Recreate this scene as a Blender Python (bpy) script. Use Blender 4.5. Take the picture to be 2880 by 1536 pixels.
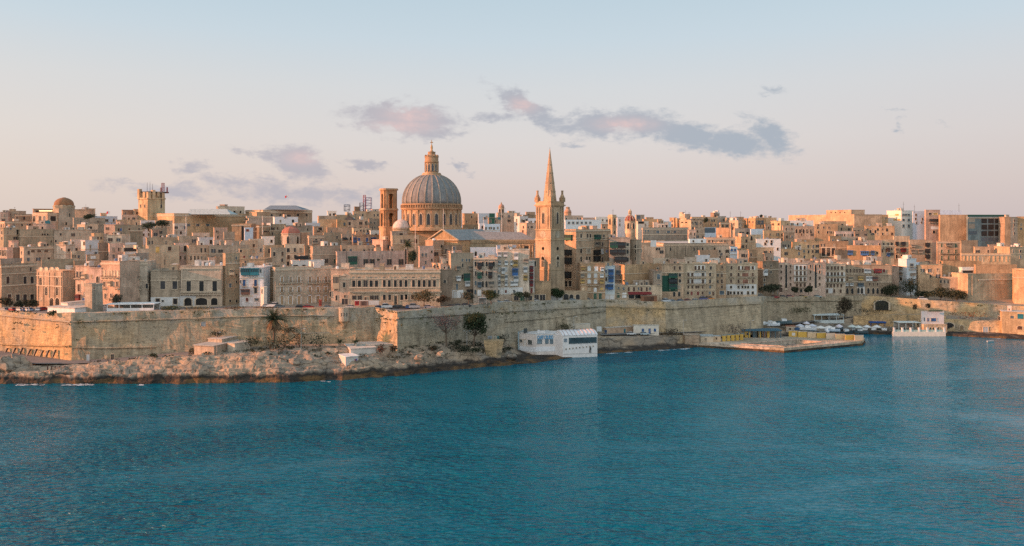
import bpy, math, random
from mathutils import Vector, Matrix, noise as mnoise
R = math.radians
rnd = random.Random(7)
for o in list(bpy.data.objects): bpy.data.objects.remove(o)
sc = bpy.context.scene
COL = sc.collection

# ------------------------------------------------------------------ camera, sky, sun, exposure
F, H, HY = 2240.0, 57.0, 620.0           # focal length in photo pixels, camera height, horizon row
cam = bpy.data.cameras.new('camera'); camo = bpy.data.objects.new('camera', cam); COL.objects.link(camo)
camo.location = (0, 0, H); camo.rotation_euler = (R(90), 0, 0)
cam.sensor_width = 36; cam.lens = F / 2880 * 36
cam.shift_y = -(768 - HY) / 2880
cam.clip_start = 1; cam.clip_end = 60000
sc.camera = camo
sc.view_settings.view_transform = 'Standard'; sc.view_settings.look = 'None'
sc.view_settings.exposure = 0.55; sc.view_settings.gamma = 1
sc.render.engine = 'CYCLES'
sc.cycles.max_bounces = 5; sc.cycles.diffuse_bounces = 3; sc.cycles.glossy_bounces = 2
sc.cycles.use_denoising = False; sc.cycles.sample_clamp_direct = 2.2; sc.cycles.sample_clamp_indirect = 2.0

SUN_EL, SUN_AZ = 13.5, -100.0             # degrees; azimuth measured from +Y towards +X
sun = bpy.data.lights.new('sun', 'SUN'); suno = bpy.data.objects.new('sun', sun); COL.objects.link(suno)
sun.energy = 4.8; sun.angle = R(0.6); sun.color = (1.0, 0.40, 0.195)
sd = Vector((math.sin(R(SUN_AZ)) * math.cos(R(SUN_EL)), math.cos(R(SUN_AZ)) * math.cos(R(SUN_EL)), math.sin(R(SUN_EL))))
suno.rotation_euler = sd.to_track_quat('Z', 'Y').to_euler()

class NT:
    """small helper to write node trees"""
    def __init__(s, tree): s.t = tree; s.n = tree.nodes; s.l = tree.links
    def new(s, typ, **kw):
        nd = s.n.new(typ)
        for k, v in kw.items(): setattr(nd, k, v)
        return nd
    def put(s, sock, v):
        if hasattr(v, 'is_linked') or isinstance(v, bpy.types.NodeSocket): s.l.new(v, sock)
        elif v is not None: sock.default_value = v
    def m(s, op, a, b=None, c=None, clamp=False):
        nd = s.new('ShaderNodeMath', operation=op, use_clamp=clamp)
        s.put(nd.inputs[0], a)
        if b is not None: s.put(nd.inputs[1], b)
        if c is not None: s.put(nd.inputs[2], c)
        return nd.outputs[0]
    def vm(s, op, a, b=None):
        nd = s.new('ShaderNodeVectorMath', operation=op); s.put(nd.inputs[0], a)
        if b is not None: s.put(nd.inputs[1], b)
        return nd.outputs[0]
    def mix(s, f, a, b, bt='MIX'):
        nd = s.new('ShaderNodeMix', data_type='RGBA', blend_type=bt)
        s.put(nd.inputs[0], f); s.put(nd.inputs[6], a); s.put(nd.inputs[7], b)
        return nd.outputs[2]
    def ramp(s, f, stops, interp='LINEAR'):
        nd = s.new('ShaderNodeValToRGB'); cr = nd.color_ramp; cr.interpolation = interp
        while len(cr.elements) < len(stops): cr.elements.new(0.5)
        for e, (p, c) in zip(cr.elements, stops):
            e.position = p; e.color = (c, c, c, 1) if isinstance(c, (int, float)) else (*c, 1)
        s.put(nd.inputs[0], f); return nd.outputs[0]
    def noise(s, vec, scale, detail=4, rough=0.55, dist=0.0):
        nd = s.new('ShaderNodeTexNoise'); s.put(nd.inputs['Vector'], vec)
        nd.inputs['Scale'].default_value = scale; nd.inputs['Detail'].default_value = detail
        nd.inputs['Roughness'].default_value = rough; nd.inputs['Distortion'].default_value = dist
        return nd.outputs['Fac']
    def sstep(s, v, a, b):
        nd = s.new('ShaderNodeMapRange', interpolation_type='SMOOTHSTEP')
        s.put(nd.inputs[0], v); nd.inputs[1].default_value = a; nd.inputs[2].default_value = b
        return nd.outputs[0]

world = bpy.data.worlds.new('World'); sc.world = world; world.use_nodes = True
def build_world():
    T = NT(world.node_tree); T.n.clear()
    out = T.new('ShaderNodeOutputWorld'); bg = T.new('ShaderNodeBackground'); T.l.new(bg.outputs[0], out.inputs[0])
    sky = T.new('ShaderNodeTexSky', sky_type='NISHITA'); sky.sun_disc = False
    sky.sun_elevation = R(SUN_EL); sky.sun_rotation = R(SUN_AZ); sky.dust_density = 2.0
    d = T.new('ShaderNodeTexCoord').outputs['Generated']
    sx = T.new('ShaderNodeSeparateXYZ'); T.l.new(d, sx.inputs[0]); x, y, z = sx.outputs
    hor = T.m('SQRT', T.m('ADD', T.m('MULTIPLY', x, x), T.m('MULTIPLY', y, y)))
    el = T.m('DIVIDE', z, T.m('MAXIMUM', hor, 0.001))                       # tangent of the elevation
    grad = T.ramp(T.m('MULTIPLY', el, 1.0, clamp=True), [
        (0.0, (0.650, 0.550, 0.535)), (0.045, (0.690, 0.595, 0.572)), (0.10, (0.695, 0.650, 0.638)), (0.165, (0.650, 0.665, 0.680)),
        (0.225, (0.565, 0.655, 0.715)), (0.30, (0.485, 0.61, 0.69)), (0.62, (0.27, 0.45, 0.60)), (1.0, (0.20, 0.38, 0.55))])
    # warmer, brighter band towards the sun; slightly cooler away from it
    lr = T.m('DIVIDE', x, T.m('MAXIMUM', hor, 0.001))
    low = T.m('SUBTRACT', 1.0, T.m('MULTIPLY', el, 4.0), clamp=True)
    wl = T.m('MULTIPLY', T.sstep(lr, 0.05, -0.75), low)
    grad = T.mix(T.m('MULTIPLY', wl, 0.5), grad, (0.79, 0.66, 0.545, 1))
    wr = T.m('MULTIPLY', T.sstep(lr, 0.1, 0.65), low)
    grad = T.mix(T.m('MULTIPLY', wr, 0.55), grad, (0.56, 0.475, 0.475, 1))
    base = T.mix(0.12, grad, T.mix(1.0, sky.outputs[0], (0.10, 0.10, 0.10, 1), 'MULTIPLY'))
    # brightened unseen sky behind the camera, added to lift the shaded facades
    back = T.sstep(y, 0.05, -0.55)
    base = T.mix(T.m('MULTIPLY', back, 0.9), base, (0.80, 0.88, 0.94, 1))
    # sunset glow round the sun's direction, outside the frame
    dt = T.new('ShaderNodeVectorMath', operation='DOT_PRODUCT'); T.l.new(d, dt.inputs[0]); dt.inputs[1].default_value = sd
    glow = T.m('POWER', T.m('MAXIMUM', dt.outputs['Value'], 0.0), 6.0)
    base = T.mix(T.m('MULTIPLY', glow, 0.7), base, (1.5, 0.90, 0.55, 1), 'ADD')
    # clouds, placed by direction
    ymax = T.m('MAXIMUM', y, 0.02)
    u = T.m('DIVIDE', x, ymax); v = T.m('DIVIDE', z, ymax)
    cv = T.new('ShaderNodeCombineXYZ'); T.put(cv.inputs[0], T.m('MULTIPLY', u, 1.0)); T.put(cv.inputs[1], T.m('MULTIPLY', v, 2.0))
    n1 = T.noise(cv.outputs[0], 24, 8, 0.62, 0.5); n2 = T.noise(cv.outputs[0], 80, 6, 0.62, 0.4)
    field = None; pink = None
    wn = T.new('ShaderNodeTexNoise'); T.put(wn.inputs['Vector'], cv.outputs[0]); wn.inputs['Scale'].default_value = 38; wn.inputs['Detail'].default_value = 6; wn.inputs['Roughness'].default_value = 0.62
    ws = T.new('ShaderNodeSeparateColor'); T.l.new(wn.outputs['Color'], ws.inputs[0])
    uw = T.m('ADD', u, T.m('MULTIPLY', T.m('SUBTRACT', ws.outputs[0], 0.5), 0.055)); vw = T.m('ADD', v, T.m('MULTIPLY', T.m('SUBTRACT', ws.outputs[1], 0.5), 0.034))
    EL = [  # px, py, half width, half height, slope, weight
        (1140, 338, 120, 34, 0.12, 1.05), (1050, 350, 70, 22, 0.0, 0.72), (1230, 366, 60, 16, 0.1, 0.85),
        (1475, 300, 80, 24, 0.55, 0.95), (1400, 330, 75, 16, 0.0, 0.66), (1560, 345, 80, 22, 0.3, 0.80), (1690, 350, 110, 26, 0.1, 0.95),
        (1810, 348, 90, 30, 0.1, 1.0), (1930, 380, 110, 30, 0.2, 1.0), (2060, 400, 100, 32, 0.1, 1.02), (2160, 385, 70, 34, 0.35, 0.9),
        (845, 462, 85, 32, 0.3, 1.0), (745, 440, 60, 14, 0.25, 0.78), (545, 470, 40, 16, 0.0, 0.72),
        (700, 515, 200, 18, 0.06, 0.66), (850, 545, 240, 26, 0.05, 0.72), (480, 535, 170, 22, 0.05, 0.66), (370, 512, 70, 10, 0.0, 0.62),
        (1030, 468, 60, 12, 0.2, 0.70), (2170, 256, 40, 12, 0.15, 0.50), (2500, 308, 40, 7, 0.0, 0.42), (2530, 358, 18, 18, 0, 0.46),
        (1600, 405, 45, 7, 0.1, 0.6), (1300, 475, 30, 9, 0.5, 0.6), (2640, 345, 30, 10, 0.2, 0.38)]
    for (px, py, a, b, s, w) in EL:
        u0, v0, a, b = (px - 1440) / F, (HY - py) / F, a / F * 1.25, b / F * 1.45
        du = T.m('SUBTRACT', uw, u0); dv = T.m('ADD', T.m('SUBTRACT', vw, v0), T.m('MULTIPLY', du, s))
        q = T.m('ADD', T.m('POWER', T.m('ABSOLUTE', T.m('DIVIDE', du, a)), 2.0), T.m('POWER', T.m('ABSOLUTE', T.m('DIVIDE', dv, b)), 2.0))
        e = T.m('MULTIPLY', T.m('EXPONENT', T.m('MULTIPLY', q, -0.9)), w)
        field = e if field is None else T.m('MAXIMUM', field, e)
    dens = T.m('ADD', field, T.m('ADD', T.m('MULTIPLY', T.m('SUBTRACT', n1, 0.5), 1.5), T.m('MULTIPLY', T.m('SUBTRACT', n2, 0.5), 0.5)))
    dens = T.m('MULTIPLY', T.sstep(dens, 0.20, 0.84), T.m('GREATER_THAN', y, 0.02))
    dens = T.m('MULTIPLY', dens, T.sstep(field, 0.08, 0.34))
    ccol = T.mix(T.sstep(u, -0.30, 0.30), (0.430, 0.410, 0.450, 1), (0.340, 0.390, 0.455, 1))
    pk = None
    for (px, py, a, b) in [(1155, 325, 70, 26), (1470, 296, 40, 20), (850, 445, 45, 18), (1760, 350, 80, 20), (1130, 355, 90, 20)]:
        q = T.m('ADD', T.m('POWER', T.m('ABSOLUTE', T.m('DIVIDE', T.m('SUBTRACT', u, (px - 1440) / F), a / F)), 2.0),
                T.m('POWER', T.m('ABSOLUTE', T.m('DIVIDE', T.m('SUBTRACT', v, (HY - py) / F), b / F)), 2.0))
        e = T.m('EXPONENT', T.m('MULTIPLY', q, -1.0)); pk = e if pk is None else T.m('MAXIMUM', pk, e)
    ccol = T.mix(T.m('MULTIPLY', pk, T.m('MULTIPLY', n2, 1.3)), ccol, (0.70, 0.50, 0.48, 1))
    col = T.mix(T.m('MULTIPLY', dens, 0.88), base, ccol)
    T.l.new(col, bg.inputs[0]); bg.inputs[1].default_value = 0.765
build_world()

# ------------------------------------------------------------------ materials (all procedural, colour of the thing from its object colour)
def mat(name, build):
    m_ = bpy.data.materials.new(name); m_.use_nodes = True
    T = NT(m_.node_tree); T.n.clear()
    out = T.new('ShaderNodeOutputMaterial'); p = T.new('ShaderNodeBsdfPrincipled'); T.l.new(p.outputs[0], out.inputs[0])
    build(T, p); return m_
def pos(T, sx=1, sy=1, sz=1):
    g = T.new('ShaderNodeNewGeometry')
    return T.vm('MULTIPLY', g.outputs['Position'], (sx, sy, sz))
def ocol(T): return T.new('ShaderNodeObjectInfo').outputs['Color']
def bump(T, p, h, dist, strength=1.0):
    b = T.new('ShaderNodeBump'); T.put(b.inputs['Height'], h); b.inputs['Distance'].default_value = dist; b.inputs['Strength'].default_value = strength
    T.l.new(b.outputs[0], p.inputs['Normal'])
def mult(T, c, f, amt):   # darken/lighten c by factor socket f (0..1), range amt=(lo,hi)
    mr = T.new('ShaderNodeMapRange'); T.put(mr.inputs[0], f); mr.inputs[1].default_value = 0.25; mr.inputs[2].default_value = 0.75
    mr.inputs[3].default_value = amt[0]; mr.inputs[4].default_value = amt[1]
    nd = T.new('ShaderNodeVectorMath', operation='SCALE'); T.put(nd.inputs[0], c); T.put(nd.inputs['Scale'], mr.outputs[0])
    return nd.outputs[0]

def _stone(T, p):
    oi = T.new('ShaderNodeObjectInfo'); c = oi.outputs['Color']
    shift = T.new('ShaderNodeCombineXYZ'); T.put(shift.inputs[0], T.m('MULTIPLY', oi.outputs['Random'], 300)); T.put(shift.inputs[1], T.m('MULTIPLY', oi.outputs['Random'], 170))
    PS = T.vm('ADD', pos(T), shift.outputs[0])
    vo = T.new('ShaderNodeTexVoronoi', feature='F1', distance='CHEBYCHEV'); vo.inputs['Scale'].default_value = 0.17; T.put(vo.inputs['Vector'], PS)
    sx_ = T.new('ShaderNodeSeparateColor'); T.l.new(vo.outputs['Color'], sx_.inputs[0])
    c = mult(T, c, T.m('ADD', T.m('MULTIPLY', sx_.outputs[0], 0.5), 0.25), (0.86, 1.12))   # patched and re-pointed areas
    c = mult(T, c, T.noise(PS, 0.16, 4, 0.6, 0.3), (0.72, 1.20))
    c = mult(T, c, T.noise(pos(T, 1, 1, 0.13), 0.9, 4, 0.6), (0.72, 1.20))             # run-off streaks
    c = mult(T, c, T.noise(pos(T, 1, 1, 2.2), 1.3, 4, 0.75), (0.70, 1.26))              # stone courses
    st = T.sstep(T.noise(pos(T, 1, 1, 0.35), 0.22, 6, 0.68, 0.8), 0.56, 0.74)
    c = T.mix(T.m('MULTIPLY', st, 0.60), c, (0.20, 0.17, 0.13, 1))                     # soot and lichen patches
    T.put(p.inputs['Base Color'], c); p.inputs['Roughness'].default_value = 0.9; p.inputs['Specular IOR Level'].default_value = 0.15
    bump(T, p, T.noise(pos(T, 1, 1, 1.8), 2.2, 5, 0.7), 0.18, 0.8)
M_STONE = mat('limestone', _stone)
def _plain(T, p, rough=0.6, amt=(0.85, 1.12), spec=0.3):
    c = mult(T, ocol(T), T.noise(pos(T, 1, 1, 0.6), 0.8, 4, 0.6), amt)
    c = mult(T, c, T.noise(pos(T), 3.0, 2, 0.6), (0.9, 1.08))
    T.put(p.inputs['Base Color'], c); p.inputs['Roughness'].default_value = rough; p.inputs['Specular IOR Level'].default_value = spec
M_PAINT = mat('weathered_paint', _plain)
M_ROOF = mat('roof_screed', lambda T, p: _plain(T, p, 0.95, (0.62, 1.25), 0.1))
def _glass(T, p):
    c = mult(T, ocol(T), T.noise(pos(T), 0.5, 2, 0.5), (0.5, 1.5))
    T.put(p.inputs['Base Color'], c); p.inputs['Roughness'].default_value = 0.22; p.inputs['Specular IOR Level'].default_value = 0.35
M_GLASS = mat('window_glass', _glass)
def _leaf(T, p):
    r_ = T.new('ShaderNodeNewGeometry').outputs['Random Per Island']
    c = mult(T, ocol(T), T.m('ADD', T.m('MULTIPLY', r_, 0.5), 0.25), (0.55, 1.5))
    c = mult(T, c, T.noise(pos(T), 0.9, 2, 0.5), (0.7, 1.3))
    T.put(p.inputs['Base Color'], c); p.inputs['Roughness'].default_value = 0.8; p.inputs['Specular IOR Level'].default_value = 0.1
M_LEAF = mat('foliage', _leaf)
def _metal(T, p):
    T.put(p.inputs['Base Color'], mult(T, ocol(T), T.noise(pos(T), 2.0, 3, 0.6), (0.8, 1.15)))
    p.inputs['Roughness'].default_value = 0.35; p.inputs['Metallic'].default_value = 0.25
M_METAL = mat('painted_metal', _metal)
def _bark(T, p):
    T.put(p.inputs['Base Color'], mult(T, ocol(T), T.noise(pos(T, 1, 1, 0.3), 5, 4, 0.7), (0.6, 1.4))); p.inputs['Roughness'].default_value = 0.95
M_BARK = mat('bark', _bark)
def _bastion(T, p):
    c = ocol(T)
    P = pos(T)
    big = T.noise(P, 0.055, 5, 0.6, 0.5)
    c = T.mix(T.sstep(big, 0.40, 0.62), c, (0.42, 0.34, 0.235, 1))                      # greyer fields of older masonry
    c = mult(T, c, T.noise(pos(T, 1, 1, 0.10), 0.55, 5, 0.65), (0.58, 1.32))            # vertical run-off
    c = mult(T, c, T.noise(pos(T, 0.25, 0.25, 2.2), 1.1, 5, 0.7), (0.62, 1.30))         # weathered beds
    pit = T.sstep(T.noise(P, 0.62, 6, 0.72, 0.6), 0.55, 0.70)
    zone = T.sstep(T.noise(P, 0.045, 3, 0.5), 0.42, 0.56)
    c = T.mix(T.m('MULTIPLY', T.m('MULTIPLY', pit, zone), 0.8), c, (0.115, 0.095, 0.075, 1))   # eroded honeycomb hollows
    li = T.sstep(T.noise(pos(T, 1, 1, 0.6), 0.10, 6, 0.7, 1.0), 0.585, 0.70)
    c = T.mix(T.m('MULTIPLY', li, 0.72), c, (0.14, 0.135, 0.10, 1))
    up = T.new('ShaderNodeSeparateXYZ'); T.l.new(P, up.inputs[0])
    pale = T.m('MULTIPLY', T.sstep(up.outputs[2], 16.0, 19.5), T.sstep(T.noise(pos(T, 1, 1, 0.4), 0.13, 5, 0.65), 0.42, 0.58))
    c = T.mix(T.m('MULTIPLY', pale, 0.55), c, (0.44, 0.41, 0.35, 1))                   # bleached parapet                     # lichen and soot
    T.put(p.inputs['Base Color'], c); p.inputs['Roughness'].default_value = 0.95; p.inputs['Specular IOR Level'].default_value = 0.1
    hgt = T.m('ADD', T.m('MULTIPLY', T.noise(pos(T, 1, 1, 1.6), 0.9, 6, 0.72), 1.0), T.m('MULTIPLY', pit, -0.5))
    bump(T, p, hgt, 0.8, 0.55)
M_BAST = mat('bastion_masonry', _bastion)
def _rock(T, p):
    P = pos(T)
    c = T.mix(T.sstep(T.noise(P, 0.10, 5, 0.6, 0.6), 0.40, 0.62), (0.41, 0.31, 0.215, 1), (0.285, 0.24, 0.19, 1))
    c = mult(T, c, T.noise(pos(T, 0.6, 0.6, 2.0), 0.5, 6, 0.7, 0.8), (0.72, 1.25))
    cr = T.new('ShaderNodeTexVoronoi', feature='DISTANCE_TO_EDGE'); cr.inputs['Scale'].default_value = 0.16
    T.put(cr.inputs['Vector'], T.vm('ADD', pos(T, 0.7, 1.3, 1.6), T.vm('SCALE', P)))
    wv = T.new('ShaderNodeTexNoise'); T.put(wv.inputs['Vector'], P); wv.inputs['Scale'].default_value = 0.2; wv.inputs['Detail'].default_value = 4
    T.put(cr.inputs['Vector'], T.vm('ADD', pos(T, 0.7, 1.3, 1.6), T.vm('MULTIPLY', wv.outputs['Color'], (7, 7, 7))))
    crack = T.sstep(cr.outputs['Distance'], 0.05, 0.0)
    c = T.mix(T.m('MULTIPLY', crack, 0.72), c, (0.10, 0.08, 0.06, 1))
    sc_ = T.sstep(T.noise(P, 0.22, 6, 0.7, 0.5), 0.57, 0.70)
    c = T.mix(T.m('MULTIPLY', sc_, 0.5), c, (0.14, 0.12, 0.09, 1))
    # tide mark: algae and wet rock in the splash zone
    sp = T.new('ShaderNodeSeparateXYZ'); T.l.new(P, sp.inputs[0])
    zz = T.m('ADD', sp.outputs[2], T.m('MULTIPLY', T.m('SUBTRACT', T.noise(pos(T, 1, 1, 0.4), 0.16, 5, 0.65), 0.5), 4.4))
    zz = T.m('SUBTRACT', zz, T.m('MULTIPLY', T.sstep(sp.outputs[0], 30, -20), 0.8))
    c = T.mix(T.m('MULTIPLY', T.sstep(zz, 2.5, 1.2), 0.94), c, (0.040, 0.034, 0.030, 1))
    low = T.m('MULTIPLY', T.sstep(zz, 1.0, 0.3), T.sstep(T.noise(P, 0.13, 4, 0.6), 0.42, 0.60))
    c = T.mix(T.m('MULTIPLY', low, 0.75), c, (0.20, 0.115, 0.05, 1))
    T.put(p.inputs['Base Color'], c); p.inputs['Roughness'].default_value = 0.9; p.inputs['Specular IOR Level'].default_value = 0.15
    h = T.m('ADD', T.noise(pos(T, 0.7, 1, 2.2), 0.30, 5, 0.62, 0.5), T.m('MULTIPLY', crack, -0.25))
    bump(T, p, h, 1.0, 0.6)
M_ROCK = mat('coastal_rock', _rock)
def _asph(T, p):
    c = T.mix(T.noise(pos(T), 0.25, 5, 0.65), (0.10, 0.10, 0.10, 1), (0.24, 0.22, 0.20, 1))
    T.put(p.inputs['Base Color'], c); p.inputs['Roughness'].default_value = 0.95; bump(T, p, T.noise(pos(T), 2, 4), 0.05, 0.5)
M_ASPH = mat('worn_asphalt', _asph)
def _dirt(T, p):
    c = T.mix(T.noise(pos(T), 0.12, 6, 0.65), (0.20, 0.16, 0.115, 1), (0.42, 0.34, 0.25, 1))
    T.put(p.inputs['Base Color'], c); p.inputs['Roughness'].default_value = 0.95
M_DIRT = mat('town_ground', _dirt)
def _lead(T, p):
    c = mult(T, ocol(T), T.noise(pos(T, 1, 1, 0.35), 0.9, 6, 0.7, 0.4), (0.55, 1.4))
    c = T.mix(T.m('MULTIPLY', T.sstep(T.noise(pos(T), 1.6, 5, 0.7), 0.55, 0.68), 0.4), c, (0.36, 0.29, 0.21, 1))
    T.put(p.inputs['Base Color'], c); p.inputs['Roughness'].default_value = 0.85; p.inputs['Specular IOR Level'].default_value = 0.2
    bump(T, p, T.noise(pos(T), 1.6, 5, 0.7), 0.2, 0.6)
M_LEAD = mat('weathered_dome_skin', _lead)
def _lamp(T, p):
    T.put(p.inputs['Base Color'], (0.9, 0.7, 0.4, 1)); T.put(p.inputs['Emission Color'], (1.0, 0.72, 0.34, 1)); p.inputs['Emission Strength'].default_value = 1.3
M_LIT = mat('lit_window', _lamp)
def _water(T, p):
    g = T.new('ShaderNodeNewGeometry'); P = g.outputs['Position']
    sp = T.new('ShaderNodeSeparateXYZ'); T.l.new(P, sp.inputs[0])
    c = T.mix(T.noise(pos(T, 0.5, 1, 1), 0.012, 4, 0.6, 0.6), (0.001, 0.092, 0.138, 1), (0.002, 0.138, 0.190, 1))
    c = T.mix(T.m('MULTIPLY', T.sstep(sp.outputs[0], -40, 130), 0.6), c, (0.012, 0.180, 0.260, 1))  # paler to the right: wind-ruffled sky reflection put into the base colour
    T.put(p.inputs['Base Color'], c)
    p.inputs['Roughness'].default_value = 0.14; p.inputs['IOR'].default_value = 1.333; p.inputs['Specular Tint'].default_value = (0.36, 0.78, 1.0, 1)
    p.inputs['Specular IOR Level'].default_value = 0.30
    gust = T.noise(pos(T, 0.5, 1, 1), 0.02, 4, 0.6, 0.8)
    w1 = T.noise(pos(T, 0.40, 1.0, 1), 0.85, 2.0, 0.5, 0.6)
    w2 = T.noise(pos(T, 0.6, 1.1, 1), 0.16, 3, 0.55, 0.5)
    w3 = T.noise(pos(T, 0.8, 1, 1), 1.9, 2, 0.6, 0.3)
    h = T.m('ADD', T.m('ADD', T.m('MULTIPLY', w1, 1.15), T.m('MULTIPLY', w2, 1.8)), T.m('MULTIPLY', w3, 0.10))
    # the sheltered bay behind the pier lies calmer
    calm = T.m('MULTIPLY', T.sstep(sp.outputs[0], 95, 160), T.sstep(sp.outputs[1], 335, 370))
    st = T.m('MULTIPLY', T.m('SUBTRACT', 1.0, T.m('MULTIPLY', calm, 0.75)), T.m('ADD', 0.15, T.m('MULTIPLY', T.sstep(gust, 0.30, 0.70), 1.5)))
    b = T.new('ShaderNodeBump'); T.put(b.inputs['Height'], h); b.inputs['Distance'].default_value = 1.0; T.put(b.inputs['Strength'], st)
    T.l.new(b.outputs[0], p.inputs['Normal'])
M_WATER = mat('sea_water', _water)

# ------------------------------------------------------------------ mesh and object helpers
def lerp(tab, x):
    if x <= tab[0][0]: return tab[0][1]
    for (a, va), (b, vb) in zip(tab, tab[1:]):
        if x <= b: return va + (vb - va) * (x - a) / (b - a) if b > a else vb
    return tab[-1][1]
def at(px, py, Y): return Vector(((px - 1440) / F * Y, Y, H - (py - HY) / F * Y))
def zat(py, Y): return H - (py - HY) / F * Y
def xat(px, Y): return (px - 1440) / F * Y
class MB:
    def __init__(s): s.v = []; s.f = []; s.mi = []
    def add(s, vs, fs, mi=0):
        b = len(s.v); s.v += [tuple(v) for v in vs]
        for f in fs: s.f.append([b + i for i in f]); s.mi.append(mi)
        return s
    def box(s, x0, x1, y0, y1, z0, z1, mi=0, rz=0, o=(0, 0, 0)):
        c, n = math.cos(rz), math.sin(rz)
        vs = [(o[0] + x * c - y * n, o[1] + x * n + y * c, o[2] + z) for z in (z0, z1) for (x, y) in ((x0, y0), (x1, y0), (x1, y1), (x0, y1))]
        return s.add(vs, [(3, 2, 1, 0), (4, 5, 6, 7), (0, 1, 5, 4), (1, 2, 6, 5), (2, 3, 7, 6), (3, 0, 4, 7)], mi)
    def prism(s, pts, z0, z1, mi=0, cap=True):
        n = len(pts); vs = [(x, y, z0) for x, y in pts] + [(x, y, z1) for x, y in pts]
        fs = [(i, (i + 1) % n, n + (i + 1) % n, n + i) for i in range(n)]
        if cap: fs += [tuple(range(n, 2 * n)), tuple(range(n - 1, -1, -1))]
        return s.add(vs, fs, mi)
    def lathe(s, prof, n=32, o=(0, 0, 0), mi=0, a0=0.0, sx=1, sy=1):
        vs = []; fs = []
        for r, z in prof:
            for i in range(n):
                a = a0 + 2 * math.pi * i / n; vs.append((o[0] + r * sx * math.cos(a), o[1] + r * sy * math.sin(a), o[2] + z))
        for j in range(len(prof) - 1):
            for i in range(n):
                k = (i + 1) % n; fs.append((j * n + i, j * n + k, (j + 1) * n + k, (j + 1) * n + i))
        fs.append(tuple(range((len(prof) - 1) * n, len(prof) * n))); fs.append(tuple(range(n - 1, -1, -1)))
        return s.add(vs, fs, mi)
    def tube(s, pts, r0, r1=None, n=6, mi=0):
        r1 = r0 if r1 is None else r1; vs = []; fs = []; m_ = len(pts); pts = [Vector(p) for p in pts]
        for j, p in enumerate(pts):
            d = (pts[min(j + 1, m_ - 1)] - pts[max(j - 1, 0)]).normalized()
            a = d.cross(Vector((0, 0, 1)) if abs(d.z) < 0.9 else Vector((1, 0, 0))).normalized(); b = d.cross(a)
            r = r0 + (r1 - r0) * j / max(1, m_ - 1)
            for i in range(n):
                t = 2 * math.pi * i / n; vs.append(p + a * (r * math.cos(t)) + b * (r * math.sin(t)))
        for j in range(m_ - 1):
            for i in range(n):
                k = (i + 1) % n; fs.append((j * n + i, j * n + k, (j + 1) * n + k, (j + 1) * n + i))
        fs.append(tuple(range(n - 1, -1, -1))); fs.append(tuple(range((m_ - 1) * n, m_ * n)))
        return s.add(vs, fs, mi)
    def mesh(s, name, mats, smooth=False):
        me = bpy.data.meshes.new(name); me.from_pydata(s.v, [], s.f); me.update()
        for m_ in (mats if isinstance(mats, (list, tuple)) else [mats]): me.materials.append(m_)
        if any(s.mi): me.polygons.foreach_set('material_index', s.mi)
        if smooth: me.polygons.foreach_set('use_smooth', [True] * len(me.polygons))
        return me
def C4(c): return (*c, 1) if len(c) == 3 else c
def obj(name, mb, mats, parent=None, color=(1, 1, 1), loc=(0, 0, 0), smooth=False, rz=0, scale=None):
    me = mb.mesh(name, mats, smooth) if isinstance(mb, MB) else mb
    o = bpy.data.objects.new(name, me); COL.objects.link(o)
    o.color = C4(color); o.location = loc; o.rotation_euler = (0, 0, rz)
    if scale: o.scale = scale
    if parent: o.parent = parent
    return o
def tag(o, label=None, cat=None, group=None, kind=None):
    if label: o['label'] = label
    if cat: o['category'] = cat
    if group: o['group'] = group
    if kind: o['kind'] = kind
    return o
def thing(name, label, cat, loc=(0, 0, 0), rz=0, group=None):
    o = bpy.data.objects.new(name, None); COL.objects.link(o); o.empty_display_size = 0.5
    o.location = loc; o.rotation_euler = (0, 0, rz)
    return tag(o, label, cat, group)
def dup(root, loc, rz=0, label=None, color=None):
    r_ = root.copy(); COL.objects.link(r_); r_.location = loc; r_.rotation_euler = (0, 0, rz)
    if label: r_['label'] = label
    for ch in root.children:
        c = ch.copy(); COL.objects.link(c); c.parent = r_
        if color and ch.get('tint'): c.color = C4(color)
        for g in ch.children:
            d_ = g.copy(); COL.objects.link(d_); d_.parent = c
    return r_
# ------------------------------------------------------------------ layout tables (photo pixel -> depth in metres)
WALL = [(-150, 330, 872), (0, 316, 873), (197, 298, 883), (203, 298, 883), (440, 304, 876), (780, 310, 868), (1000, 314, 868), (1052, 318, 865), (1115, 304, 877),
        (1400, 338, 850), (1700, 362, 843), (1755, 366, 845), (1870, 365, 850), (2140, 382, 835), (2152, 398, 835), (2420, 425, 832), (2620, 418, 845), (2880, 402, 862), (3080, 390, 872)]
WY = [(a, b) for a, b, c in WALL]; WZ = [(a, zat(c, b)) for a, b, c in WALL]
FRONT = [(-150, 345), (0, 333), (200, 324), (500, 327), (1000, 329), (1235, 334), (1500, 349), (1690, 374), (1900, 388), (2100, 402), (2400, 440), (2620, 434), (2880, 414), (3080, 404)]
def pxof(X, Y): return 1440 + F * X / Y
def ground_z(X, Y):
    px = pxof(X, Y); zr = lerp(WZ, px) - 0.9; off = Y - lerp(FRONT, px)
    if off <= 0: return zr
    top = zr + 0.088 * min(off, 270)
    if off > 420: top -= 0.06 * (off - 420)
    return max(top, -3)
# ------------------------------------------------------------------ sea
b = MB(); b.add([(-30000, -2000, 0), (30000, -2000, 0), (30000, 50000, 0), (-30000, 50000, 0)], [(0, 1, 2, 3)])
tag(obj('sea', b, M_WATER), 'rippled deep teal blue harbour water', 'sea', kind='structure')

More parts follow.
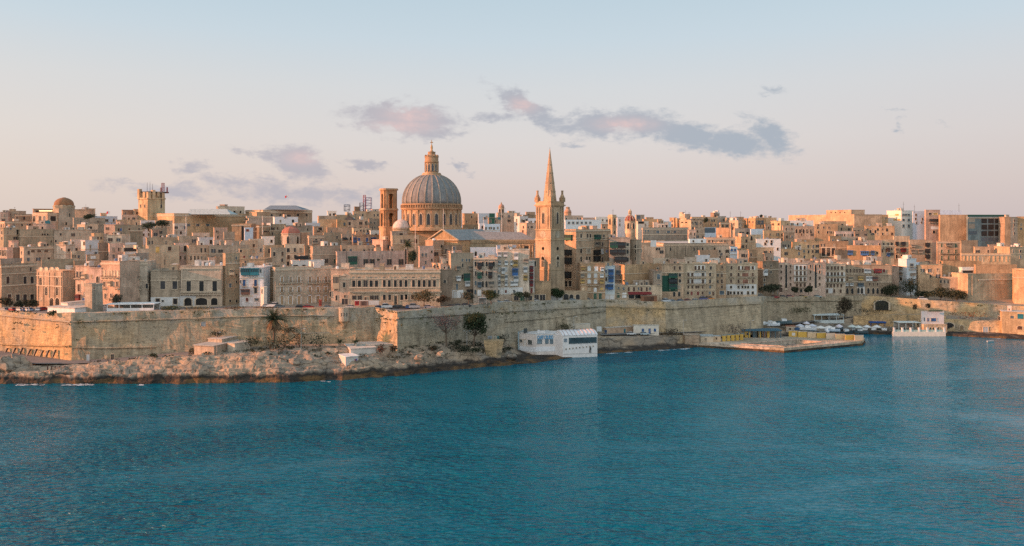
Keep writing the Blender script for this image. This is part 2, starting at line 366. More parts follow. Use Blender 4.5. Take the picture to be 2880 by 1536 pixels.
# ------------------------------------------------------------------ rocky shore, quay and lower road level
def wy(py): return H * F / (py - HY)
SHORE = [  # px, waterline row, [(metres behind the waterline, height)]
 (-150, 1082, [(0, -2), (1.5, 3), (8, 5.5), (14, 5), (24, 5), (44, 5.3), (60, 5.5)]),
 (0, 1081, [(0, -2), (1.5, 2.6), (5, 4.6), (8, 7.2), (12, 5.4), (16, 4.9), (45, 5.3)]),
 (60, 1081, [(0, -2), (1.5, 2.6), (5, 4.6), (8, 6.8), (11, 5), (15, 4.7), (38, 5.1)]),
 (100, 1080, [(0, -2), (1.5, 3), (5, 3.9), (8, 4.2), (10, 4.3), (14, 4.4), (28, 4.8)]),
 (170, 1080, [(0, -2), (2.0, 2.2), (5, 4.2), (8, 4.6), (10, 4.5), (14, 4.4), (26, 4.6)]),
 (240, 1080, [(0, -2), (1.2, 3.2), (6, 5.2), (10, 5.4), (12, 4.7), (15, 4.6), (26, 4.7)]),
 (400, 1080, [(0, -2), (1.2, 3.6), (6, 6.2), (9, 7.2), (12, 6.6), (15, 5.9), (28, 5.7)]),
 (520, 1080, [(0, -2), (1.2, 3.6), (6, 6.8), (10, 8.3), (13, 7.6), (16, 7.0), (30, 7.0)]),
 (680, 1078, [(0, -2), (1.2, 3.8), (6, 6.8), (11, 9.0), (14, 8.8), (17, 8.4), (32, 8.2)]),
 (800, 1076, [(0, -2), (1.6, 3.4), (6, 6), (12, 8.8), (15, 9.2), (18, 9.2), (36, 9.3)]),
 (1000, 1068, [(0, -2), (1.8, 3.2), (7, 5.4), (13, 7.4), (18, 8.6), (22, 8.8), (40, 9)]),
 (1150, 1056, [(0, -2), (1.8, 2.4), (6, 4.4), (10, 7.0), (13, 8.2), (16, 8.6), (34, 8.9)]),
 (1300, 1040, [(0, -2), (1.8, 2.4), (6, 4.8), (11, 7.6), (14, 8.2), (18, 8.2), (36, 8.5)]),
 (1420, 1030, [(0, -2), (1.8, 1.8), (6, 3.2), (12, 4.4), (20, 5.2), (30, 6.0), (44, 8)]),
 (1455, 1026, [(0, -2), (1.6, 1.0), (6, 1.5), (14, 1.8), (22, 2.4), (31, 3.2), (44, 7.2)]),
 (1500, 1023, [(0, -2), (1.6, .6), (5, .8), (10, .9), (18, 1.0), (26, 4), (42, 7)]),
 (1560, 1014, [(0, -2), (1.2, .4), (3, .5), (8, .7), (13, .9), (20, 3), (42, 6.8)]),
 (1600, 1008, [(0, -2), (.8, .3), (3, .4), (8, 1), (15, 3), (20, 5.8), (42, 6.4)]),
 (1680, 996, [(0, -2), (1.2, 0.8), (4, 1.6), (6, 1.9), (6.6, 5.4), (12, 5.8), (34, 6)]),
 (1870, 984, [(0, -2), (1.2, 0.8), (3.5, 1.5), (5, 1.7), (5.6, 4.8), (10, 5.2), (28, 5.8)]),
 (1960, 978, [(0, -2), (1.2, 1.0), (4, 1.6), (7, 1.8), (7.6, 4.6), (13, 5), (36, 5.8)]),
 (2100, 962, [(0, -2), (0.4, 1.8), (4, 2.0), (6, 2.2), (8, 4.2), (12, 4.8), (40, 6)]),
 (2250, 950, [(0, -2), (0.4, 1.8), (4, 2.2), (8, 2.6), (12, 3.6), (16, 4.5), (40, 7)]),
 (2400, 940, [(0, -2), (0.4, 1.6), (6, 2.0), (10, 2.4), (14, 3.4), (18, 6), (40, 8)]),
 (2520, 941, [(0, -2), (0.4, 1.6), (5, 1.8), (10, 2.0), (13, 2.6), (17, 7.6), (40, 8.6)]),
 (2660, 945, [(0, -2), (0.4, 1.2), (3, 1.4), (9, 1.6), (12, 2.6), (15, 7.6), (40, 8.6)]),
 (2880, 955, [(0, -2), (0.4, 1.2), (4, 1.4), (14, 1.6), (16, 2.6), (19, 7.0), (40, 8.4)]),
 (3080, 962, [(0, -2), (0.4, 1.2), (4, 1.4), (14, 1.6), (16, 2.6), (19, 7.0), (40, 8.4)])]
def shore_pt(px, t):
    """t in 0..1 along the cross-section"""
    i = 0
    while i < len(SHORE) - 2 and px > SHORE[i + 1][0]: i += 1
    a, b_ = SHORE[i], SHORE[i + 1]; k = min(1, max(0, (px - a[0]) / (b_[0] - a[0])))
    def sec(c):
        s_ = t * 6; j = min(5, int(s_)); q = s_ - j; (d0, z0), (d1, z1) = c[2][j], c[2][j + 1]
        return wy(c[1]) + d0 + (d1 - d0) * q, z0 + (z1 - z0) * q
    (ya, za), (yb, zb) = sec(a), sec(b_)
    return ya + (yb - ya) * k, za + (zb - za) * k
def shore_z(px, Y):
    lo, hi = 0.0, 1.0
    for _ in range(24):
        m_ = (lo + hi) / 2
        if shore_pt(px, m_)[0] < Y: lo = m_
        else: hi = m_
    return shore_pt(px, lo)[1]
b = MB(); NX, NT_ = 760, 72; vs = []; fs = []
for i in range(NX + 1):
    px = -150 + 3230 * i / NX
    rough = lerp([(1380, 1.0), (1460, 0.55), (1560, 0.3), (1700, 0.22), (3000, 0.15)], px)
    for j in range(NT_ + 1):
        t = (j / NT_) ** 1.25
        wob = (mnoise.fractal(Vector((px * 0.012, t * 3.0, 3.1)), 0.8, 2.1, 4)) * 1.6 * rough
        Y, z = shore_pt(px, t); Y += wob * (1 if t < 0.5 else max(0, 1 - (t - 0.5) * 4))
        X = xat(px, Y); p3 = Vector((X, Y, z))
        amp = rough * lerp([(0, 0.8), (0.12, 1.0), (0.5, 0.8), (0.66, 0.25), (1, 0.05)], t)
        n_ = mnoise.fractal(Vector((p3.x * .10, p3.y * .13, p3.z * .35)), 1.1, 2.0, 5); r_ = 1 - abs(mnoise.fractal(Vector((p3.x * 0.10 + p3.y * 0.05, p3.y * 0.17, z * 0.3 + 9)), 0.8, 2.1, 4)) * 2.0
        st = math.floor((z + n_ * 1.4) / 1.1) * 1.1 - z
        z2 = z + amp * (n_ * 0.95 + (r_ - 0.55) * 0.55 + 0.80 * st * (1 if z > 1 else 0))
        dv = mnoise.noise_vector(p3 * 0.22) * (0.5 * amp)
        vs.append((X + dv.x, Y + dv.y, z2 if j else -2.5))
W_ = NT_ + 1
for i in range(NX):
    for j in range(NT_): fs.append((i * W_ + j, (i + 1) * W_ + j, (i + 1) * W_ + j + 1, i * W_ + j + 1))
b.add(vs, fs)
tag(obj('rocky_shore', b, M_ROCK, smooth=False), 'pale eroded limestone shore with a dark tide line', 'shore', kind='structure')
# loose boulders on the shore
def boulder(px, py, Y, r, seed, lab, col=None):
    b = MB(); n, m_ = 12, 8; vs = []; fs = []
    for j in range(m_ + 1):
        for i in range(n):
            a, c = 2 * math.pi * i / n, math.pi * j / m_
            d = Vector((math.sin(c) * math.cos(a), math.sin(c) * math.sin(a), math.cos(c)))
            k = 1 + 0.45 * mnoise.fractal(d * 1.3 + Vector((seed * 3.1, 0, 0)), 0.9, 2, 4)
            vs.append((d.x * r * k * 1.35, d.y * r * k, d.z * r * k * 0.85))
    for j in range(m_):
        for i in range(n): fs.append((j * n + i, (j + 1) * n + i, (j + 1) * n + (i + 1) % n, j * n + (i + 1) % n))
    b.add(vs, fs); o = obj('boulder', b, M_ROCK, loc=at(px, py, Y)); return tag(o, lab, 'boulder', 'boulders on the shore')
boulder(14, 1025, 284, 3.6, 1, 'large pale boulder cut by the left edge of the photo, above the waves')
boulder(48, 1020, 286, 3.2, 2, 'lumpy orange-lit boulder beside the lower road near the left edge')
boulder(798, 1010, 288, 1.8, 3, 'small reddish broken boulder on the pale slope left of the white kiosk')
boulder(828, 1018, 287, 1.7, 4, 'pale wedge-shaped boulder just right of the reddish broken boulder')
boulder(1180, 1005, 299, 1.3, 5, 'rounded boulder below the foot of the tall bastion corner')
boulder(1240, 998, 303, 1.3, 6, 'pale boulder among dark scrub below the bare purple tree')
boulder(1440, 1004, 317, 1.5, 7, 'brown boulder on the slope left of the white cafe')
boulder(1545, 1008, 329, 1.6, 8, 'dark wet boulder at the foot of the white cafe')
# the square block of cut rock between the green tree and the cafe
b = MB(); b.prism([(-4.2, 0), (3.6, -0.6), (3.9, 5), (-3.5, 5)], 0, 6.6); b.v = [(x * (0.72 if z < 1 else 1), y, z) for x, y, z in b.v]
tag(obj('rock_block', b, M_BAST, loc=(xat(1390, 316), 316, 2.6), color=(.52, .36, .20)), 'square-cut ochre rock block jutting from the shore', 'rock')

# ------------------------------------------------------------------ upper town ground and road
b = MB(); vs = []; fs = []; pxs = [-150 + 10 * i for i in range(324)]; offs = [0.8, 4, 8, 14, 20, 30, 50, 80, 120, 170, 230, 300, 400, 520, 700, 1000]
for px in pxs:
    for k in offs:
        Y = lerp(WY, px) + k; vs.append((xat(px, Y), Y, ground_z(xat(px, Y), Y)))
n = len(offs)
for i in range(len(pxs) - 1):
    for j in range(n - 1): fs.append((i * n + j, (i + 1) * n + j, (i + 1) * n + j + 1, i * n + j + 1))
b.add(vs, fs); tag(obj('ground', b, M_DIRT), 'sloping town ground behind the bastions', 'ground', kind='structure')
b = MB(); vs = []; fs = []
for px in pxs:
    y0, y1 = lerp(WY, px) + 1.6, lerp(FRONT, px) - 0.6
    y1 = max(y1, y0 + 2)
    for k in range(4):
        Y = y0 + (y1 - y0) * k / 3; vs.append((xat(px, Y), Y, ground_z(xat(px, Y), Y) + 0.02))
for i in range(len(pxs) - 1):
    for j in range(3): fs.append((i * 4 + j, (i + 1) * 4 + j, (i + 1) * 4 + j + 1, i * 4 + j + 1))
b.add(vs, fs); tag(obj('road', b, M_ASPH), 'grey road running along the top of the bastions', 'road', kind='structure')
# lower road at the wall foot (left) and quay car park (right)
def strip(name, pts, label):
    b = MB(); vs = []; fs = []
    for px, ya, yb, z in pts:
        for k in range(3):
            Y = ya + (yb - ya) * k / 2; vs.append((xat(px, Y), Y, z))
    for i in range(len(pts) - 1):
        for j in range(2): fs.append((i * 3 + j, (i + 1) * 3 + j, (i + 1) * 3 + j + 1, i * 3 + j + 1))
    b.add(vs, fs); return tag(obj(name, b, M_ASPH), label, name.replace('_', ' '), kind='structure')
strip('lower_road', [(-150, 297, 331, 5.75), (0, 292.5, 318, 5.65), (100, 288.5, 306, 5.1), (195, 289, 299, 5.0), (300, 290.5, 302, 5.2), (420, 292.5, 304, 6.15), (545, 294, 306, 7.2)], 'worn grey lower road at the foot of the bastion')
strip('quay_road', [(1690, 352, 366, 6.25), (1870, 360, 364, 6.1), (1960, 364, 378, 5.9), (2100, 386, 398, 5.6), (2250, 400, 416, 5.4), (2400, 418, 426, 6.4)], 'grey quay road at the foot of the second bastion')

# ------------------------------------------------------------------ bastion walls
def wall(label, pts, color, cord=None, thick=2.6, name='bastion_wall', nz=14, rough=0.35, step=6, group='bastion walls along the shore', parapet=None, mat_=None):
    """pts: px, top row, top depth, bottom row, bottom depth"""
    root = thing(name, label, 'wall', group=group)
    P = []
    for a, c in zip(pts, pts[1:]):
        n_ = max(1, int(abs(c[0] - a[0]) / step))
        for i in range(n_ + (1 if c is pts[-1] else 0)): P.append([a[k] + (c[k] - a[k]) * i / n_ for k in range(5)])
    mid = P[len(P) // 2]; o0 = at(mid[0], mid[3], mid[4]); root.location = o0
    b = MB(); vs = []; fs = []
    for (px, yt, Yt, yb, Yb) in P:
        T_, B_ = at(px, yt, Yt), at(px, yb, Yb); B_.z -= 2.5
        for j in range(nz + 1):
            q = T_.lerp(B_, j / nz)
            d_ = mnoise.fractal(q * 0.22, 0.8, 2.1, 5) * rough + max(0, mnoise.fractal(q * 0.11 + Vector((7, 3, 1)), 0.9, 2, 4)) * rough * 1.3
            if 0 < j: q = q + Vector((0, d_, 0))
            else: q = q + Vector((0, 0, mnoise.fractal(q * 0.25, 0.9, 2.0, 3) * 0.28))
            vs.append(q - o0)
        t2 = T_ + Vector((T_.x * thick / max(Yt, 1), thick, 0)); vs.append(t2 - o0); vs.append(t2 - Vector((0, 0, 6)) - o0)
    n_ = nz + 3
    for i in range(len(P) - 1):
        for j in range(nz): fs.append((i * n_ + j, i * n_ + j + 1, (i + 1) * n_ + j + 1, (i + 1) * n_ + j))
        for j, k in ((nz + 1, 0), (nz + 2, nz + 1)): fs.append((i * n_ + j, i * n_ + k, (i + 1) * n_ + k, (i + 1) * n_ + j))
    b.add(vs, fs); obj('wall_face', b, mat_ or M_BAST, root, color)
    if cord:
        for cd in (cord if isinstance(cord[0], list) else [cord]):
            pp = []
            for px, py in cd:
                k = min(P, key=lambda q: abs(q[0] - px)); t = (py - k[1]) / max(1, k[3] - k[1]); Y = k[2] + (k[4] - k[2]) * t
                pp.append(at(px, py, Y - 0.1) - o0)
            q = MB(); q.tube(pp, 0.34, n=6); obj('string_course', q, M_BAST, root, tuple(c * 0.8 for c in color))
    return root
OCH = (.56, .385, .205); OCH2 = (.52, .375, .225)
wall('sunlit bastion flank on the far left with slanting buttresses, facing the sun', [(-150, 866, 330, 985, 327), (0, 873, 316, 990, 313), (130, 884, 305, 1008, 302), (200, 881, 298, 1019, 295)], (.60, .40, .205),
     [[(-140, 880), (0, 887), (198, 906)], [(0, 968), (100, 972), (196, 974)]])
wall('long shaded bastion wall with a dark doorway, right of the left corner', [(200, 881, 298, 1019, 295), (440, 875, 304, 1004, 301), (560, 872, 306, 996, 303), (780, 868, 310, 982, 307), (1000, 866, 314, 976, 311), (1054, 865, 318, 975, 315)], OCH2,
     [[(204, 906), (440, 899), (780, 888), (940, 888)], [(204, 978), (300, 979), (440, 976)]])
wall('orange-lit bastion shoulder beside the tall corner with pitted stone', [(1050, 864, 318.4, 978, 315), (1117, 877, 304, 982, 301.5)], (.62, .40, .19), [(1054, 893), (1116, 899)], rough=0.9, step=3)
wall('long grey bastion wall behind the two trees, stretching from the tall corner to the cafe', [(1117, 877, 304, 982, 301.5), (1250, 864, 320, 978, 317), (1400, 851, 338, 972, 334), (1550, 846, 350, 960, 346), (1704, 843, 362, 950, 358)], (.41, .355, .265),
     [[(1120, 895), (1250, 888), (1400, 877), (1704, 861)], [(1420, 905), (1560, 893), (1704, 874)]], rough=0.5)
wall('ochre bastion shoulder with a bricked opening, left of the smooth bastion', [(1702, 843, 362, 945, 358), (1758, 845, 366, 943, 362), (1872, 850, 365, 938, 361)], (.58, .40, .21), [(1704, 862), (1872, 868)], rough=0.5)
wall('smooth sloping grey-tan bastion with a sharp right edge above the bathing pier', [(1872, 850, 365, 938, 361), (1960, 845, 370, 936, 366), (2060, 839, 377, 930, 372), (2140, 834, 382, 924, 376), (2142, 834, 382.6, 918, 378), (2160, 836, 400, 915, 397)], (.47, .375, .25),
     [(1874, 869), (2000, 861), (2138, 854)], rough=0.25)
wall('recessed shaded wall behind the white parasols', [(2146, 835, 398, 915, 395), (2280, 834, 411, 905, 408), (2424, 832, 425, 900, 422)], (.42, .33, .22), [(2150, 847), (2424, 845)])
wall('curved ochre wall with a dark archway on the far right', [(2422, 831, 425, 896, 422), (2520, 838, 421, 895, 418), (2620, 845, 418, 895, 415), (2760, 854, 410, 898, 407), (2880, 862, 402, 900, 399), (3080, 872, 390, 908, 387)], (.60, .41, .21), None, rough=0.4)
wall('low ochre retaining wall rising from the white parasols to the white harbour house', [(2400, 889, 413, 925, 411), (2500, 885, 411, 925, 409), (2600, 886, 409, 925, 407), (2660, 890, 407, 925, 405)], (.55, .37, .19), None, rough=0.3, thick=1.2, name='retaining_wall')
wall('ochre harbour wall with an arched boat tunnel right of the white harbour house', [(2652, 899, 402, 945, 400), (2740, 902, 398, 948, 396), (2820, 905, 394, 952, 392)], (.62, .43, .23), None, rough=0.2, thick=4, name='harbour_wall')
wall('rough quay wall between the cafe and the bathing pier', [(1680, 948, 349, 986, 347), (1800, 949, 354, 981, 352), (1925, 943, 361, 975, 359)], (.50, .38, .24), None, rough=0.35, thick=1.0, name='quay_wall')
# ------------------------------------------------------------------ facade parts (one mesh each, shared and scaled)
def _const(T, p, c, rough=0.8): T.put(p.inputs['Base Color'], mult(T, (*c,), T.noise(pos(T), 1.1, 3, 0.6), (0.8, 1.15))); p.inputs['Roughness'].default_value = rough
M_TRIM = mat('carved_stone_trim', lambda T, p: _const(T, p, (.62, .495, .355)))
M_WHITE = mat('white_frame_paint', lambda T, p: _const(T, p, (.74, .71, .66), 0.6))
M_DARKGL = mat('balcony_panes', lambda T, p: (T.put(p.inputs['Base Color'], (.035, .045, .05, 1)), setattr(p.inputs['Roughness'], 'default_value', 0.15)))
M_IRON = mat('dark_iron', lambda T, p: _const(T, p, (.06, .055, .05), 0.6))
def _arch_pts(n=10):
    pts = [(-.5, 0), (.5, 0)]
    return pts + [(.5 * math.cos(math.pi * i / n), 1 - .34 + .34 * math.sin(math.pi * i / n)) for i in range(n + 1)]
def _panel(b, pts, y0, y1, mi):     # extruded outline in x/z
    n = len(pts); vs = [(x, y0, z) for x, z in pts] + [(x, y1, z) for x, z in pts]
    b.add(vs, [tuple(range(n)), tuple(range(2 * n - 1, n - 1, -1))] + [(i, n + i, n + (i + 1) % n, (i + 1) % n) for i in range(n)], mi)
def mk_window():
    b = MB(); b.box(-.5, .5, -.03, .1, 0, 1)
    for x in (-.64, .5): b.box(x, x + .14, -.14, .1, -.02, 1.02, 1)
    b.box(-.66, .66, -.16, .1, 1.02, 1.10, 1); b.box(-.70, .70, -.24, .1, -.10, -.02, 1)
    return b.mesh('window', [M_GLASS, M_TRIM])
def mk_framed():
    b = MB(); b.box(-.42, .42, -.04, .1, 0, .95); b.box(-.02, .02, -.07, .1, 0, .95, 1)
    for x in (-.62, .42): b.box(x, x + .2, -.13, .1, -.02, 1.02, 1)
    b.box(-.62, .62, -.13, .1, .95, 1.1, 1); b.box(-.70, .70, -.24, .1, -.12, -.02, 2)
    return b.mesh('framed_window', [M_PAINT, M_WHITE, M_TRIM])
def mk_bar():                        # window with mullions
    b = MB(); b.box(-.5, .5, -.03, .1, 0, 1)
    for x in (-.6, .5): b.box(x, x + .1, -.12, .1, -.02, 1.02, 1)
    b.box(-.03, .03, -.06, .1, 0, 1, 1); b.box(-.5, .5, -.06, .1, .60, .65, 1)
    b.box(-.6, .6, -.12, .1, 1.02, 1.07, 1); b.box(-.64, .64, -.2, .1, -.08, -.02, 1)
    return b.mesh('mullioned_window', [M_GLASS, M_PAINT])
def mk_arch():
    b = MB(); _panel(b, _arch_pts(), -.04, .1, 0)
    o_ = [(x * 1.24, z * 1.06 if z > 0.1 else 0) for x, z in _arch_pts()]; i_ = _arch_pts()
    n = len(o_); vs = [(x, -.16, z) for x, z in o_] + [(x, -.16, z) for x, z in i_] + [(x, .1, z) for x, z in o_] + [(x, .02, z) for x, z in i_]
    fs = []
    for k in range(1, n):
        j = (k + 1) % n
        fs += [(k, j, n + j, n + k), (2 * n + k, 2 * n + j, j, k), (n + k, n + j, 3 * n + j, 3 * n + k)]
    b.add(vs, fs, 1); return b.mesh('arched_window', [M_GLASS, M_TRIM])
def mk_shut():
    b = MB(); b.box(-.5, .5, -.03, .1, 0, 1)
    b.box(-1.0, -.52, -.10, .05, 0, 1, 2); b.box(.52, 1.0, -.10, .05, 0, 1, 2); b.box(-.56, .56, -.16, .1, 1.0, 1.08, 1); b.box(-.6, .6, -.2, .1, -.08, 0, 1)
    b.box(-.03, .03, -.06, .1, 0, 1, 1)
    return b.mesh('shuttered_window', [M_GLASS, M_TRIM, M_IRON])
def mk_door():
    b = MB(); b.box(-.5, .5, -.05, .1, 0, 1); b.box(-.02, .02, -.08, .1, 0, 1, 1)
    for x in (-.6, .5): b.box(x, x + .1, -.12, .1, 0, 1.05, 1)
    b.box(-.6, .6, -.14, .1, 1.0, 1.08, 1); return b.mesh('door', [M_PAINT, M_TRIM])
def mk_gal():
    b = MB(); b.box(-.5, .5, -.95, .05, 0, .42, 0); b.box(-.47, .47, -.90, .05, .42, .88, 1); b.box(-.54, .54, -1.05, .05, .88, 1.0, 0)
    for i in range(5): x = -.5 + i * .235; b.box(x, x + .06, -.95, -.86, .42, .88, 0)
    for x in (-.5, .44): b.box(x, x + .06, -.6, .05, .42, .88, 0)
    for x in (-.4, .3): b.box(x, x + .1, -.7, .05, -.14, 0, 2)
    return b.mesh('enclosed_balcony', [M_PAINT, M_DARKGL, M_TRIM])
def mk_panel():
    b = MB(); b.box(-.5, .5, -.018, .1, 0, 1); return b.mesh('painted_panel', [M_PAINT])
ME = dict(W=mk_window(), B=mk_bar(), A=mk_arch(), S=mk_shut(), D=mk_door(), G=mk_gal(), P=mk_panel(), F=mk_framed())
PN = dict(W='window', B='window', A='arched_opening', S='shuttered_window', D='door', G='enclosed_balcony', P='painted_panel', F='framed_window')
PC = dict(d=(.030, .028, .026), k=(.10, .055, .035), g=(.025, .10, .065), t=(.03, .18, .22), b=(.05, .13, .30), r=(.20, .03, .03), w=(.72, .70, .66), y=(.60, .38, .12),
          o=(.38, .24, .12), n=(.055, .05, .05), l=(.10, .13, .15), c=(.62, .48, .32), s=(.34, .28, .21), G=(.30, .30, .28), m=(.25, .11, .07), v=(.30, .09, .16))
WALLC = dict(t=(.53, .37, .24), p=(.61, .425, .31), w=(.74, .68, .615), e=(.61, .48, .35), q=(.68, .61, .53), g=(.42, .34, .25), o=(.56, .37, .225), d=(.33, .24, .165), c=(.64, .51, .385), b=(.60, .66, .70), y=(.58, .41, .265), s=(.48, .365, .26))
OFF = [(560, 300), (600, 260), (620, 215), (640, 165), (660, 120), (680, 85), (700, 58), (720, 36), (740, 18), (760, 0), (800, -4)]
NAMES = dict(h=('house', 'house'), a=('apartment_block', 'apartment block'), p=('palace', 'palace'), c=('church', 'church'), f=('fort', 'fort'), k=('kiosk', 'kiosk'), b=('hall', 'building'), r=('rooftop_room', 'rooftop room'), u=('hut', 'hut'))
GROUP = {'h': 'flat-roofed houses stepping up the hill', 'a': 'tall apartment blocks of the town', 'p': 'palaces facing the harbour', 'u': 'low huts along the shore'}
def V2(x, y): return Vector((x, y))
def rayhit(px, P, d):      # along P + t d meets the sight line of column px (plan view)
    u = (px - 1440) / F
    den = d.x - u * d.y
    return (u * P.y - P.x) / den if abs(den) > 1e-9 else 0.0
class Face:
    def __init__(s, A, B): s.A = A; s.e = (B - A).normalized(); s.L = (B - A).length; s.yaw = math.atan2(s.e.y, s.e.x)
    def t(s, px): return rayhit(px, s.A, s.e)
    def pt(s, t): return s.A + s.e * t
def building(code, xL, xM, xR, yt, Y, color, label, rows, fl):
    nm, cat = NAMES[code]
    if Y is None: Y = lerp(FRONT, xM) + lerp(OFF, yt) + (rnd.random() - .5) * 3
    C = V2(xat(xM, Y), Y); th = math.atan((xM - 1440) / F)
    wl, wr = (xM - xL) * Y / F, (xR - xM) * Y / F
    if wl > 0.05 and wr > 0.05:
        k = fl.get('k'); k = R(k) if k else R(24 + 44 * wl / (wl + wr))
        a = k - th
        # angle th is positive to the right: the sight line there runs along (sin th, cos th)
        e = V2(math.cos(a), math.sin(a)); l = V2(-math.sin(a), math.cos(a))
        PR = C + e * rayhit(xR, C, e); PL = C + l * max(0.5, rayhit(xL, C, l))
    else:
        a = R(fl['yaw']) if 'yaw' in fl else R(lerp([(0, 7), (600, 4), (1400, -1), (2000, -5), (2500, -16), (2880, -22)], xM))
        e = V2(math.cos(a), math.sin(a)); l = V2(-math.sin(a), math.cos(a)); dep = fl.get('dep', 9 + 5 * rnd.random())
        if xM == xL: PR = C + e * rayhit(xR, C, e); PL = C + l * dep
        else: PL = C + l * rayhit(xL, C, l); PR = C + e * dep
    PB = PL + (PR - C); zt = zat(yt, Y)
    zg = min(ground_z(p.x, p.y) for p in (C, PR, PL, PB)) if 'zb' not in fl else fl['zb']
    zb = zg - 1.2 if 'zb' not in fl else zg
    cen = (C + PB) / 2; root = thing(nm, label, cat, (cen.x, cen.y, zg), group=GROUP.get(code)); O = Vector((cen.x, cen.y, zg))
    q = [(p.x - O.x, p.y - O.y) for p in (C, PR, PB, PL)]
    def inset(d): return [(x - (x / max(.01, math.hypot(x, y))) * d * 1.4, y - (y / max(.01, math.hypot(x, y))) * d * 1.4) for x, y in q]
    ins = inset(.35); par = fl.get('par', 0.7); hz = zt - O.z; b = MB()
    vs = [(x, y, zb - O.z) for x, y in q] + [(x, y, hz) for x, y in q] + [(x, y, hz) for x, y in ins] + [(x, y, hz - par) for x, y in ins]
    lip = .10 + .14 * rnd.random(); out = inset(-lip); vs += [(x, y, hz - .32) for x, y in q] + [(x, y, hz - .28) for x, y in out] + [(x, y, hz) for x, y in out]; vs[4:8] = [(x, y, hz - .32) for x, y in q]
    fs = []
    for i in range(4):
        j = (i + 1) % 4; fs += [(i, j, 4 + j, 4 + i), (4 + i, 4 + j, 20 + j, 20 + i), (20 + i, 20 + j, 24 + j, 24 + i), (24 + i, 24 + j, 8 + j, 8 + i), (8 + i, 8 + j, 12 + j, 12 + i)]
    b.add(vs, fs); kb = 1 + .36 * (rnd.random() - .5); kh = .22 * (rnd.random() - .5); wc = (color[0] * kb * (1 + kh * .4), color[1] * kb, color[2] * kb * (1 - kh))
    obj('wall', b, M_PAINT if color[0] > .7 or color[2] > .6 else M_STONE, root, wc)
    if 'noroof' not in fl:
        b = MB(); b.add([(x, y, hz - par) for x, y in ins] + [(x, y, hz - par - .1) for x, y in ins], [(0, 1, 2, 3), (4, 7, 6, 5)]); g_ = .48 + .25 * rnd.random()
        obj('roof', b, M_ROOF, root, (g_, g_ * .93, g_ * .82))
    fR, fL = Face(C, PR), Face(PL, C)
    area = fR.L * fL.L
    def put(kind, face, t, z, w, h, colr, lab=None):
        p = face.pt(t); o = obj(PN[kind], ME[kind], None, root, colr, (p.x - O.x, p.y - O.y, z - O.z), rz=face.yaw, scale=(w, 1, h))
        if kind == 'B': pass
        return o
    def pick(px): return fR if (px >= xM and wr > .05) or wl <= .05 else fL
    for rw in rows:
        kd = rw[0]; kind = kd[0]; cc = PC[kd[1]] if len(kd) > 1 else PC['d']
        y0, y1, xs = rw[1], rw[2], rw[3]
        for it in xs:
            if isinstance(it, tuple): xa, xb = it
            else: xa, xb = it - rw[4] / 2, it + rw[4] / 2
            f = pick((xa + xb) / 2); ta, tb = f.t(xa), f.t(xb); tm = (ta + tb) / 2; p = f.pt(tm); z0, z1 = zat(y1, p.y), zat(y0, p.y)
            w, h = abs(tb - ta), z1 - z0
            if kind in 'WSAD': w *= 1.14
            if kind in ME:
                kj = 0.8 + .4 * rnd.random(); jc = tuple(c * kj for c in cc); put(kind, f, tm, z0, w, h, jc)
            elif kind == 'C':      # string course or cornice
                b = MB(); b.box(-w / 2, w / 2, -(.45 if h > .5 else .25), .1, 0, h); obj('cornice', b, M_TRIM, root, loc=(p.x - O.x, p.y - O.y, z0 - O.z), rz=f.yaw)
            elif kind == 'N':      # open balcony: slab on brackets with a railing
                b = MB(); b.box(-w / 2, w / 2, -1.0, .05, 0, .16, 1); n_ = max(2, int(w / .35))
                for i in range(n_ + 1): x = -w / 2 + w * i / n_; b.box(x - .03, x + .03, -.98, -.92, .16, h)
                b.box(-w / 2, w / 2, -1.0, -.92, h - .06, h); b.box(-w / 2, -w / 2 + .05, -1, .05, h - .06, h); b.box(w / 2 - .05, w / 2, -1, .05, h - .06, h)
                for i in range(max(2, int(w / 1.6))): x = -w / 2 + .2 + (w - .4) * i / max(1, int(w / 1.6) - 1); b.box(x - .12, x + .12, -.8, .05, -.35, 0, 1)
                obj('balcony', b, [M_IRON if len(kd) < 2 else M_PAINT, M_TRIM], root, cc, (p.x - O.x, p.y - O.y, z0 - O.z), rz=f.yaw)
            elif kind == 'M':      # awning
                b = MB(); b.add([(-w / 2, 0, h), (w / 2, 0, h), (w / 2, -1.6, 0), (-w / 2, -1.6, 0), (-w / 2, 0, h - .1), (w / 2, 0, h - .1), (w / 2, -1.6, -.1), (-w / 2, -1.6, -.1)],
                             [(0, 3, 2, 1), (4, 5, 6, 7), (3, 7, 6, 2), (0, 4, 7, 3), (1, 2, 6, 5)])
                obj('awning', b, M_PAINT, root, cc, (p.x - O.x, p.y - O.y, z0 - O.z), rz=f.yaw)
            elif kind == 'U':      # drainpipe
                b = MB(); b.tube([(0, -.12, 0), (0, -.12, h)], .09, n=5); obj('drainpipe', b, M_IRON, root, loc=(p.x - O.x, p.y - O.y, z0 - O.z), rz=f.yaw)
            elif kind == 'T':      # pediment over a window
                b = MB(); _panel(b, [(-w / 2, 0), (w / 2, 0), (0, h)], -.3, .05, 0); obj('pediment', b, M_TRIM, root, loc=(p.x - O.x, p.y - O.y, z0 - O.z), rz=f.yaw)
            elif kind == 'O':      # pilaster
                b = MB(); b.box(-w / 2, w / 2, -.22, .1, 0, h); obj('pilaster', b, M_STONE, root, tuple(c * 1.04 for c in wc), (p.x - O.x, p.y - O.y, z0 - O.z), rz=f.yaw)
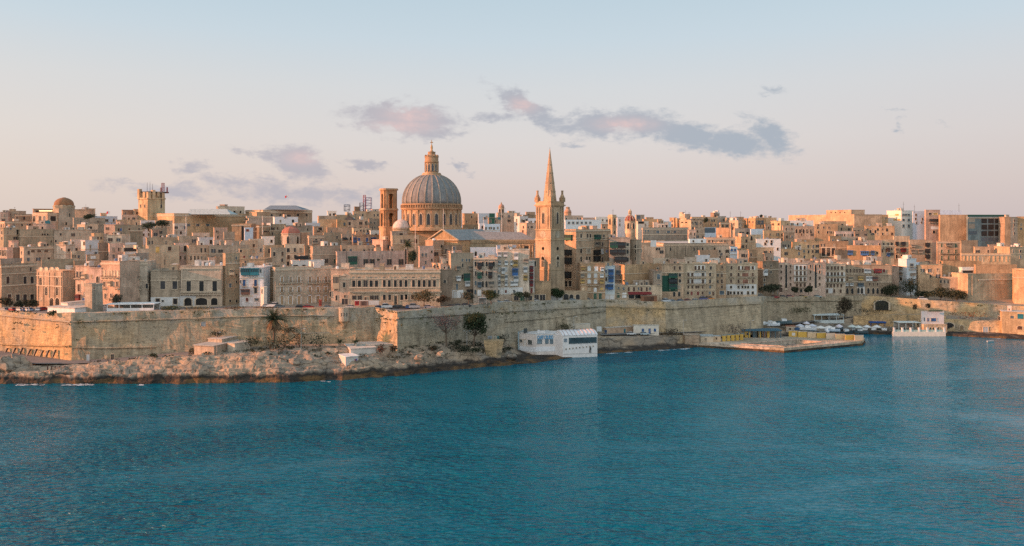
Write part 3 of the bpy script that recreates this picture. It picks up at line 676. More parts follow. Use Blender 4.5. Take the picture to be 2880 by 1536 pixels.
    if code in 'ha' and 'n' not in fl:      # houses whose openings are too small to place one by one
        if not rows and 'A' not in fl and fR.L > 3: fl['A'] = (max(1, int(fR.L / 2.7)), 3)
        elif rows and code == 'h' and 'A' not in fl and len(rows) < 3 and fR.L > 6: fl['A'] = (max(1, int(fR.L / 3.4)), 2)
        if 'L' not in fl and fL.L > 4 and wl > .05 and not any(xM > (r_[3][0] if not isinstance(r_[3][0], tuple) else r_[3][0][0]) for r_ in rows): fl['L'] = (max(1, int(fL.L / 4)), 2)
    if not fl.get('cor') and not fl.get('n') and rnd.random() < .45:
        for f in (fR, fL):
            if f.L > 2:
                b = MB(); b.box(-f.L / 2 - .1, f.L / 2 + .1, -.2, -.002, -.3, 0); p = f.pt(f.L / 2); obj('string_course', b, M_TRIM, root, loc=(p.x - O.x, p.y - O.y, hz - 4.2), rz=f.yaw)
    for key, f in (('A', fR), ('L', fL)):
        if key in fl:
            nc, nr = fl[key]; hh = min(hz - .5, 3.6 * nr + 1.0)
            for r_ in range(nr):
                for c_ in range(nc):
                    if rnd.random() < .22: continue
                    kind = rnd.choice('WWWWSB' if cat == 'house' else 'WWSBWG'); w = .95 + .25 * rnd.random(); h = 1.5 + .5 * rnd.random()
                    if kind == 'G': w, h = 2.0, 2.4
                    t = f.L * (c_ + .5 + .16 * (rnd.random() - .5)) / nc
                    if f.L / nc < w * 1.25: w = f.L / nc * .7
                    z = zt - par - 1.1 - h - 3.3 * r_ - .4 * rnd.random()
                    put(kind, f, t, z, w, h, PC[rnd.choice('ddnnlks' if kind != 'G' else 'gkbws')])
    if 'k' in fl or 'cor' in fl: pass
    if fl.get('cor'):
        for f in (fR, fL):
            if f.L > 1:
                b = MB(); b.box(-f.L / 2 - .3, f.L / 2 + .3, -.38, -.002, -.45, 0); b.box(-f.L / 2 - .15, f.L / 2 + .15, -.2, -.002, -.8, -.452); p = f.pt(f.L / 2)
                obj('cornice', b, M_TRIM, root, loc=(p.x - O.x, p.y - O.y, hz - par - .1), rz=f.yaw)
    # roof clutter
    if not fl.get('n') and area > 25:
        def rp(k=.7):
            s_, t_ = .15 + k * rnd.random(), .25 + .6 * rnd.random(); p = C + (PR - C) * s_ + (PL - C) * t_; return p.x - O.x, p.y - O.y
        zr = hz - par - .02; n_ = max(2, min(6, int(area / 45)))
        for _ in range(n_):
            if rnd.random() < .62:
                x, y = rp(); w, d, h = 1.5 + 2.2 * rnd.random(), 1.6 + 2 * rnd.random(), 1.7 + 1.0 * rnd.random(); b = MB(); b.box(-w / 2, w / 2, -d / 2, d / 2, 0, h); b.box(-w / 2 - .08, w / 2 + .08, -d / 2 - .08, d / 2 + .08, h, h + .15)
                rm = obj('roof_room', b, M_STONE, root, rnd.choice([WALLC['t'], WALLC['p'], WALLC['c'], WALLC['c'], WALLC['w'], (.72, .66, .58)]), (x, y, zr), rz=fR.yaw)
                if rnd.random() < .6: obj('door', ME['D'], None, rm, PC[rnd.choice('ndkl')], (w * (.3 * rnd.random() - .15), -d / 2, 0), scale=(.85, 1, 1.7))
            if rnd.random() < .45:
                x, y = rp(); b = MB(); r_ = .5 + .2 * rnd.random(); b.lathe([(r_, .3), (r_, 1.3), (r_ * .6, 1.5), (.05, 1.55)], 10)
                for sx in (-.3, .3): b.box(sx - .05, sx + .05, -.05, .05, 0, .32)
                obj('water_tank', b, M_PAINT, root, rnd.choice([(.75, .74, .7), (.75, .74, .7), (.15, .2, .28), (.5, .45, .4)]), (x, y, zr))
        if rnd.random() < .35:
            x, y = rp(); h = 2 + 2.5 * rnd.random(); b = MB(); b.tube([(0, 0, 0), (0, 0, h)], .05, n=4)
            for k in range(3): b.box(-.5 + .1 * k, .5 - .1 * k, -.03, .03, h - .2 - .25 * k, h - .14 - .25 * k)
            obj('antenna', b, M_IRON, root, loc=(x, y, zr), rz=rnd.random() * 3)
    root['_'] = 0; del root['_']
    return root, O, C, PR, PL, PB, zt
def parse_rows(txt):
    out = []
    for part in txt.split(';'):
        part = part.strip()
        if not part: continue
        f = part.split(); xs = []
        for s_ in f[4].split(','):
            xs.append(tuple(float(v) for v in s_.split('-')) if '-' in s_ else float(s_))
        out.append((f[0].replace('.', ''), float(f[1]), float(f[2]), xs, float(f[3])))
    return out
def town(table):
    for ln in table.strip().splitlines():
        ln = ln.strip()
        if not ln or ln[0] == '#': continue
        fs = [s_.strip() for s_ in ln.split('|')]
        hd = fs[0].split(); code = hd[0]; xL, xM, xR, yt = (float(v) for v in hd[1:5]); Y = None; fl = {}
        for tk in hd[5:]:
            if tk[0] == '@': Y = float(tk[1:])
            elif tk[0] in 'AL' and 'x' in tk: fl[tk[0]] = tuple(int(v) for v in tk[1:].split('x'))
            elif '=' in tk: k_, v_ = tk.split('='); fl[k_] = float(v_)
            elif tk[0] == '+': Y = lerp(FRONT, xM) + float(tk[1:])
            else: fl[tk] = 1
        building(code, xL, xM, xR, yt, Y, WALLC[fs[1]], fs[2], parse_rows(fs[3]) if len(fs) > 3 else [], fl)
# ------------------------------------------------------------------ the town: kind, left / corner / right columns, roof row | wall colour | label | facade rows
FRONTROW = '''
p 0 4 103 743 @333 cor | s | long shaded palace at the left edge of the photo with two rows of dark windows | Wn 778 798 8 70,90;Wn 752 762 5 86;Wn 828 846 9 26,50,70,90;C 800 803 0 4-103;C 768 770 0 4-103;Wn 778 798 8 22
c 103 103 176 758 @332 yaw=-27 dep=5 n | y | sunlit orange church front with stepped gable and three round niches | Ac 752 763 8 115,130,146,161;Ad 780 802 7 115,161;Ad 807 830 7 131,161;Ad 838 862 10 146,162;O 766 860 3 107,122,138,153,172;C 803 805 0 103-176;As 836 848 9 117;C 776 778 0 103-176
b 176 176 213 762 @339 yaw=22 dep=8 | s | dull stone side wing of the orange church with small grey windows | Wl 777 793 7 198;Wl 816 830 7 198;Ws 838 850 10 200
h 212 212 252 747 @325 yaw=-16 | p | pale peach house with vaulted grey roof and red ground floor shopfront | Wn 764 780 5 218,227;Gc 770 782 10 238;N 778 784 0 212-230;Wk 800 820 6 222;Gr 828 846 10 221;Db 838 850 9 237;Wc 797 806 5 240;As 820 833 7 240
h 250 250 286 752 @322.5 yaw=-20 | p | sunlit peach house with tall arched window, beside the tapering stone tower | Ad 777 797 7 275;Wo 773 782 4 258;Wn 796 806 4 262;Wn 800 815 4 277
p 285 285 337 733 @320.5 yaw=-24 cor | p | tall narrow orange-lit palace with five slim windows above a long iron balcony | Wc 762 778 4 293,304,313,321,331;N 775 782 0 288-332;Wn 792 806 5 294,330;Gc 790 803 9 311;Wn 826 840 5 297,313,328;Wk 838 846 6 310;C 785 788 0 285-337;N 806 812 0 286-296,326-336
p 337 337 414 736 @324 yaw=9 cor | e | grey-tan palace with white bow balcony between two iron balconies | Wl 763 779 8 350,388;Gw 764 786 18 371;N 776 785 0 343-360,380-397;T 758 763 12 350,388;Wl 793 809 8 350,370,388;N 806 815 0 343-398;Wl 827 838 8 350,369;Wd 827 846 7 388;N 838 846 0 343-396;C 789 791 0 337-414;Wd 798 812 6 413
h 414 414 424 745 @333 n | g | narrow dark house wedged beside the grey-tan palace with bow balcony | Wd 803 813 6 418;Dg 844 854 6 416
h 424 424 506 760 @327 yaw=5 dep=14 | e | weathered old house with two big dark windows over a whitewashed ground floor | Wn 791 813 12 458,492;Pw 836 861 0 424-505;Wn 840 856 10 444,493;Wl 844 849 5 458;C 779 781 0 448-466,483-500;Wk 812 819 0.5 412
h 505 505 509 790 @327 n | s | slim party wall between the whitewashed house and the arcaded palace | Wd 792 810 2 507
p 508 508 624 748 @326.5 yaw=4 dep=15 cor | e | classical palace with stone balustrade, three tall dark windows and an arched loggia | Wd 791 819 11 531,567,604;C 785 788 0 510-622;Pw 832 860 0 506-551;Ad 838 860 18 529;Ad 838 858 28 567;Ad 838 858 16 603;N.s 820 829 0 508-624;C 819 824 0 508-624;T 783 788 20 531,567,604;O 758 820 3 512,622;Ws 774 779 1 529
h 623 623 640 752 @331 n | d | dark recess house with one tall arched opening beside the classical palace | Ad 794 855 13 631;Dg 842 858 11 632
h 627 634 674 712 @329 | s | tall plain tan house with small blue-paned windows, left of the white house with teal balcony | Ws 735 742 5 648,662;Gc 756 773 13 649;Wl 797 808 6 647;Wd 771 776 4 665;Wd 790 796 4 665;Wd 843 850 5 647,665;Wl 722 730 4 664;U 730 800 1 672
h 674 674 741 752 @327 yaw=3 | q | white house with a long teal enclosed balcony | Gt 754 774 25 691.5;Gt 754 774 23 716.5;Wb 787 806 7 687,719;N 799 806 0 681-695,711-727;Gm 813 828 24 691;Wd 809 825 7 719;Wl 788 797 3 677;Wl 839 846 10 722;Wr 838 848 5 695;C 831 834 0 675-710;Wl 758 766 4 678,733
h 733 742 751 807 @323 n | w | small white corner turret with a slit window beside the teal balcony house | Wd 814 825 2 737
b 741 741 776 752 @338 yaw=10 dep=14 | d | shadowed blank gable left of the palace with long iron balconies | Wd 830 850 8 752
p 768 774 935 752 @328 k=14 cor | e | broad tan palace with two long dark balconies and pale-framed shutters | Fo 778 794 8 793,817,841,871,894,916;N 789 797 0 785-850,862-927;Fo 806 821 9 793,817,841,871,894,916;N 817 825 0 786-800,809-825,834-847,864-877,886-901,909-922;Fo 831 855 10 793,817,841,871,894,916;C 826 828 0 776-934;C 802 804 0 776-934;T 774 778 11 793,817,841,871,894,916
h 931 931 983 756 @329 yaw=0 | p | pinkish house with a corner balcony room and a wide dark garage door | Gc 774 812 17 946;Wd 795 808 6 968;Wd 831 845 4 946;Dn 840 856 15 970;T 770 776 14 967;Wd 830 837 4 970;Wd 820 835 4 929
p 982 982 1238 759 @329 yaw=3 dep=16 cor | e | very long tan palace with two rows of dark shutters and a columned portal | Sd 788 807 5 1028;Wd 789 807 8 995,1011,1044,1059;Wd 788 807 7 1081,1095,1112,1127,1142;Wd 788 807 7 1163,1179,1193,1208,1222;C 783 785 0 983-1237;A.s 778 786 9 995,1011,1044,1059,1081,1112,1142,1163,1193,1222;T 777 784 12 1028,1095,1127,1179,1208;N.s 813 820 0 984-1070,1090-1138,1160-1242;C 820 824 0 984-1070,1090-1138,1160-1242;Sd 831 843 5 996,1012,1046,1059;Wd 829 844 7 1081,1096,1130,1142;Dd 832 856 6 1113;O 830 856 2 1107,1119;C 827 830 0 1104-1122;Dk 836 856 5 1028;Wd 829 842 7 1143,1160;Pw 845 858 0 1030-1066;C 808 810 0 982-1238
'''
FRONTROW2 = '''
h 1237 1237 1272 758 @334 yaw=14 dep=12 | d | brown shaded house wall right of the very long tan palace | Wd 788 796 7 1251;Wd 750 756 4 1250,1262;Wd 745 755 3.5 1223
a 1262 1268 1332 712 @338 k=20 | s | narrow tan apartment house with a big green enclosed balcony | Gg 769 790 17 1312;Wd 772 786 4 1300;Gw 790 805 13 1313;Wl 798 815 5 1285;Gs 748 760 12 1287,1322;Gw 776 790 12 1288;Pw 816 838 0 1272-1303;Dw 820 838 8 1280;Wl 728 736 4 1300,1312,1320;M 814 820 0 1312-1332;Dg 820 836 5 1308;Wd 741 752 4 1301
a 1331 1331 1399 726 @340 yaw=-1 | e | apartment house with a scalloped cornice and paired green and dark balconies | Wd 736 750 5 1338,1358,1369,1389;Gd 738 756 12 1349,1380;Wd 763 776 4 1338,1358,1368;Gg 766 783 12 1349;Gd 764 782 11 1379;Wl 790 803 5 1338;Gl 793 808 11 1349;Ad 790 808 5 1358,1368;Gs 790 806 16 1382;A.l 815 828 5 1337,1358,1392;Dw 815 832 9 1348;C 726 730 0 1331-1399;As 729 733 7 1338,1348,1358,1368,1378,1388
a 1398 1398 1488 702 @347 yaw=-2 | e | crowded tan apartment house covered with white and cream box balconies | Gw 708 722 11 1405,1422;Gw 710 730 11 1452;Gw 733 745 9 1405,1424,1440;Gy 733 749 14 1449;Bw 752 764 5 1405,1424;Gw 752 770 10 1416;Gb 755 775 16 1449;Gw 750 766 11 1478;Gw 772 788 8 1404,1424;Gc 774 790 10 1414;Gw 775 791 14 1452;Gy 774 788 11 1478;Gw 790 804 8 1404,1424,1440;Gw 790 803 14 1450;Pw 808 828 0 1400-1470;Dw 810 828 6 1412,1436;Dr 816 824 4 1423;Wl 816 827 4 1402,1446;Gs 728 740 12 1480
h 1487 1487 1503 735 @351 n | w | slim white house with three stacked wine-red balcony boxes | Gr 748 764 10 1495;Gr 768 784 10 1495;Gr 788 805 10 1495;Dr 810 826 5 1495
b 1500 1500 1549 790 @355 n yaw=-2 | t | plain tan walled terrace with a hedge at the foot of the spire tower | Dn 829 844 13 1508,1526;U 798 824 1 1504
b 1440 1440 1502 826 @346 n yaw=4 dep=6 | s | low row of stone garages below the white box balconies | Dn 832 845 11 1452,1490;Dg 832 846 12 1470;Dl 832 845 9 1480
b 1540 1540 1652 820 @358 n yaw=4 dep=4 | s | low row of arched stone garages at the foot of the tall spire tower | Ad 827 843 13 1592;Ad 828 842 10 1607,1625;Dl 828 844 9 1543;Pw 832 845 0 1549-1584
a 1588 1620 1716 645 @384 k=50 | t | tall many-storeyed block right of the spire tower with a dark side street face | Wd 658 671 4 1634,1652,1660;Wd 660 672 4 1698;Gg 660 673 16 1679;Wd 682 695 4 1694;Gs 680 694 15 1678;Wd 700 712 5 1634;Ws 700 713 9 1655;Gd 703 717 16 1677;Bw 700 714 6 1694;Wb 702 710 4 1706;Wd 722 736 4 1634,1650,1658;Gd 720 735 16 1677;Wd 724 736 5 1694;Gg 660 675 20 1599;Gd 702 718 20 1598;Gd 724 742 20 1598;Gd 764 782 20 1597;C 674 676 0 1620-1716;C 695 697 0 1620-1716;Wd 790 806 7 1592,1604;C 648 651 0 1588-1716
a 1714 1714 1772 668 @386 yaw=-2 | s | block with a full-width stack of dark green glazed balconies | Gg 681 697 22 1726;Gd 681 697 22 1748;Wd 684 694 6 1765;Gd 702 716 22 1726,1748;Wd 702 714 6 1765;Gd 722 737 20 1738;Gd 722 737 14 1755;Wd 724 736 6 1765;Wd 744 754 6 1765;Gd 742 756 12 1751;Gl 760 773 13 1740;Wl 762 772 6 1763;N 777 786 0 1730-1756
h 1769 1790 1804 674 @388 k=55 | s | tall bare corner house with a vertical joint right of the dark green balconies | Wd 688 700 4 1787;Wd 702 712 4 1787;Wd 724 732 4 1787
a 1633 1633 1702 741 @366 yaw=2 | o | colourful ochre apartment house with yellow and white balconies | Gy 750 758 11 1640;Aw 748 762 8 1657;Bw 750 762 8 1677;Gw 752 762 10 1693;C 764 766 0 1633-1702;Aw 768 782 8 1657,1675;Gs 770 780 10 1638;Gw 770 780 10 1692;Gy 786 796 11 1638;Aw 786 798 8 1657,1675;N 797 803 0 1650-1684;Gy 786 797 11 1692;C 800 802 0 1633-1648;Wc 810 818 6 1640,1657;Bw 810 820 7 1674;Wy 808 816 8 1692;Dg 825 841 7 1674,1688;C 822 824 0 1633-1702
h 1700 1700 1729 748 @369 yaw=2 | b | narrow pale house with a tall stack of blue balconies | Gb 757 773 14 1718;Gb 775 793 14 1718;Wb 760 768 4 1704;Gb 799 814 16 1716;Gb 801 810 7 1703;Dw 830 843 24 1714;Wd 780 790 4 1705
h 1728 1728 1862 802 @372 yaw=0 dep=12 | c | low cream house with brown-shuttered doors and a dark red shop awning | Wk 808 819 5 1768,1783,1804,1819;Wl 808 813 4 1740;Wl 808 816 4 1754,1796,1828;M.r 821 827 0 1766-1832;Dg 824 838 6 1739;Bw 824 837 10 1756;Wd 826 840 14 1776,1794,1812;C 803 805 0 1765-1790,1798-1830
h 1726 1758 1862 745 @382 k=35 | t | big bare tan gable wall above the cream house with the red awning | Wd 787 792 4 1755;Wl 770 786 6 1852;Wl 800 815 8 1852;Wd 760 766 5 1745
a 1838 1838 1862 762 @374 yaw=0 n | s | narrow tan end house left of the dark green glazed tower of balconies | Wl 771 785 8 1852;Wl 800 814 8 1852;Wd 752 758 4 1850
a 1861 1861 1922 742 @376 yaw=2 | t | house fronted by a tall wall of dark green enclosed balconies | Gg 769 781 24 1892;Gd 784 798 24 1892;Gg 799 814 24 1892;Pg 775 820 0 1862-1906;Wk 749 759 5 1897,1912;Wd 769 778 6 1912;Wd 786 797 6 1912;Ws 803 812 6 1910;Ad 820 834 6 1896,1910;C 766 768 0 1861-1922;C 795 797 0 1906-1922
a 1921 1921 2014 741 @379 yaw=2 | e | tan flats with white recessed loggias and a row of small upper balconies | Pw 746 759 0 1953-1983;Wk 748 759 5 1956,1966,1977;N 757 761 0 1952-1986;Wn 749 758 5 1999;Pw 764 778 0 1934-1986;Wk 766 777 5 1936,1947;Wd 767 776 6 1977;N 776 781 0 1932-1986;Wn 767 777 5 1997;N 776 780 0 1994-2006;Pw 785 798 0 1934-1986;Wk 786 797 5 1936,1947,1977;N 795 800 0 1932-1984;Wn 786 796 5 1997;N 796 800 0 1992-2006;Wk 804 811 4.5 1936,1947,1958,1964,1976;Wl 804 811 5 1997;Wd 820 828 5 1935;Dr 820 830 5 1945,1963;Wk 820 828 5 1976;Wl 820 828 5 1996;Dk 820 831 5 2006;C 815 817 0 1925-2010
a 2013 2013 2042 744 @384 yaw=2 | o | narrow ochre flats with a central column of brown windows between the loggia blocks | Wk 748 755 5 2031;Wk 767 779 5 2030;Wk 786 797 5 2030;Wk 803 811 5 2030;Wn 768 778 4 2019;Wn 788 796 4 2019;Wl 818 829 11 2030;C 763 764 0 2013-2042
a 2041 2041 2131 741 @386 yaw=2 | e | loggia flats with a whitewashed lower half and long green-railed balconies | Pw 800 829 0 2041-2128;Wk 748 758 5 2057;Pw 748 759 0 2074-2092;Wk 749 759 5 2078,2089;Wm 749 760 14 2101;Pw 748 759 0 2110-2124;Wk 749 758 5 2117;N 757 761 0 2073-2095;Wk 768 777 5 2056;N 776 780 0 2050-2066,2072-2124;Wk 768 777 5 2077;Wm 768 778 16 2096;Wk 768 777 5 2117;Wk 786 795 5 2056;N 795 799 0 2072-2094;Wk 786 796 5 2077;Wm 786 797 14 2096;Wk 786 796 5 2117;Wd 804 811 4.5 2056,2077,2088,2096,2104,2117;Wd 820 828 5 2055,2065,2076,2086,2104,2117;Dd 819 830 5 2048,2104
h 2129 2145 2190 735 @408 k=42 | d | dark stone house with a single white balcony, beside dark trees | Gw 758 775 10 2151;N 750 756 0 2144-2160;Wd 744 752 4 2151,2168;Wd 762 770 4 2168;Wd 783 792 4 2150;Wl 798 804 4 2150
a 2188 2188 2322 738 @414 yaw=2 dep=14 | p | long peach flats with two dark vertical stair slots and white loggias | Wd 746 810 5 2211,2294;Wk 745 753 4.5 2197,2223,2279,2305;Wk 761 769 4.5 2197,2223,2279,2305;Wk 778 787 4.5 2197,2223,2279,2305;Wk 796 804 4.5 2223,2278,2305;Pw 745 760 0 2234-2268;Wk 748 759 5 2241,2252,2263;Pw 763 776 0 2234-2268;Wk 763 775 5 2241,2252,2263;N 772 776 0 2232-2268;Pw 779 792 0 2234-2268;Wk 781 791 5 2241,2252,2263;N 789 793 0 2232-2268;Wk 797 806 5 2241,2252,2263;N 806 810 0 2232-2268;Ak 809 821 9 2196;Wd 814 822 6 2241,2253;C 741 743 0 2230-2272,2288-2302;Wc 796 801 4 2196;Ac 814 822 8 2280
a 2320 2320 2378 741 @424 yaw=1 dep=14 | c | cream flats with three rows of turquoise-railed balconies | Wk 749 759 5 2328,2339,2348,2357,2368;Pw 766 777 0 2322-2376;Wk 766 776 5 2328,2339,2348,2357,2368;N.t 774 778 0 2322-2376;Pw 783 794 0 2322-2376;Wk 783 793 5 2328,2339,2348,2357,2368;N.g 791 796 0 2322-2376;Wk 799 808 4.5 2327,2337,2346,2356,2366;Wk 814 824 5 2326,2346,2364;Pw 811 825 0 2320-2342
a 2376 2376 2508 744 @433 yaw=-6 dep=14 | s | long tan terrace with pale blue box balconies and a dark red one | Wk 756 767 4 2382,2392,2402,2410,2418,2426;Gw 756 768 9 2434,2444;Gr 756 768 20 2468;Wr 757 766 6 2486;Gw 777 790 11 2440;Gw 777 790 9 2448;Gc 778 789 14 2391;Gy 778 788 12 2420;Gm 778 790 16 2460;Gw 796 804 10 2380,2394;Gl 796 806 16 2420;Wk 796 803 4 2446,2456,2468;Pw 806 827 0 2410-2432;Ad 810 826 6 2383,2397,2414,2424,2442,2456,2468,2480,2492;C 770 772 0 2376-2508;C 792 794 0 2376-2508
h 2506 2506 2528 748 @440 yaw=-14 n | p | plain peach end wall between the long terrace and the small white house
h 2526 2550 2577 728 @442 k=48 | b | small white and pale blue house with balconies above dark trees | Gs 750 757 12 2534;Gs 766 773 12 2534;Wd 780 788 5 2534;Wl 742 752 8 2564;N 752 758 0 2556-2576;Gs 768 775 12 2566
h 2577 2578 2602 738 @450 n | b | little turquoise-tinted terrace house beside the pale blue house
h 2582 2582 2650 745 @444 yaw=-14 | y | sunlit plain orange house with four faint windows above dark trees | Wc 760 770 4 2592,2606,2622,2637
h 2648 2648 2720 778 @438 yaw=-20 | y | low sunlit orange block with a flat cornice, beside the big shaded block | Wd 788 796 5 2646;C 781 783 0 2648-2720
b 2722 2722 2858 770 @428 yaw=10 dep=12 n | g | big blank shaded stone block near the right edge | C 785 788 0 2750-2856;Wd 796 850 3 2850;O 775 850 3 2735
b 2852 2852 2900 758 @420 yaw=-28 | o | sunlit ochre wall block at the right edge of the photo
k 2696 2706 2745 752 @440 n zb=16 | w | small white open pavilion with dark openings on a terrace near the right edge | Wd 761 768 26 2722
'''
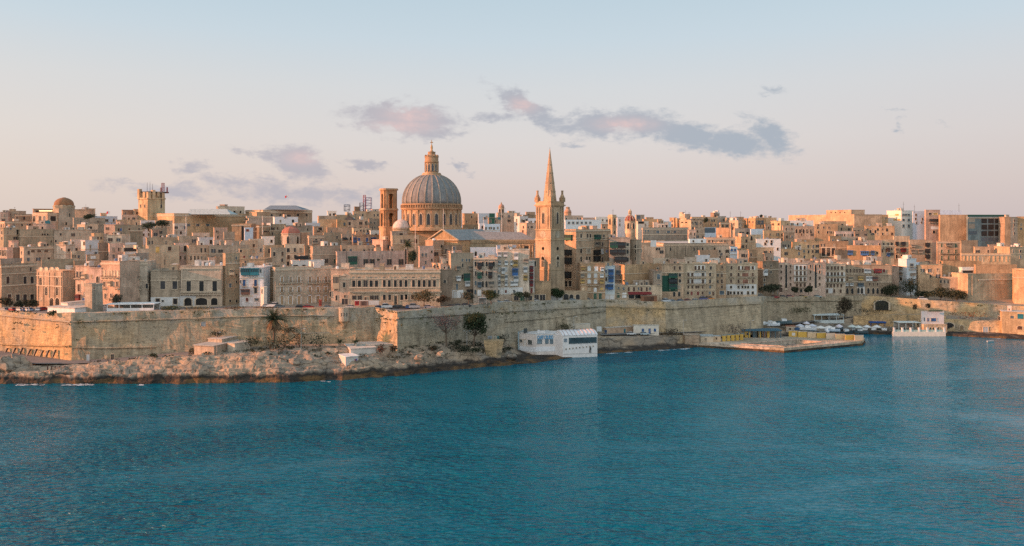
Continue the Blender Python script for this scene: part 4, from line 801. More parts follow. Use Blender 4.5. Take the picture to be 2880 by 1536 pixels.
SECOND = '''
# left third
h 0 0 22 596 +240 | p | sunlit tan block with small roof box at the left end of the skyline
h 20 20 54 593 +245 A2x1 | s | pale block on the left skyline below a low flat roof
b 42 43 94 602 +225 cor A5x1 | g | long greenish shaded facade left of the house under the brown dome
h 0 14 106 622 +190 k=20 cor | t | long low tan range with an overhanging roofline at the far left | Wd 630 636 6 38,84
h 92 92 130 629 +150 | p | small pale terrace wall lit pink below the brown dome | Pt 621 629 0 127-140
h 0 10 52 640 +120 L1x2 | g | dark stone house at the left edge with a thin sunlit side | Wl 640 646 6 30;Wd 646 660 6 48
h 51 56 152 645 +128 k=16 | g | large blank shaded house with three tiny dark windows, far left | Wd 657 662 5 119,126,134;Wd 686 691 4 134;Wd 676 682 3 144;U 640 712 1 151
h 152 152 258 646 +122 yaw=14 | g | wide blank greenish wall with a round dark window, left of the pale cubes | Wd 656 663 5 171;Wd 675 682 5 157
h 217 239 276 631 +165 | c | small cream cube house with one dark door, below the skyline | Wd 637 644 11 252
h 293 293 326 631 +165 yaw=-10 | p | tan cube house standing right of the cream cube below the skyline
h 322 323 402 633 +150 k=16 A3x1 | g | dim wide house with an overhanging flat roof left of the antenna tower | Wb 642 650 5 340;C 648 651 0 360-402
h 300 300 342 660 +112 | c | pale cubic house with a sloped awning among the middle-left roofs | Ad 652 660 3 341
h 257 265 291 656 +108 | t | little tan house with two dark windows above the white cubes | Wd 666 673 4 275,284
h 0 0 19 696 +45 yaw=-16 A3x2 | p | sunlit fragment of an arcaded house at the left edge | Ad 703 716 3.5 3,9,15
h 18 19 58 697 +46 k=16 | d | dark house right of the arcaded fragment at the left edge | Wd 706 716 3 20
h 24 33 52 677 +60 | p | small sunlit rooftop cube in front of the large blank house | Wd 690 696 4 44
h 56 66 150 694 +42 k=20 | s | wide shaded house under a long dark awning, lower left | C 697 700 0 82-150;Wk 704 709 10 92,110,130
h 83 88 98 688 +62 | p | tiny sunlit stair tower on the roofs of the lower left | Wd 692 697 2 93
h 112 116 128 680 +70 | p | second tiny sunlit stair tower, taller and left of the white cubes
h 160 185 212 688 +55 | c | white cube house with a sunlit left side in the cluster below the blank wall | Wd 700 707 6 193;Wd 698 704 2 173
h 198 200 232 674 +72 k=20 | c | upper white cube with a dark slot window in the cluster of pale cubes | Wd 698 706 20 207;Ws 680 687 5 205
h 228 240 278 676 +66 k=30 | w | tall pale block with greenish shaded front in the cluster of pale cubes | Wd 680 690 4 237;Wl 709 716 6 269;Ws 690 705 3 254
h 200 201 240 706 +48 | c | lower cream annex with two slim dark doors in front of the pale cubes | Wd 717 726 3 205,211;Wl 718 726 6 221
h 276 277 310 683 +60 | d | square dark stone house between the pale cubes and the sunlit facade | Wd 712 720 5 304
h 243 244 280 716 +30 | p | small pink-white terrace room above the peach front houses | Ws 722 730 4 250;Ww 720 728 12 262
h 305 308 350 685 +58 k=14 yaw=-12 | p | sunlit weathered facade with peeling stains, left of the open loggia house
h 348 350 388 690 +54 k=18 | c | house with a wide dark loggia opening and white parapet | Wd 697 707 34 368;Pw 708 714 0 352-388;Pw 682 688 0 352-384
h 385 386 418 700 +40 A2x1 | c | cream house with white roof terrace right of the loggia opening | Bc 690 699 6 380,406
h 350 352 382 718 +24 A2x1 | p | low peach rooftop house above the narrow orange-lit palace | Wd 736 744 5 385
h 380 381 418 712 +28 | g | grey house with one small window above the bow balcony palace | Wd 730 740 6 390;Wd 727 738 5 389
b 116 117 210 730 +20 k=12 dep=10 | g | flat grey roof range with white plastic tunnel behind the orange church
h 208 209 240 733 +14 | s | stone upper house behind the vaulted grey roof
h 0 2 60 728 +26 | g | flat-topped house behind the left-edge palace with scattered roof junk
h 415 417 504 690 +52 k=10 | c | wide pale house with a sunlit glass door on a balcony | Wy 694 711 10 443;Wk 694 705 9 477;Wd 697 705 4 383;U 730 745 1 462
h 490 493 532 684 +60 | p | house with two dark shuttered windows left of the weathered pink facade | Wd 692 708 8 500;Wd 692 710 9 522;Wd 720 730 3 520,508
h 524 530 588 690 +58 k=12 yaw=-10 | p | weathered pink facade with rows of narrow windows, sunlit | Wd 698 710 4 566,577;Wd 720 732 3.5 537,548,557;Ws 721 732 3.5 567,577;Wd 742 748 4 536,560
h 586 588 700 690 +62 k=10 | s | broad bare tan wall above the classical palace | Wd 702 708 5 676;Ws 704 708 3 650
h 586 587 608 724 +34 | p | small sunlit peach annex beside the weathered pink facade
h 606 608 632 722 +36 | s | plain tan annex between the peach annex and the tall plain house
h 674 674 744 728 +16 | s | tan house behind the long teal balcony with faint blue shutters | Wl 733 741 4 690
h 672 674 702 700 +30 | s | little house with red and teal shutters above the white balcony house | Wd 703 709 6 677;Wr 720 728 5 687;Wt 719 727 6 705
h 679 681 724 676 +85 k=12 | p | sunlit house with a tall chimney-like pier on its roof | Pd 636 676 0 679-686
h 410 413 500 668 +90 k=10 A4x1 | s | long low tan house under the antenna tower's terrace
h 500 503 562 664 +95 A2x1 | g | low dim house with rooftop railings in the left middle
h 556 560 600 668 +88 k=26 | w | bright white rooftop house with one black door | Wd 675 686 6 593
h 600 602 622 675 +80 | c | cream cube right of the bright white rooftop house
h 618 620 700 678 +78 A4x1 | g | shaded long house with a dark cornice behind the bare tan wall
h 652 652 708 629 +185 cor n | o | low sunlit orange range with a strong cornice below the long stone hall
h 704 706 732 632 +180 A1x1 | d | dim house right of the low orange range with cornice
h 687 688 712 640 +160 | b | small bluish white cube with one red window, middle left | Wr 645 651 7 696
h 722 729 773 633 +165 k=60 cor A1x1 | o | sunlit orange house with a strong cornice in front of the blue-roofed library | Wd 649 653 14 749
h 600 603 640 640 +170 | p | peach house with small roof boxes below the long stone hall | Wd 648 654 5 610
h 628 630 660 652 +150 A2x1 | s | tan house with red and white roof junk, middle left
h 540 543 590 655 +120 A2x1 | p | peach cube house with a dark doorway in front of the long stone hall
h 486 490 526 628 +190 k=30 | c | pale square house with tree tops on its left, under the long stone hall
h 420 421 470 640 +170 | g | dim flat house half hidden by roof-garden shrubs
h 425 428 448 646 +150 | p | little sunlit cube below the roof-garden shrubs
h 735 736 772 665 +105 A2x1 | w | white terrace house with low parapets left of the red dome
h 700 702 742 672 +95 | c | cream terrace house with an arched doorway left of the red dome | Ad 676 684 5 720
h 742 743 802 690 +60 A2x1 | s | tan house with white parapet below the red dome
h 760 762 804 697 +50 k=12 | s | plain shaded cube left of the pale blank gable
h 800 802 856 687 +62 k=8 | c | pale blank plastered gable in the middle left
h 855 857 884 690 +58 | d | dark stone cube right of the pale blank gable
h 866 880 962 692 +56 k=24 | s | wide tan house with a long drainpipe and one shuttered window | Sd 728 740 4 918;Dg 728 740 6 942;U 700 740 1 956
h 818 822 912 733 +20 k=8 | w | long white low house with grey solar roof in front of the wide tan house | Wd 738 746 6 895;Pd 720 730 0 830-868
h 910 912 1005 748 +12 dep=8 A3x1 | g | low grey penthouse row behind the pinkish corner house
h 945 948 1146 708 +40 k=6 dep=14 | p | long mauve-tan house with a green box balcony and four shuttered windows | Gg 721 747 24 992;Sd 729 745 6 1029,1047,1095,1128;Wd 728 733 7 1064;U 705 750 1 974,1038;U 716 730 1 1075;Dd 700 745 4 1141
h 958 960 1052 690 +58 k=6 | p | upper bare wall behind the green box balcony house
h 1047 1077 1104 674 +78 k=48 | p | sunlit house with a slanting outside stair, left of the temple gable | Wl 690 698 6 1092;Wd 692 697 3 1054;Pd 688 704 0 1058-1070
h 1103 1104 1178 662 @398 A4x1 k=8 | s | grey house with a hanging fence, below the church's small white dome
h 1045 1046 1080 660 +110 A2x1 | s | low house with a flagpole terrace under the bell tower
h 866 869 910 662 +100 k=12 cor A3x1 | s | house with a carved stone balcony beside the red dome | Gs 676 686 16 886
h 845 848 870 654 +112 yaw=-14 | p | sunlit stepped house touching the red dome's right side | Wd 660 666 3 867
h 880 883 910 637 +150 | o | sunlit cube with a dark window behind the stepped house | Wd 640 648 10 900
h 908 910 962 654 +115 A2x1 k=10 | g | dim greenish house left of the blue-windowed house
h 960 962 994 658 +112 A2x1 | g | dim house with awnings right of the greenish house | M 668 674 0 962-976
h 990 992 1050 660 +108 k=10 | t | house with bright blue shutters and a long dark balcony | Wb 669 680 6 1032,1010;Gb 668 682 9 998;N 680 686 0 990-1055;Gb 668 684 14 1050
h 990 994 1046 641 +140 | c | cream house with an arched window and three small dark windows | Wd 646 654 4 1015,1023,1034;Ad 650 656 4 997
h 1040 1042 1095 648 +125 A2x1 | w | white rooftop terrace house below the bell tower
h 918 920 992 640 +150 A3x1 | p | pink-white low house with washing lines and roof boxes
h 858 860 900 627 +185 A2x1 | w | white terraces left of the orange wall, below the dark gable
h 893 895 950 617 +205 k=10 n | o | long sunlit blank orange wall under a brown roof, left of the dark gable
h 946 948 976 618 +200 | o | small sunlit orange cube beside the dark gable
h 974 976 1036 616 +205 k=10 | p | pale house with one dark door left of the bell tower | Wd 622 633 6 1030
h 1036 1038 1070 615 +200 | d | dark stone house touching the bell tower's left side
h 893 896 946 607 +230 A2x1 | t | low skyline house with grey sheds right of the blue-roofed library
h 920 921 946 593 +255 | w | small white penthouse on the skyline between the library and the antenna frames
h 943 946 1000 604 +240 A3x1 | s | skyline house with a bluish terrace under the left antenna frame
h 992 994 1068 594 +250 k=10 | o | long orange skyline house carrying the antenna frames
h 996 998 1013 581 +262 n | d | small dark lift tower on the skyline beside the antenna frames
h 1044 1046 1066 588 +255 A2x1 | p | pale skyline house with a satellite dish left of the bell tower
h 768 772 838 610 +215 k=16 A2x1 | w | bluish white terrace house in front of the library facade | Pw 628 634 0 800-830
h 756 759 804 630 +178 k=20 | g | plain shaded block left of the red dome | Wd 640 655 4 758
h 800 803 878 634 +172 A3x1 | g | dim low block behind the red dome
h 209 224 224 589 +250 | o | small sunlit orange cube on the left skyline
h 224 224 244 588 +252 A2x1 | w | small white block on the left skyline right of the orange cube
h 239 241 268 586 +254 A1x1 | p | pinkish block with roof aerials on the left skyline
h 282 284 300 599 +240 | o | tiny sunlit house below the flag on the left skyline
h 266 268 330 608 +225 A3x1 | b | low bluish roofs on the left skyline
h 342 346 382 590 +246 k=30 | d | dark-roofed block on the skyline left of the antenna tower
h 375 378 394 588 +250 | g | narrow dim block touching the antenna tower's left side
h 342 343 395 604 +232 | p | peach terrace house under the dark-roofed skyline block
h 395 396 440 620 +200 | w | white terrace walls below the antenna tower
h 436 438 486 620 +196 A2x1 | c | pale house with roof garden below the long stone hall
h 326 328 400 618 +205 A2x1 | t | low tan house with white parapet below the antenna tower
h 205 207 296 612 +200 A2x1 | g | dim low house right of the brown dome with roof shrubs
'''
MIDRIGHT = '''
# between the temple and the front apartments
h 1177 1180 1220 692 @360 yaw=-12 | p | sunlit peach house with small windows left of the temple gable | Wl 713 722 5 1188,1198;Wd 705 711 4 1214;Wd 728 736 4 1214;Wl 734 743 4 1197
h 1196 1218 1249 676 @366 k=40 | p | taller peach and grey cube overlapping the temple gable
h 1216 1240 1296 742 +12 k=24 A3x1 | p | peach terraced house above the brown shaded wall | Wd 747 754 5 1221,1232;Wd 747 754 5 1251
h 1236 1238 1268 722 +30 | c | cream rooftop house with a grey slanting screen above the terraced peach house | Wd 725 732 6 1252
h 1256 1266 1300 706 @362 | p | sunlit peach rooftop house right of the temple gable | Wl 694 704 7 1277;Pd 712 728 0 1262-1274
h 1322 1323 1397 696 +34 k=6 n | w | bluish white stepped rooftop block above the scalloped cornice | Ad 707 720 5 1338;Wd 712 720 4 1354,1361
h 1396 1398 1452 690 +30 n dep=8 | b | pale turquoise rooftop room above the crowded apartments | Wl 697 704 14 1440
h 1488 1489 1518 726 +14 n | s | narrow tan back house beside the slim white house | Wd 735 750 6 1504
h 1244 1246 1300 690 @369 k=8 | d | dim wall house tucked under the right end of the temple gable | Wd 702 710 4 1262,1276
h 1098 1102 1168 650 @408 k=20 n | s | low stone sacristy block carrying the small plastered dome | Wd 656 668 9 1128
# behind the temple roof
h 1300 1306 1347 600 +255 k=20 | o | big sunlit brick-orange block right of the great dome | U 604 640 1 1345
h 1344 1346 1376 600 +250 A2x1 | b | pale bluish flat-roofed house right of the brick-orange block | Wl 611 617 7 1363
h 1372 1374 1400 612 +235 k=12 | d | tall dim block wrapped in dark green netting | Pg 600 632 0 1376-1392
h 1396 1400 1462 598 +248 k=20 A3x2 | g | broad shaded house below the small far cupola | Wt 611 618 8 1404
h 1361 1362 1406 630 +190 | b | low bluish roof house in front of the netted block
h 1346 1348 1364 628 +195 | w | small white wall right of the great dome
h 1446 1462 1485 608 +232 k=52 | w | white corner house with a tower room, left of the spire tower | Wd 619 625 9 1471
h 1461 1481 1510 627 +200 k=48 A3x1 | p | pink-white lower house left of the spire tower
h 1484 1486 1512 614 +236 A2x1 | w | white stepped house behind the pink-white lower house
h 1300 1302 1345 632 +178 A2x1 | d | low dim roofs at the right foot of the great dome
h 1462 1464 1512 604 +258 | d | far dim terrace left of the spire tower's parapet
h 1478 1480 1505 596 +275 | o | small far sunlit roofs beside the spire tower's parapet
# right of the tower, upper
b 1588 1590 1690 618 +190 n dep=30 | b | big white flat-roofed hall right of the spire tower | Wl 624 630 5 1600,1612,1624,1636,1648,1660
h 1587 1588 1640 606 +255 | s | far skyline house under the stepped stone cupola
h 1636 1638 1676 612 +248 A3x1 | p | low skyline roofs right of the stepped cupola
h 1674 1676 1714 610 +245 A3x2 | w | stepped pale skyline house left of the far bell tower
h 1688 1692 1722 630 +190 A2x1 | t | tan house under the white hall's right end
h 1733 1736 1768 610 +250 A2x2 | w | white skyline house left of the red ribbed dome
h 1786 1790 1812 604 +258 A1x1 | g | skyline house with greenish roof canopy right of the red ribbed dome | Wl 606 616 10 1796
h 1790 1794 1824 622 +215 A2x1 | w | white house right of the red ribbed dome's drum | Wd 623 629 14 1803
h 1815 1818 1838 611 +240 A1x2 | t | small tan skyline house right of the white domed-drum neighbour
h 1806 1810 1862 616 +235 A3x1 | o | long orange skyline roofs right of the red ribbed dome
h 1836 1838 1880 625 +200 k=12 | c | pale low house below the long orange skyline roofs
h 1862 1866 1888 623 +200 A1x1 | b | small bluish white balcony house, middle right skyline
h 1883 1896 1902 612 +225 k=60 | t | narrow tall cube with a dark right side on the middle right skyline
h 1900 1904 1914 614 +222 | o | thin orange block on the middle right skyline
h 1910 1926 1942 602 +240 k=44 | p | raised sunlit roof house on the middle right skyline
h 1911 1943 1976 618 +205 k=34 | y | sunlit house with two small square windows, middle right | Wd 624 627 6 1919,1930;Wd 624 628 5 1947,1956
h 1942 1946 2018 610 +228 k=22 cor | o | broad orange skyline house with shrubs on its terrace | Ad 617 624 5 2003,2008
h 1998 2008 2024 598 +248 k=46 | d | dark lift tower on the skyline of the broad orange house
h 2016 2018 2042 608 +236 A2x1 | g | dim skyline house right of the dark lift tower
h 2040 2044 2072 612 +228 A2x1 | g | grey-green skyline house with aerials
h 2024 2026 2052 625 +195 cor | o | orange house with an overhanging cornice behind the tall plain cube
h 2050 2076 2086 620 +190 k=60 | y | tall plain orange cube dominating the middle right
h 2066 2068 2092 610 +225 | o | orange terrace behind the tall plain orange cube
h 2092 2124 2154 614 +215 k=44 | o | orange house with a grey shed roof right of the tall plain cube | Pl 620 632 0 2126-2148
h 2126 2130 2184 612 +228 A2x1 | o | long low skyline house with a pink roof edge
h 2150 2152 2170 631 +185 A1x2 | p | small peach house beside the grey shed roof
h 2168 2196 2222 621 +195 k=42 A2x1 | y | sunlit orange house with a pale stair wall, right of the low skyline house
h 2200 2202 2236 634 +165 A2x1 | p | sunlit low peach house in front of the pale stair wall
h 2214 2218 2288 620 +205 k=14 A4x1 | b | bluish white long terrace house under the fort
h 2232 2234 2291 636 +170 k=10 | g | dark greenish facade with a row of arched windows, under the fort | Ad 644 656 5 2240,2250,2260,2270,2281
h 2290 2293 2356 630 +180 k=14 yaw=-22 | y | sunlit orange house with three small arched windows below the fort | Ad 650 657 5 2328,2337,2346;Wk 631 636 4 2301
h 2352 2356 2400 634 +172 A2x1 | t | stepped tan house right of the three small arches
h 2346 2349 2402 651 +128 | p | low pale terrace house below the three small arches
h 2310 2312 2380 622 +200 A3x1 | t | flat terrace roofs just below the fort's wall
h 2396 2398 2432 640 +160 | g | shaded house below the fort's dark side
h 2431 2434 2516 635 +172 k=14 yaw=-24 | y | broad sunlit orange house with two dark windows, below the white tower block | Wd 647 656 5 2448,2462
h 2466 2468 2498 604 +215 yaw=-22 A2x1 | o | orange terrace house left of the white tower block
h 2402 2404 2440 650 +140 | d | low dark house front between the fort's side and the broad orange house
# middle band of the right half
b 1806 1808 1936 640 +150 n cor dep=16 | g | upper long grey-green range with small windows, middle right | Wl 646 652 4 1815,1824;Wl 649 656 8 1850,1880,1898;C 659 661 0 1808-1936
h 1934 1938 1958 646 +140 A2x2 k=18 | p | pale narrow house at the right end of the upper grey-green range
h 1952 1955 1984 640 +150 A2x2 | t | stone house with paired small windows left of the blue hoarding
h 1980 1982 2014 640 +150 n | b | flat blue hoarding wall among the orange houses | Pl 641 655 0 1982-2012
h 2013 2050 2052 641 +150 n yaw=-20 | o | corrugated brown wall house right of the blue hoarding
b 1936 1940 1986 672 +88 n | b | long bluish white low terrace house, middle right | Wd 676 681 4 1950,1974
h 1980 1983 2068 668 +95 k=12 cor yaw=-12 | o | long orange house with four dark windows and a corner cornice | Wd 675 682 4 1994,2004,2028,2039
h 2064 2067 2096 644 +140 yaw=-14 | p | pink-white tall house with one dark window right of the long orange house | Wd 652 661 5 2082
h 2066 2068 2112 642 +150 A1x1 | p | peach house with a brown opening behind the pink-white tall house | Wd 652 659 6 2102
h 2110 2112 2148 644 +142 n | b | blank greenish white wall among the right-hand houses
h 2146 2148 2204 648 +132 yaw=-20 | o | sunlit house with a lean-to roof right of the greenish white wall
h 2202 2204 2234 654 +120 | d | dark stone house right of the lean-to roof
h 2068 2084 2104 666 +95 k=46 | t | small orange and pale corner house below the greenish white wall
h 2100 2103 2140 660 +108 | y | little orange house with one arched window, middle right | Ad 664 670 5 2113
h 2126 2128 2196 672 +86 k=10 | b | white terraced roofs in the middle right | Wd 676 682 5 2156,2170
b 1806 1870 2048 684 +72 n k=12 cor dep=16 | g | long grey-green institution with tall pilasters, middle right | O 694 718 3 1872,1900,1930,1960,1990,2020,2044;Wd 696 706 4 1886,1952,1962,1976,2010;U 690 720 1 1928
h 1806 1808 1838 682 +70 n yaw=-14 | p | peach wall piece left of the long grey-green institution
h 1808 1810 1870 694 +52 A3x1 | p | white-pink low terraces left of the long grey-green institution | Ad 697 704 5 1847,1854;Pw 676 694 0 1830-1846
h 2014 2016 2053 693 +50 yaw=-20 | c | bright cream cube house in front of the long institution | Wl 711 720 7 2028
h 2052 2054 2074 694 +48 | b | little blue and white house with a dark right side | Wb 700 707 5 2058,2067
h 2074 2077 2104 704 +38 k=22 A3x1 | c | pale roof house with two tanks right of the little blue house
h 2102 2106 2130 702 +40 A2x1 | o | brown-orange house with dark gaps, lower middle right
h 2126 2130 2176 696 +48 k=20 A3x1 | y | rounded orange house with three dark windows, lower middle right
h 1964 1968 2018 704 +36 yaw=-12 | p | pale peach low house left of the bright cream cube
h 1836 1838 1882 726 +12 dep=7 yaw=-10 n | c | cream penthouse above the dark green balcony wall | Wd 729 735 4 1876
h 1880 1884 1926 730 +10 dep=7 A3x1 | p | pinkish penthouse row right of the cream penthouse
h 1924 1926 1958 724 +13 dep=7 | c | pale roof house above the white loggia flats
h 1956 1960 1996 718 +22 dep=7 | w | white penthouse with clutter in the middle of the flats' roofs
h 1994 1996 2024 726 +12 dep=7 A2x1 | w | low white roof room above the narrow ochre flats | Wd 730 736 4 2006
h 2060 2064 2104 728 +11 dep=7 | p | pink roof terrace house with a blue door | Wb 730 736 5 2073;Wd 732 737 8 2096
h 2146 2150 2176 712 +32 A2x1 | t | brown house with fences on the roof above the dark stone house
h 2170 2176 2196 676 +85 | p | tall pale sunlit cube left of the grey blue cube
h 2195 2198 2226 678 +80 | g | grey blue cube right of the tall pale sunlit cube
h 2196 2200 2258 700 +46 A3x1 k=18 | o | brown stone house with a white tank, right of the rounded orange house
h 2226 2230 2305 680 +78 yaw=-14 | o | wide bare orange-brown gable house, right half middle
h 2235 2238 2290 674 +90 | o | orange house behind the wide bare gable
h 2190 2193 2246 728 +12 dep=7 A2x1 | p | sunlit roof rooms on the left end of the long peach flats
h 2244 2248 2330 728 +12 dep=7 yaw=-20 | p | pale roof terraces on the middle of the long peach flats
h 2304 2306 2386 678 +82 k=10 A5x3 | d | dark house of gridded windows, right half middle | Wd 697 720 9 2316,2330,2344
h 2382 2384 2478 690 +56 k=8 yaw=-16 | o | orange house with three blue enclosed balconies | Gb 704 717 16 2390;Gb 706 718 22 2431;Gb 705 718 10 2454;Wd 708 716 5 2467
h 2346 2348 2384 704 +40 n | d | dark boarded wall left of the orange house with blue balconies
h 2330 2334 2366 664 +100 yaw=-20 | o | orange house with slim windows above the dark gridded house | Wk 674 684 5 2343,2356
h 2364 2366 2406 666 +98 A4x1 | g | grey house with a row of small windows above the blue balconies
h 2400 2404 2480 676 +84 | p | low white-pink terrace house left of the ochre corner block
h 2300 2304 2390 728 +14 dep=8 A4x1 | p | low pink roofs above the cream flats
h 2386 2390 2480 732 +12 dep=8 A4x1 | c | pale roof rooms above the long tan terrace
h 2440 2444 2482 722 +22 yaw=-22 | p | pink-white sunlit roof cube above the right end of the long terrace
# far right
a 2478 2480 2514 674 +88 yaw=-20 A3x3 | y | sunlit ochre apartment block with three rows of slim windows | Wk 700 710 4 2482,2492,2502;C 690 692 0 2478-2514
a 2512 2514 2558 664 +100 yaw=-20 | y | ochre corner block with a dark red balcony box | Gn 680 690 8 2522;Gn 680 690 12 2540;Gr 698 709 14 2540;Gs 698 710 8 2522;Wd 717 727 5 2522;Gd 716 728 12 2540
a 2556 2558 2604 674 +90 yaw=-20 | y | ochre block with a column of dark glazed balconies | Gs 688 695 12 2567;Gs 702 712 12 2567,2588;Gn 683 694 12 2608;Gd 700 712 12 2608;Gd 716 726 12 2608;Gd 734 742 12 2606
a 2602 2604 2622 676 +91 yaw=-20 | y | slim ochre block between the glazed balconies and the dark slot | Gd 683 694 12 2608;Gd 700 711 12 2608;Gd 716 727 12 2608
h 2620 2622 2636 682 +110 n | d | dark recessed stair slot house between two ochre blocks
a 2634 2636 2706 678 +90 yaw=-20 cor | o | ochre apartment block with a grid of dark green doors and balconies | Dg 685 695 4 2648,2688;Gs 684 693 18 2668;Dg 702 713 4 2648,2667,2688;Dg 719 731 4 2648,2667,2688;Dg 736 741 6 2647,2666,2688;N 711 714 0 2642-2694;N 729 732 0 2642-2694
h 2700 2704 2750 676 +86 n | g | shaded blank greenish wall below the office block
p 2702 2704 2842 712 +40 yaw=-18 cor n | y | long sunlit classical building with pale columns, far right | O 716 736 3 2712,2722,2732,2742,2752,2784,2796,2808,2820,2832;Ac 722 736 9 2759
h 2840 2840 2900 694 +60 yaw=8 A3x2 | s | dim stone house at the right edge above the ochre wall block
h 2738 2742 2786 694 +62 | o | low orange terrace roofs behind the classical building
h 2778 2782 2842 688 +75 | t | tan roofs below the office block's right end
h 2648 2652 2760 734 +18 n | o | low orange terrace with a dim front above the low sunlit block
h 2740 2744 2860 744 +14 n | o | broad orange terrace behind the white open pavilion
a 2494 2535 2569 592 +215 k=50 | w | white apartment tower with a sunlit left side on the right skyline | Wy 602 607 7 2523;Wy 616 620 7 2518,2528;Wl 602 608 5 2541,2548,2556;Wl 616 622 5 2541,2556;Wl 632 640 5 2541,2556
a 2566 2568 2602 594 +212 A2x3 | b | bluish white wing of the white apartment tower
a 2600 2604 2644 590 +205 yaw=-22 | p | sunlit orange apartment tower with balconies on the right skyline | Wn 599 607 8 2616;Wy 599 606 10 2631;N 620 627 0 2612-2638;Gn 616 622 24 2626;Pw 637 645 0 2618-2640;Wn 649 656 7 2627;Wd 634 638 3 2648
h 2640 2644 2726 604 +200 n yaw=-24 | o | big plain sunlit brick wall left of the glass office block
b 2640 2644 2706 592 +235 n | b | pale green rooftop structures behind the big plain brick wall
b 2718 2722 2826 607 +196 n k=44 | l | glass office block with dark window bands on the right skyline | Pg 604 609 0 2722-2826;Pd 615 628 16 2768,2787,2806;Pd 632 646 16 2768,2787,2806;Pd 650 664 16 2768,2787,2806;Pl 668 679 17 2768,2787,2806;Ps 613 625 0 2724-2742;Ps 629 643 0 2724-2742;Pl 650 660 0 2724-2748;C 612 614 0 2722-2826
h 2824 2826 2842 610 +194 n | d | dark service shaft at the right end of the glass office block
h 2842 2842 2862 610 +200 yaw=8 A1x4 | s | narrow tan block right of the dark service shaft
h 2860 2862 2900 609 +205 yaw=-22 A2x3 | o | ochre apartment house at the right end of the skyline
'''
FARFORT = '''
f 2218 2402 2480 603 @640 n k=28 | o | huge plain stone fort on the skyline with a sunlit left wall
f 2324 2394 2432 590 @650 n k=34 | o | upper block of the skyline fort with four small windows | Wk 596 599 4 2338,2350,2363,2376
'''
WALLC['l'] = (.17, .21, .195)
town(FRONTROW); town(FRONTROW2); town(SECOND); town(MIDRIGHT); town(FARFORT)

# ------------------------------------------------------------------ landmarks
ST = (.50, .325, .19); LEADC = (.215, .22, .215)
def lm(name, label, cat, px, Y, z):
    t = thing(name, label, cat, (xat(px, Y), Y, z)); return t
def spec(Y): return Y / F        # metres per photo pixel at depth Y
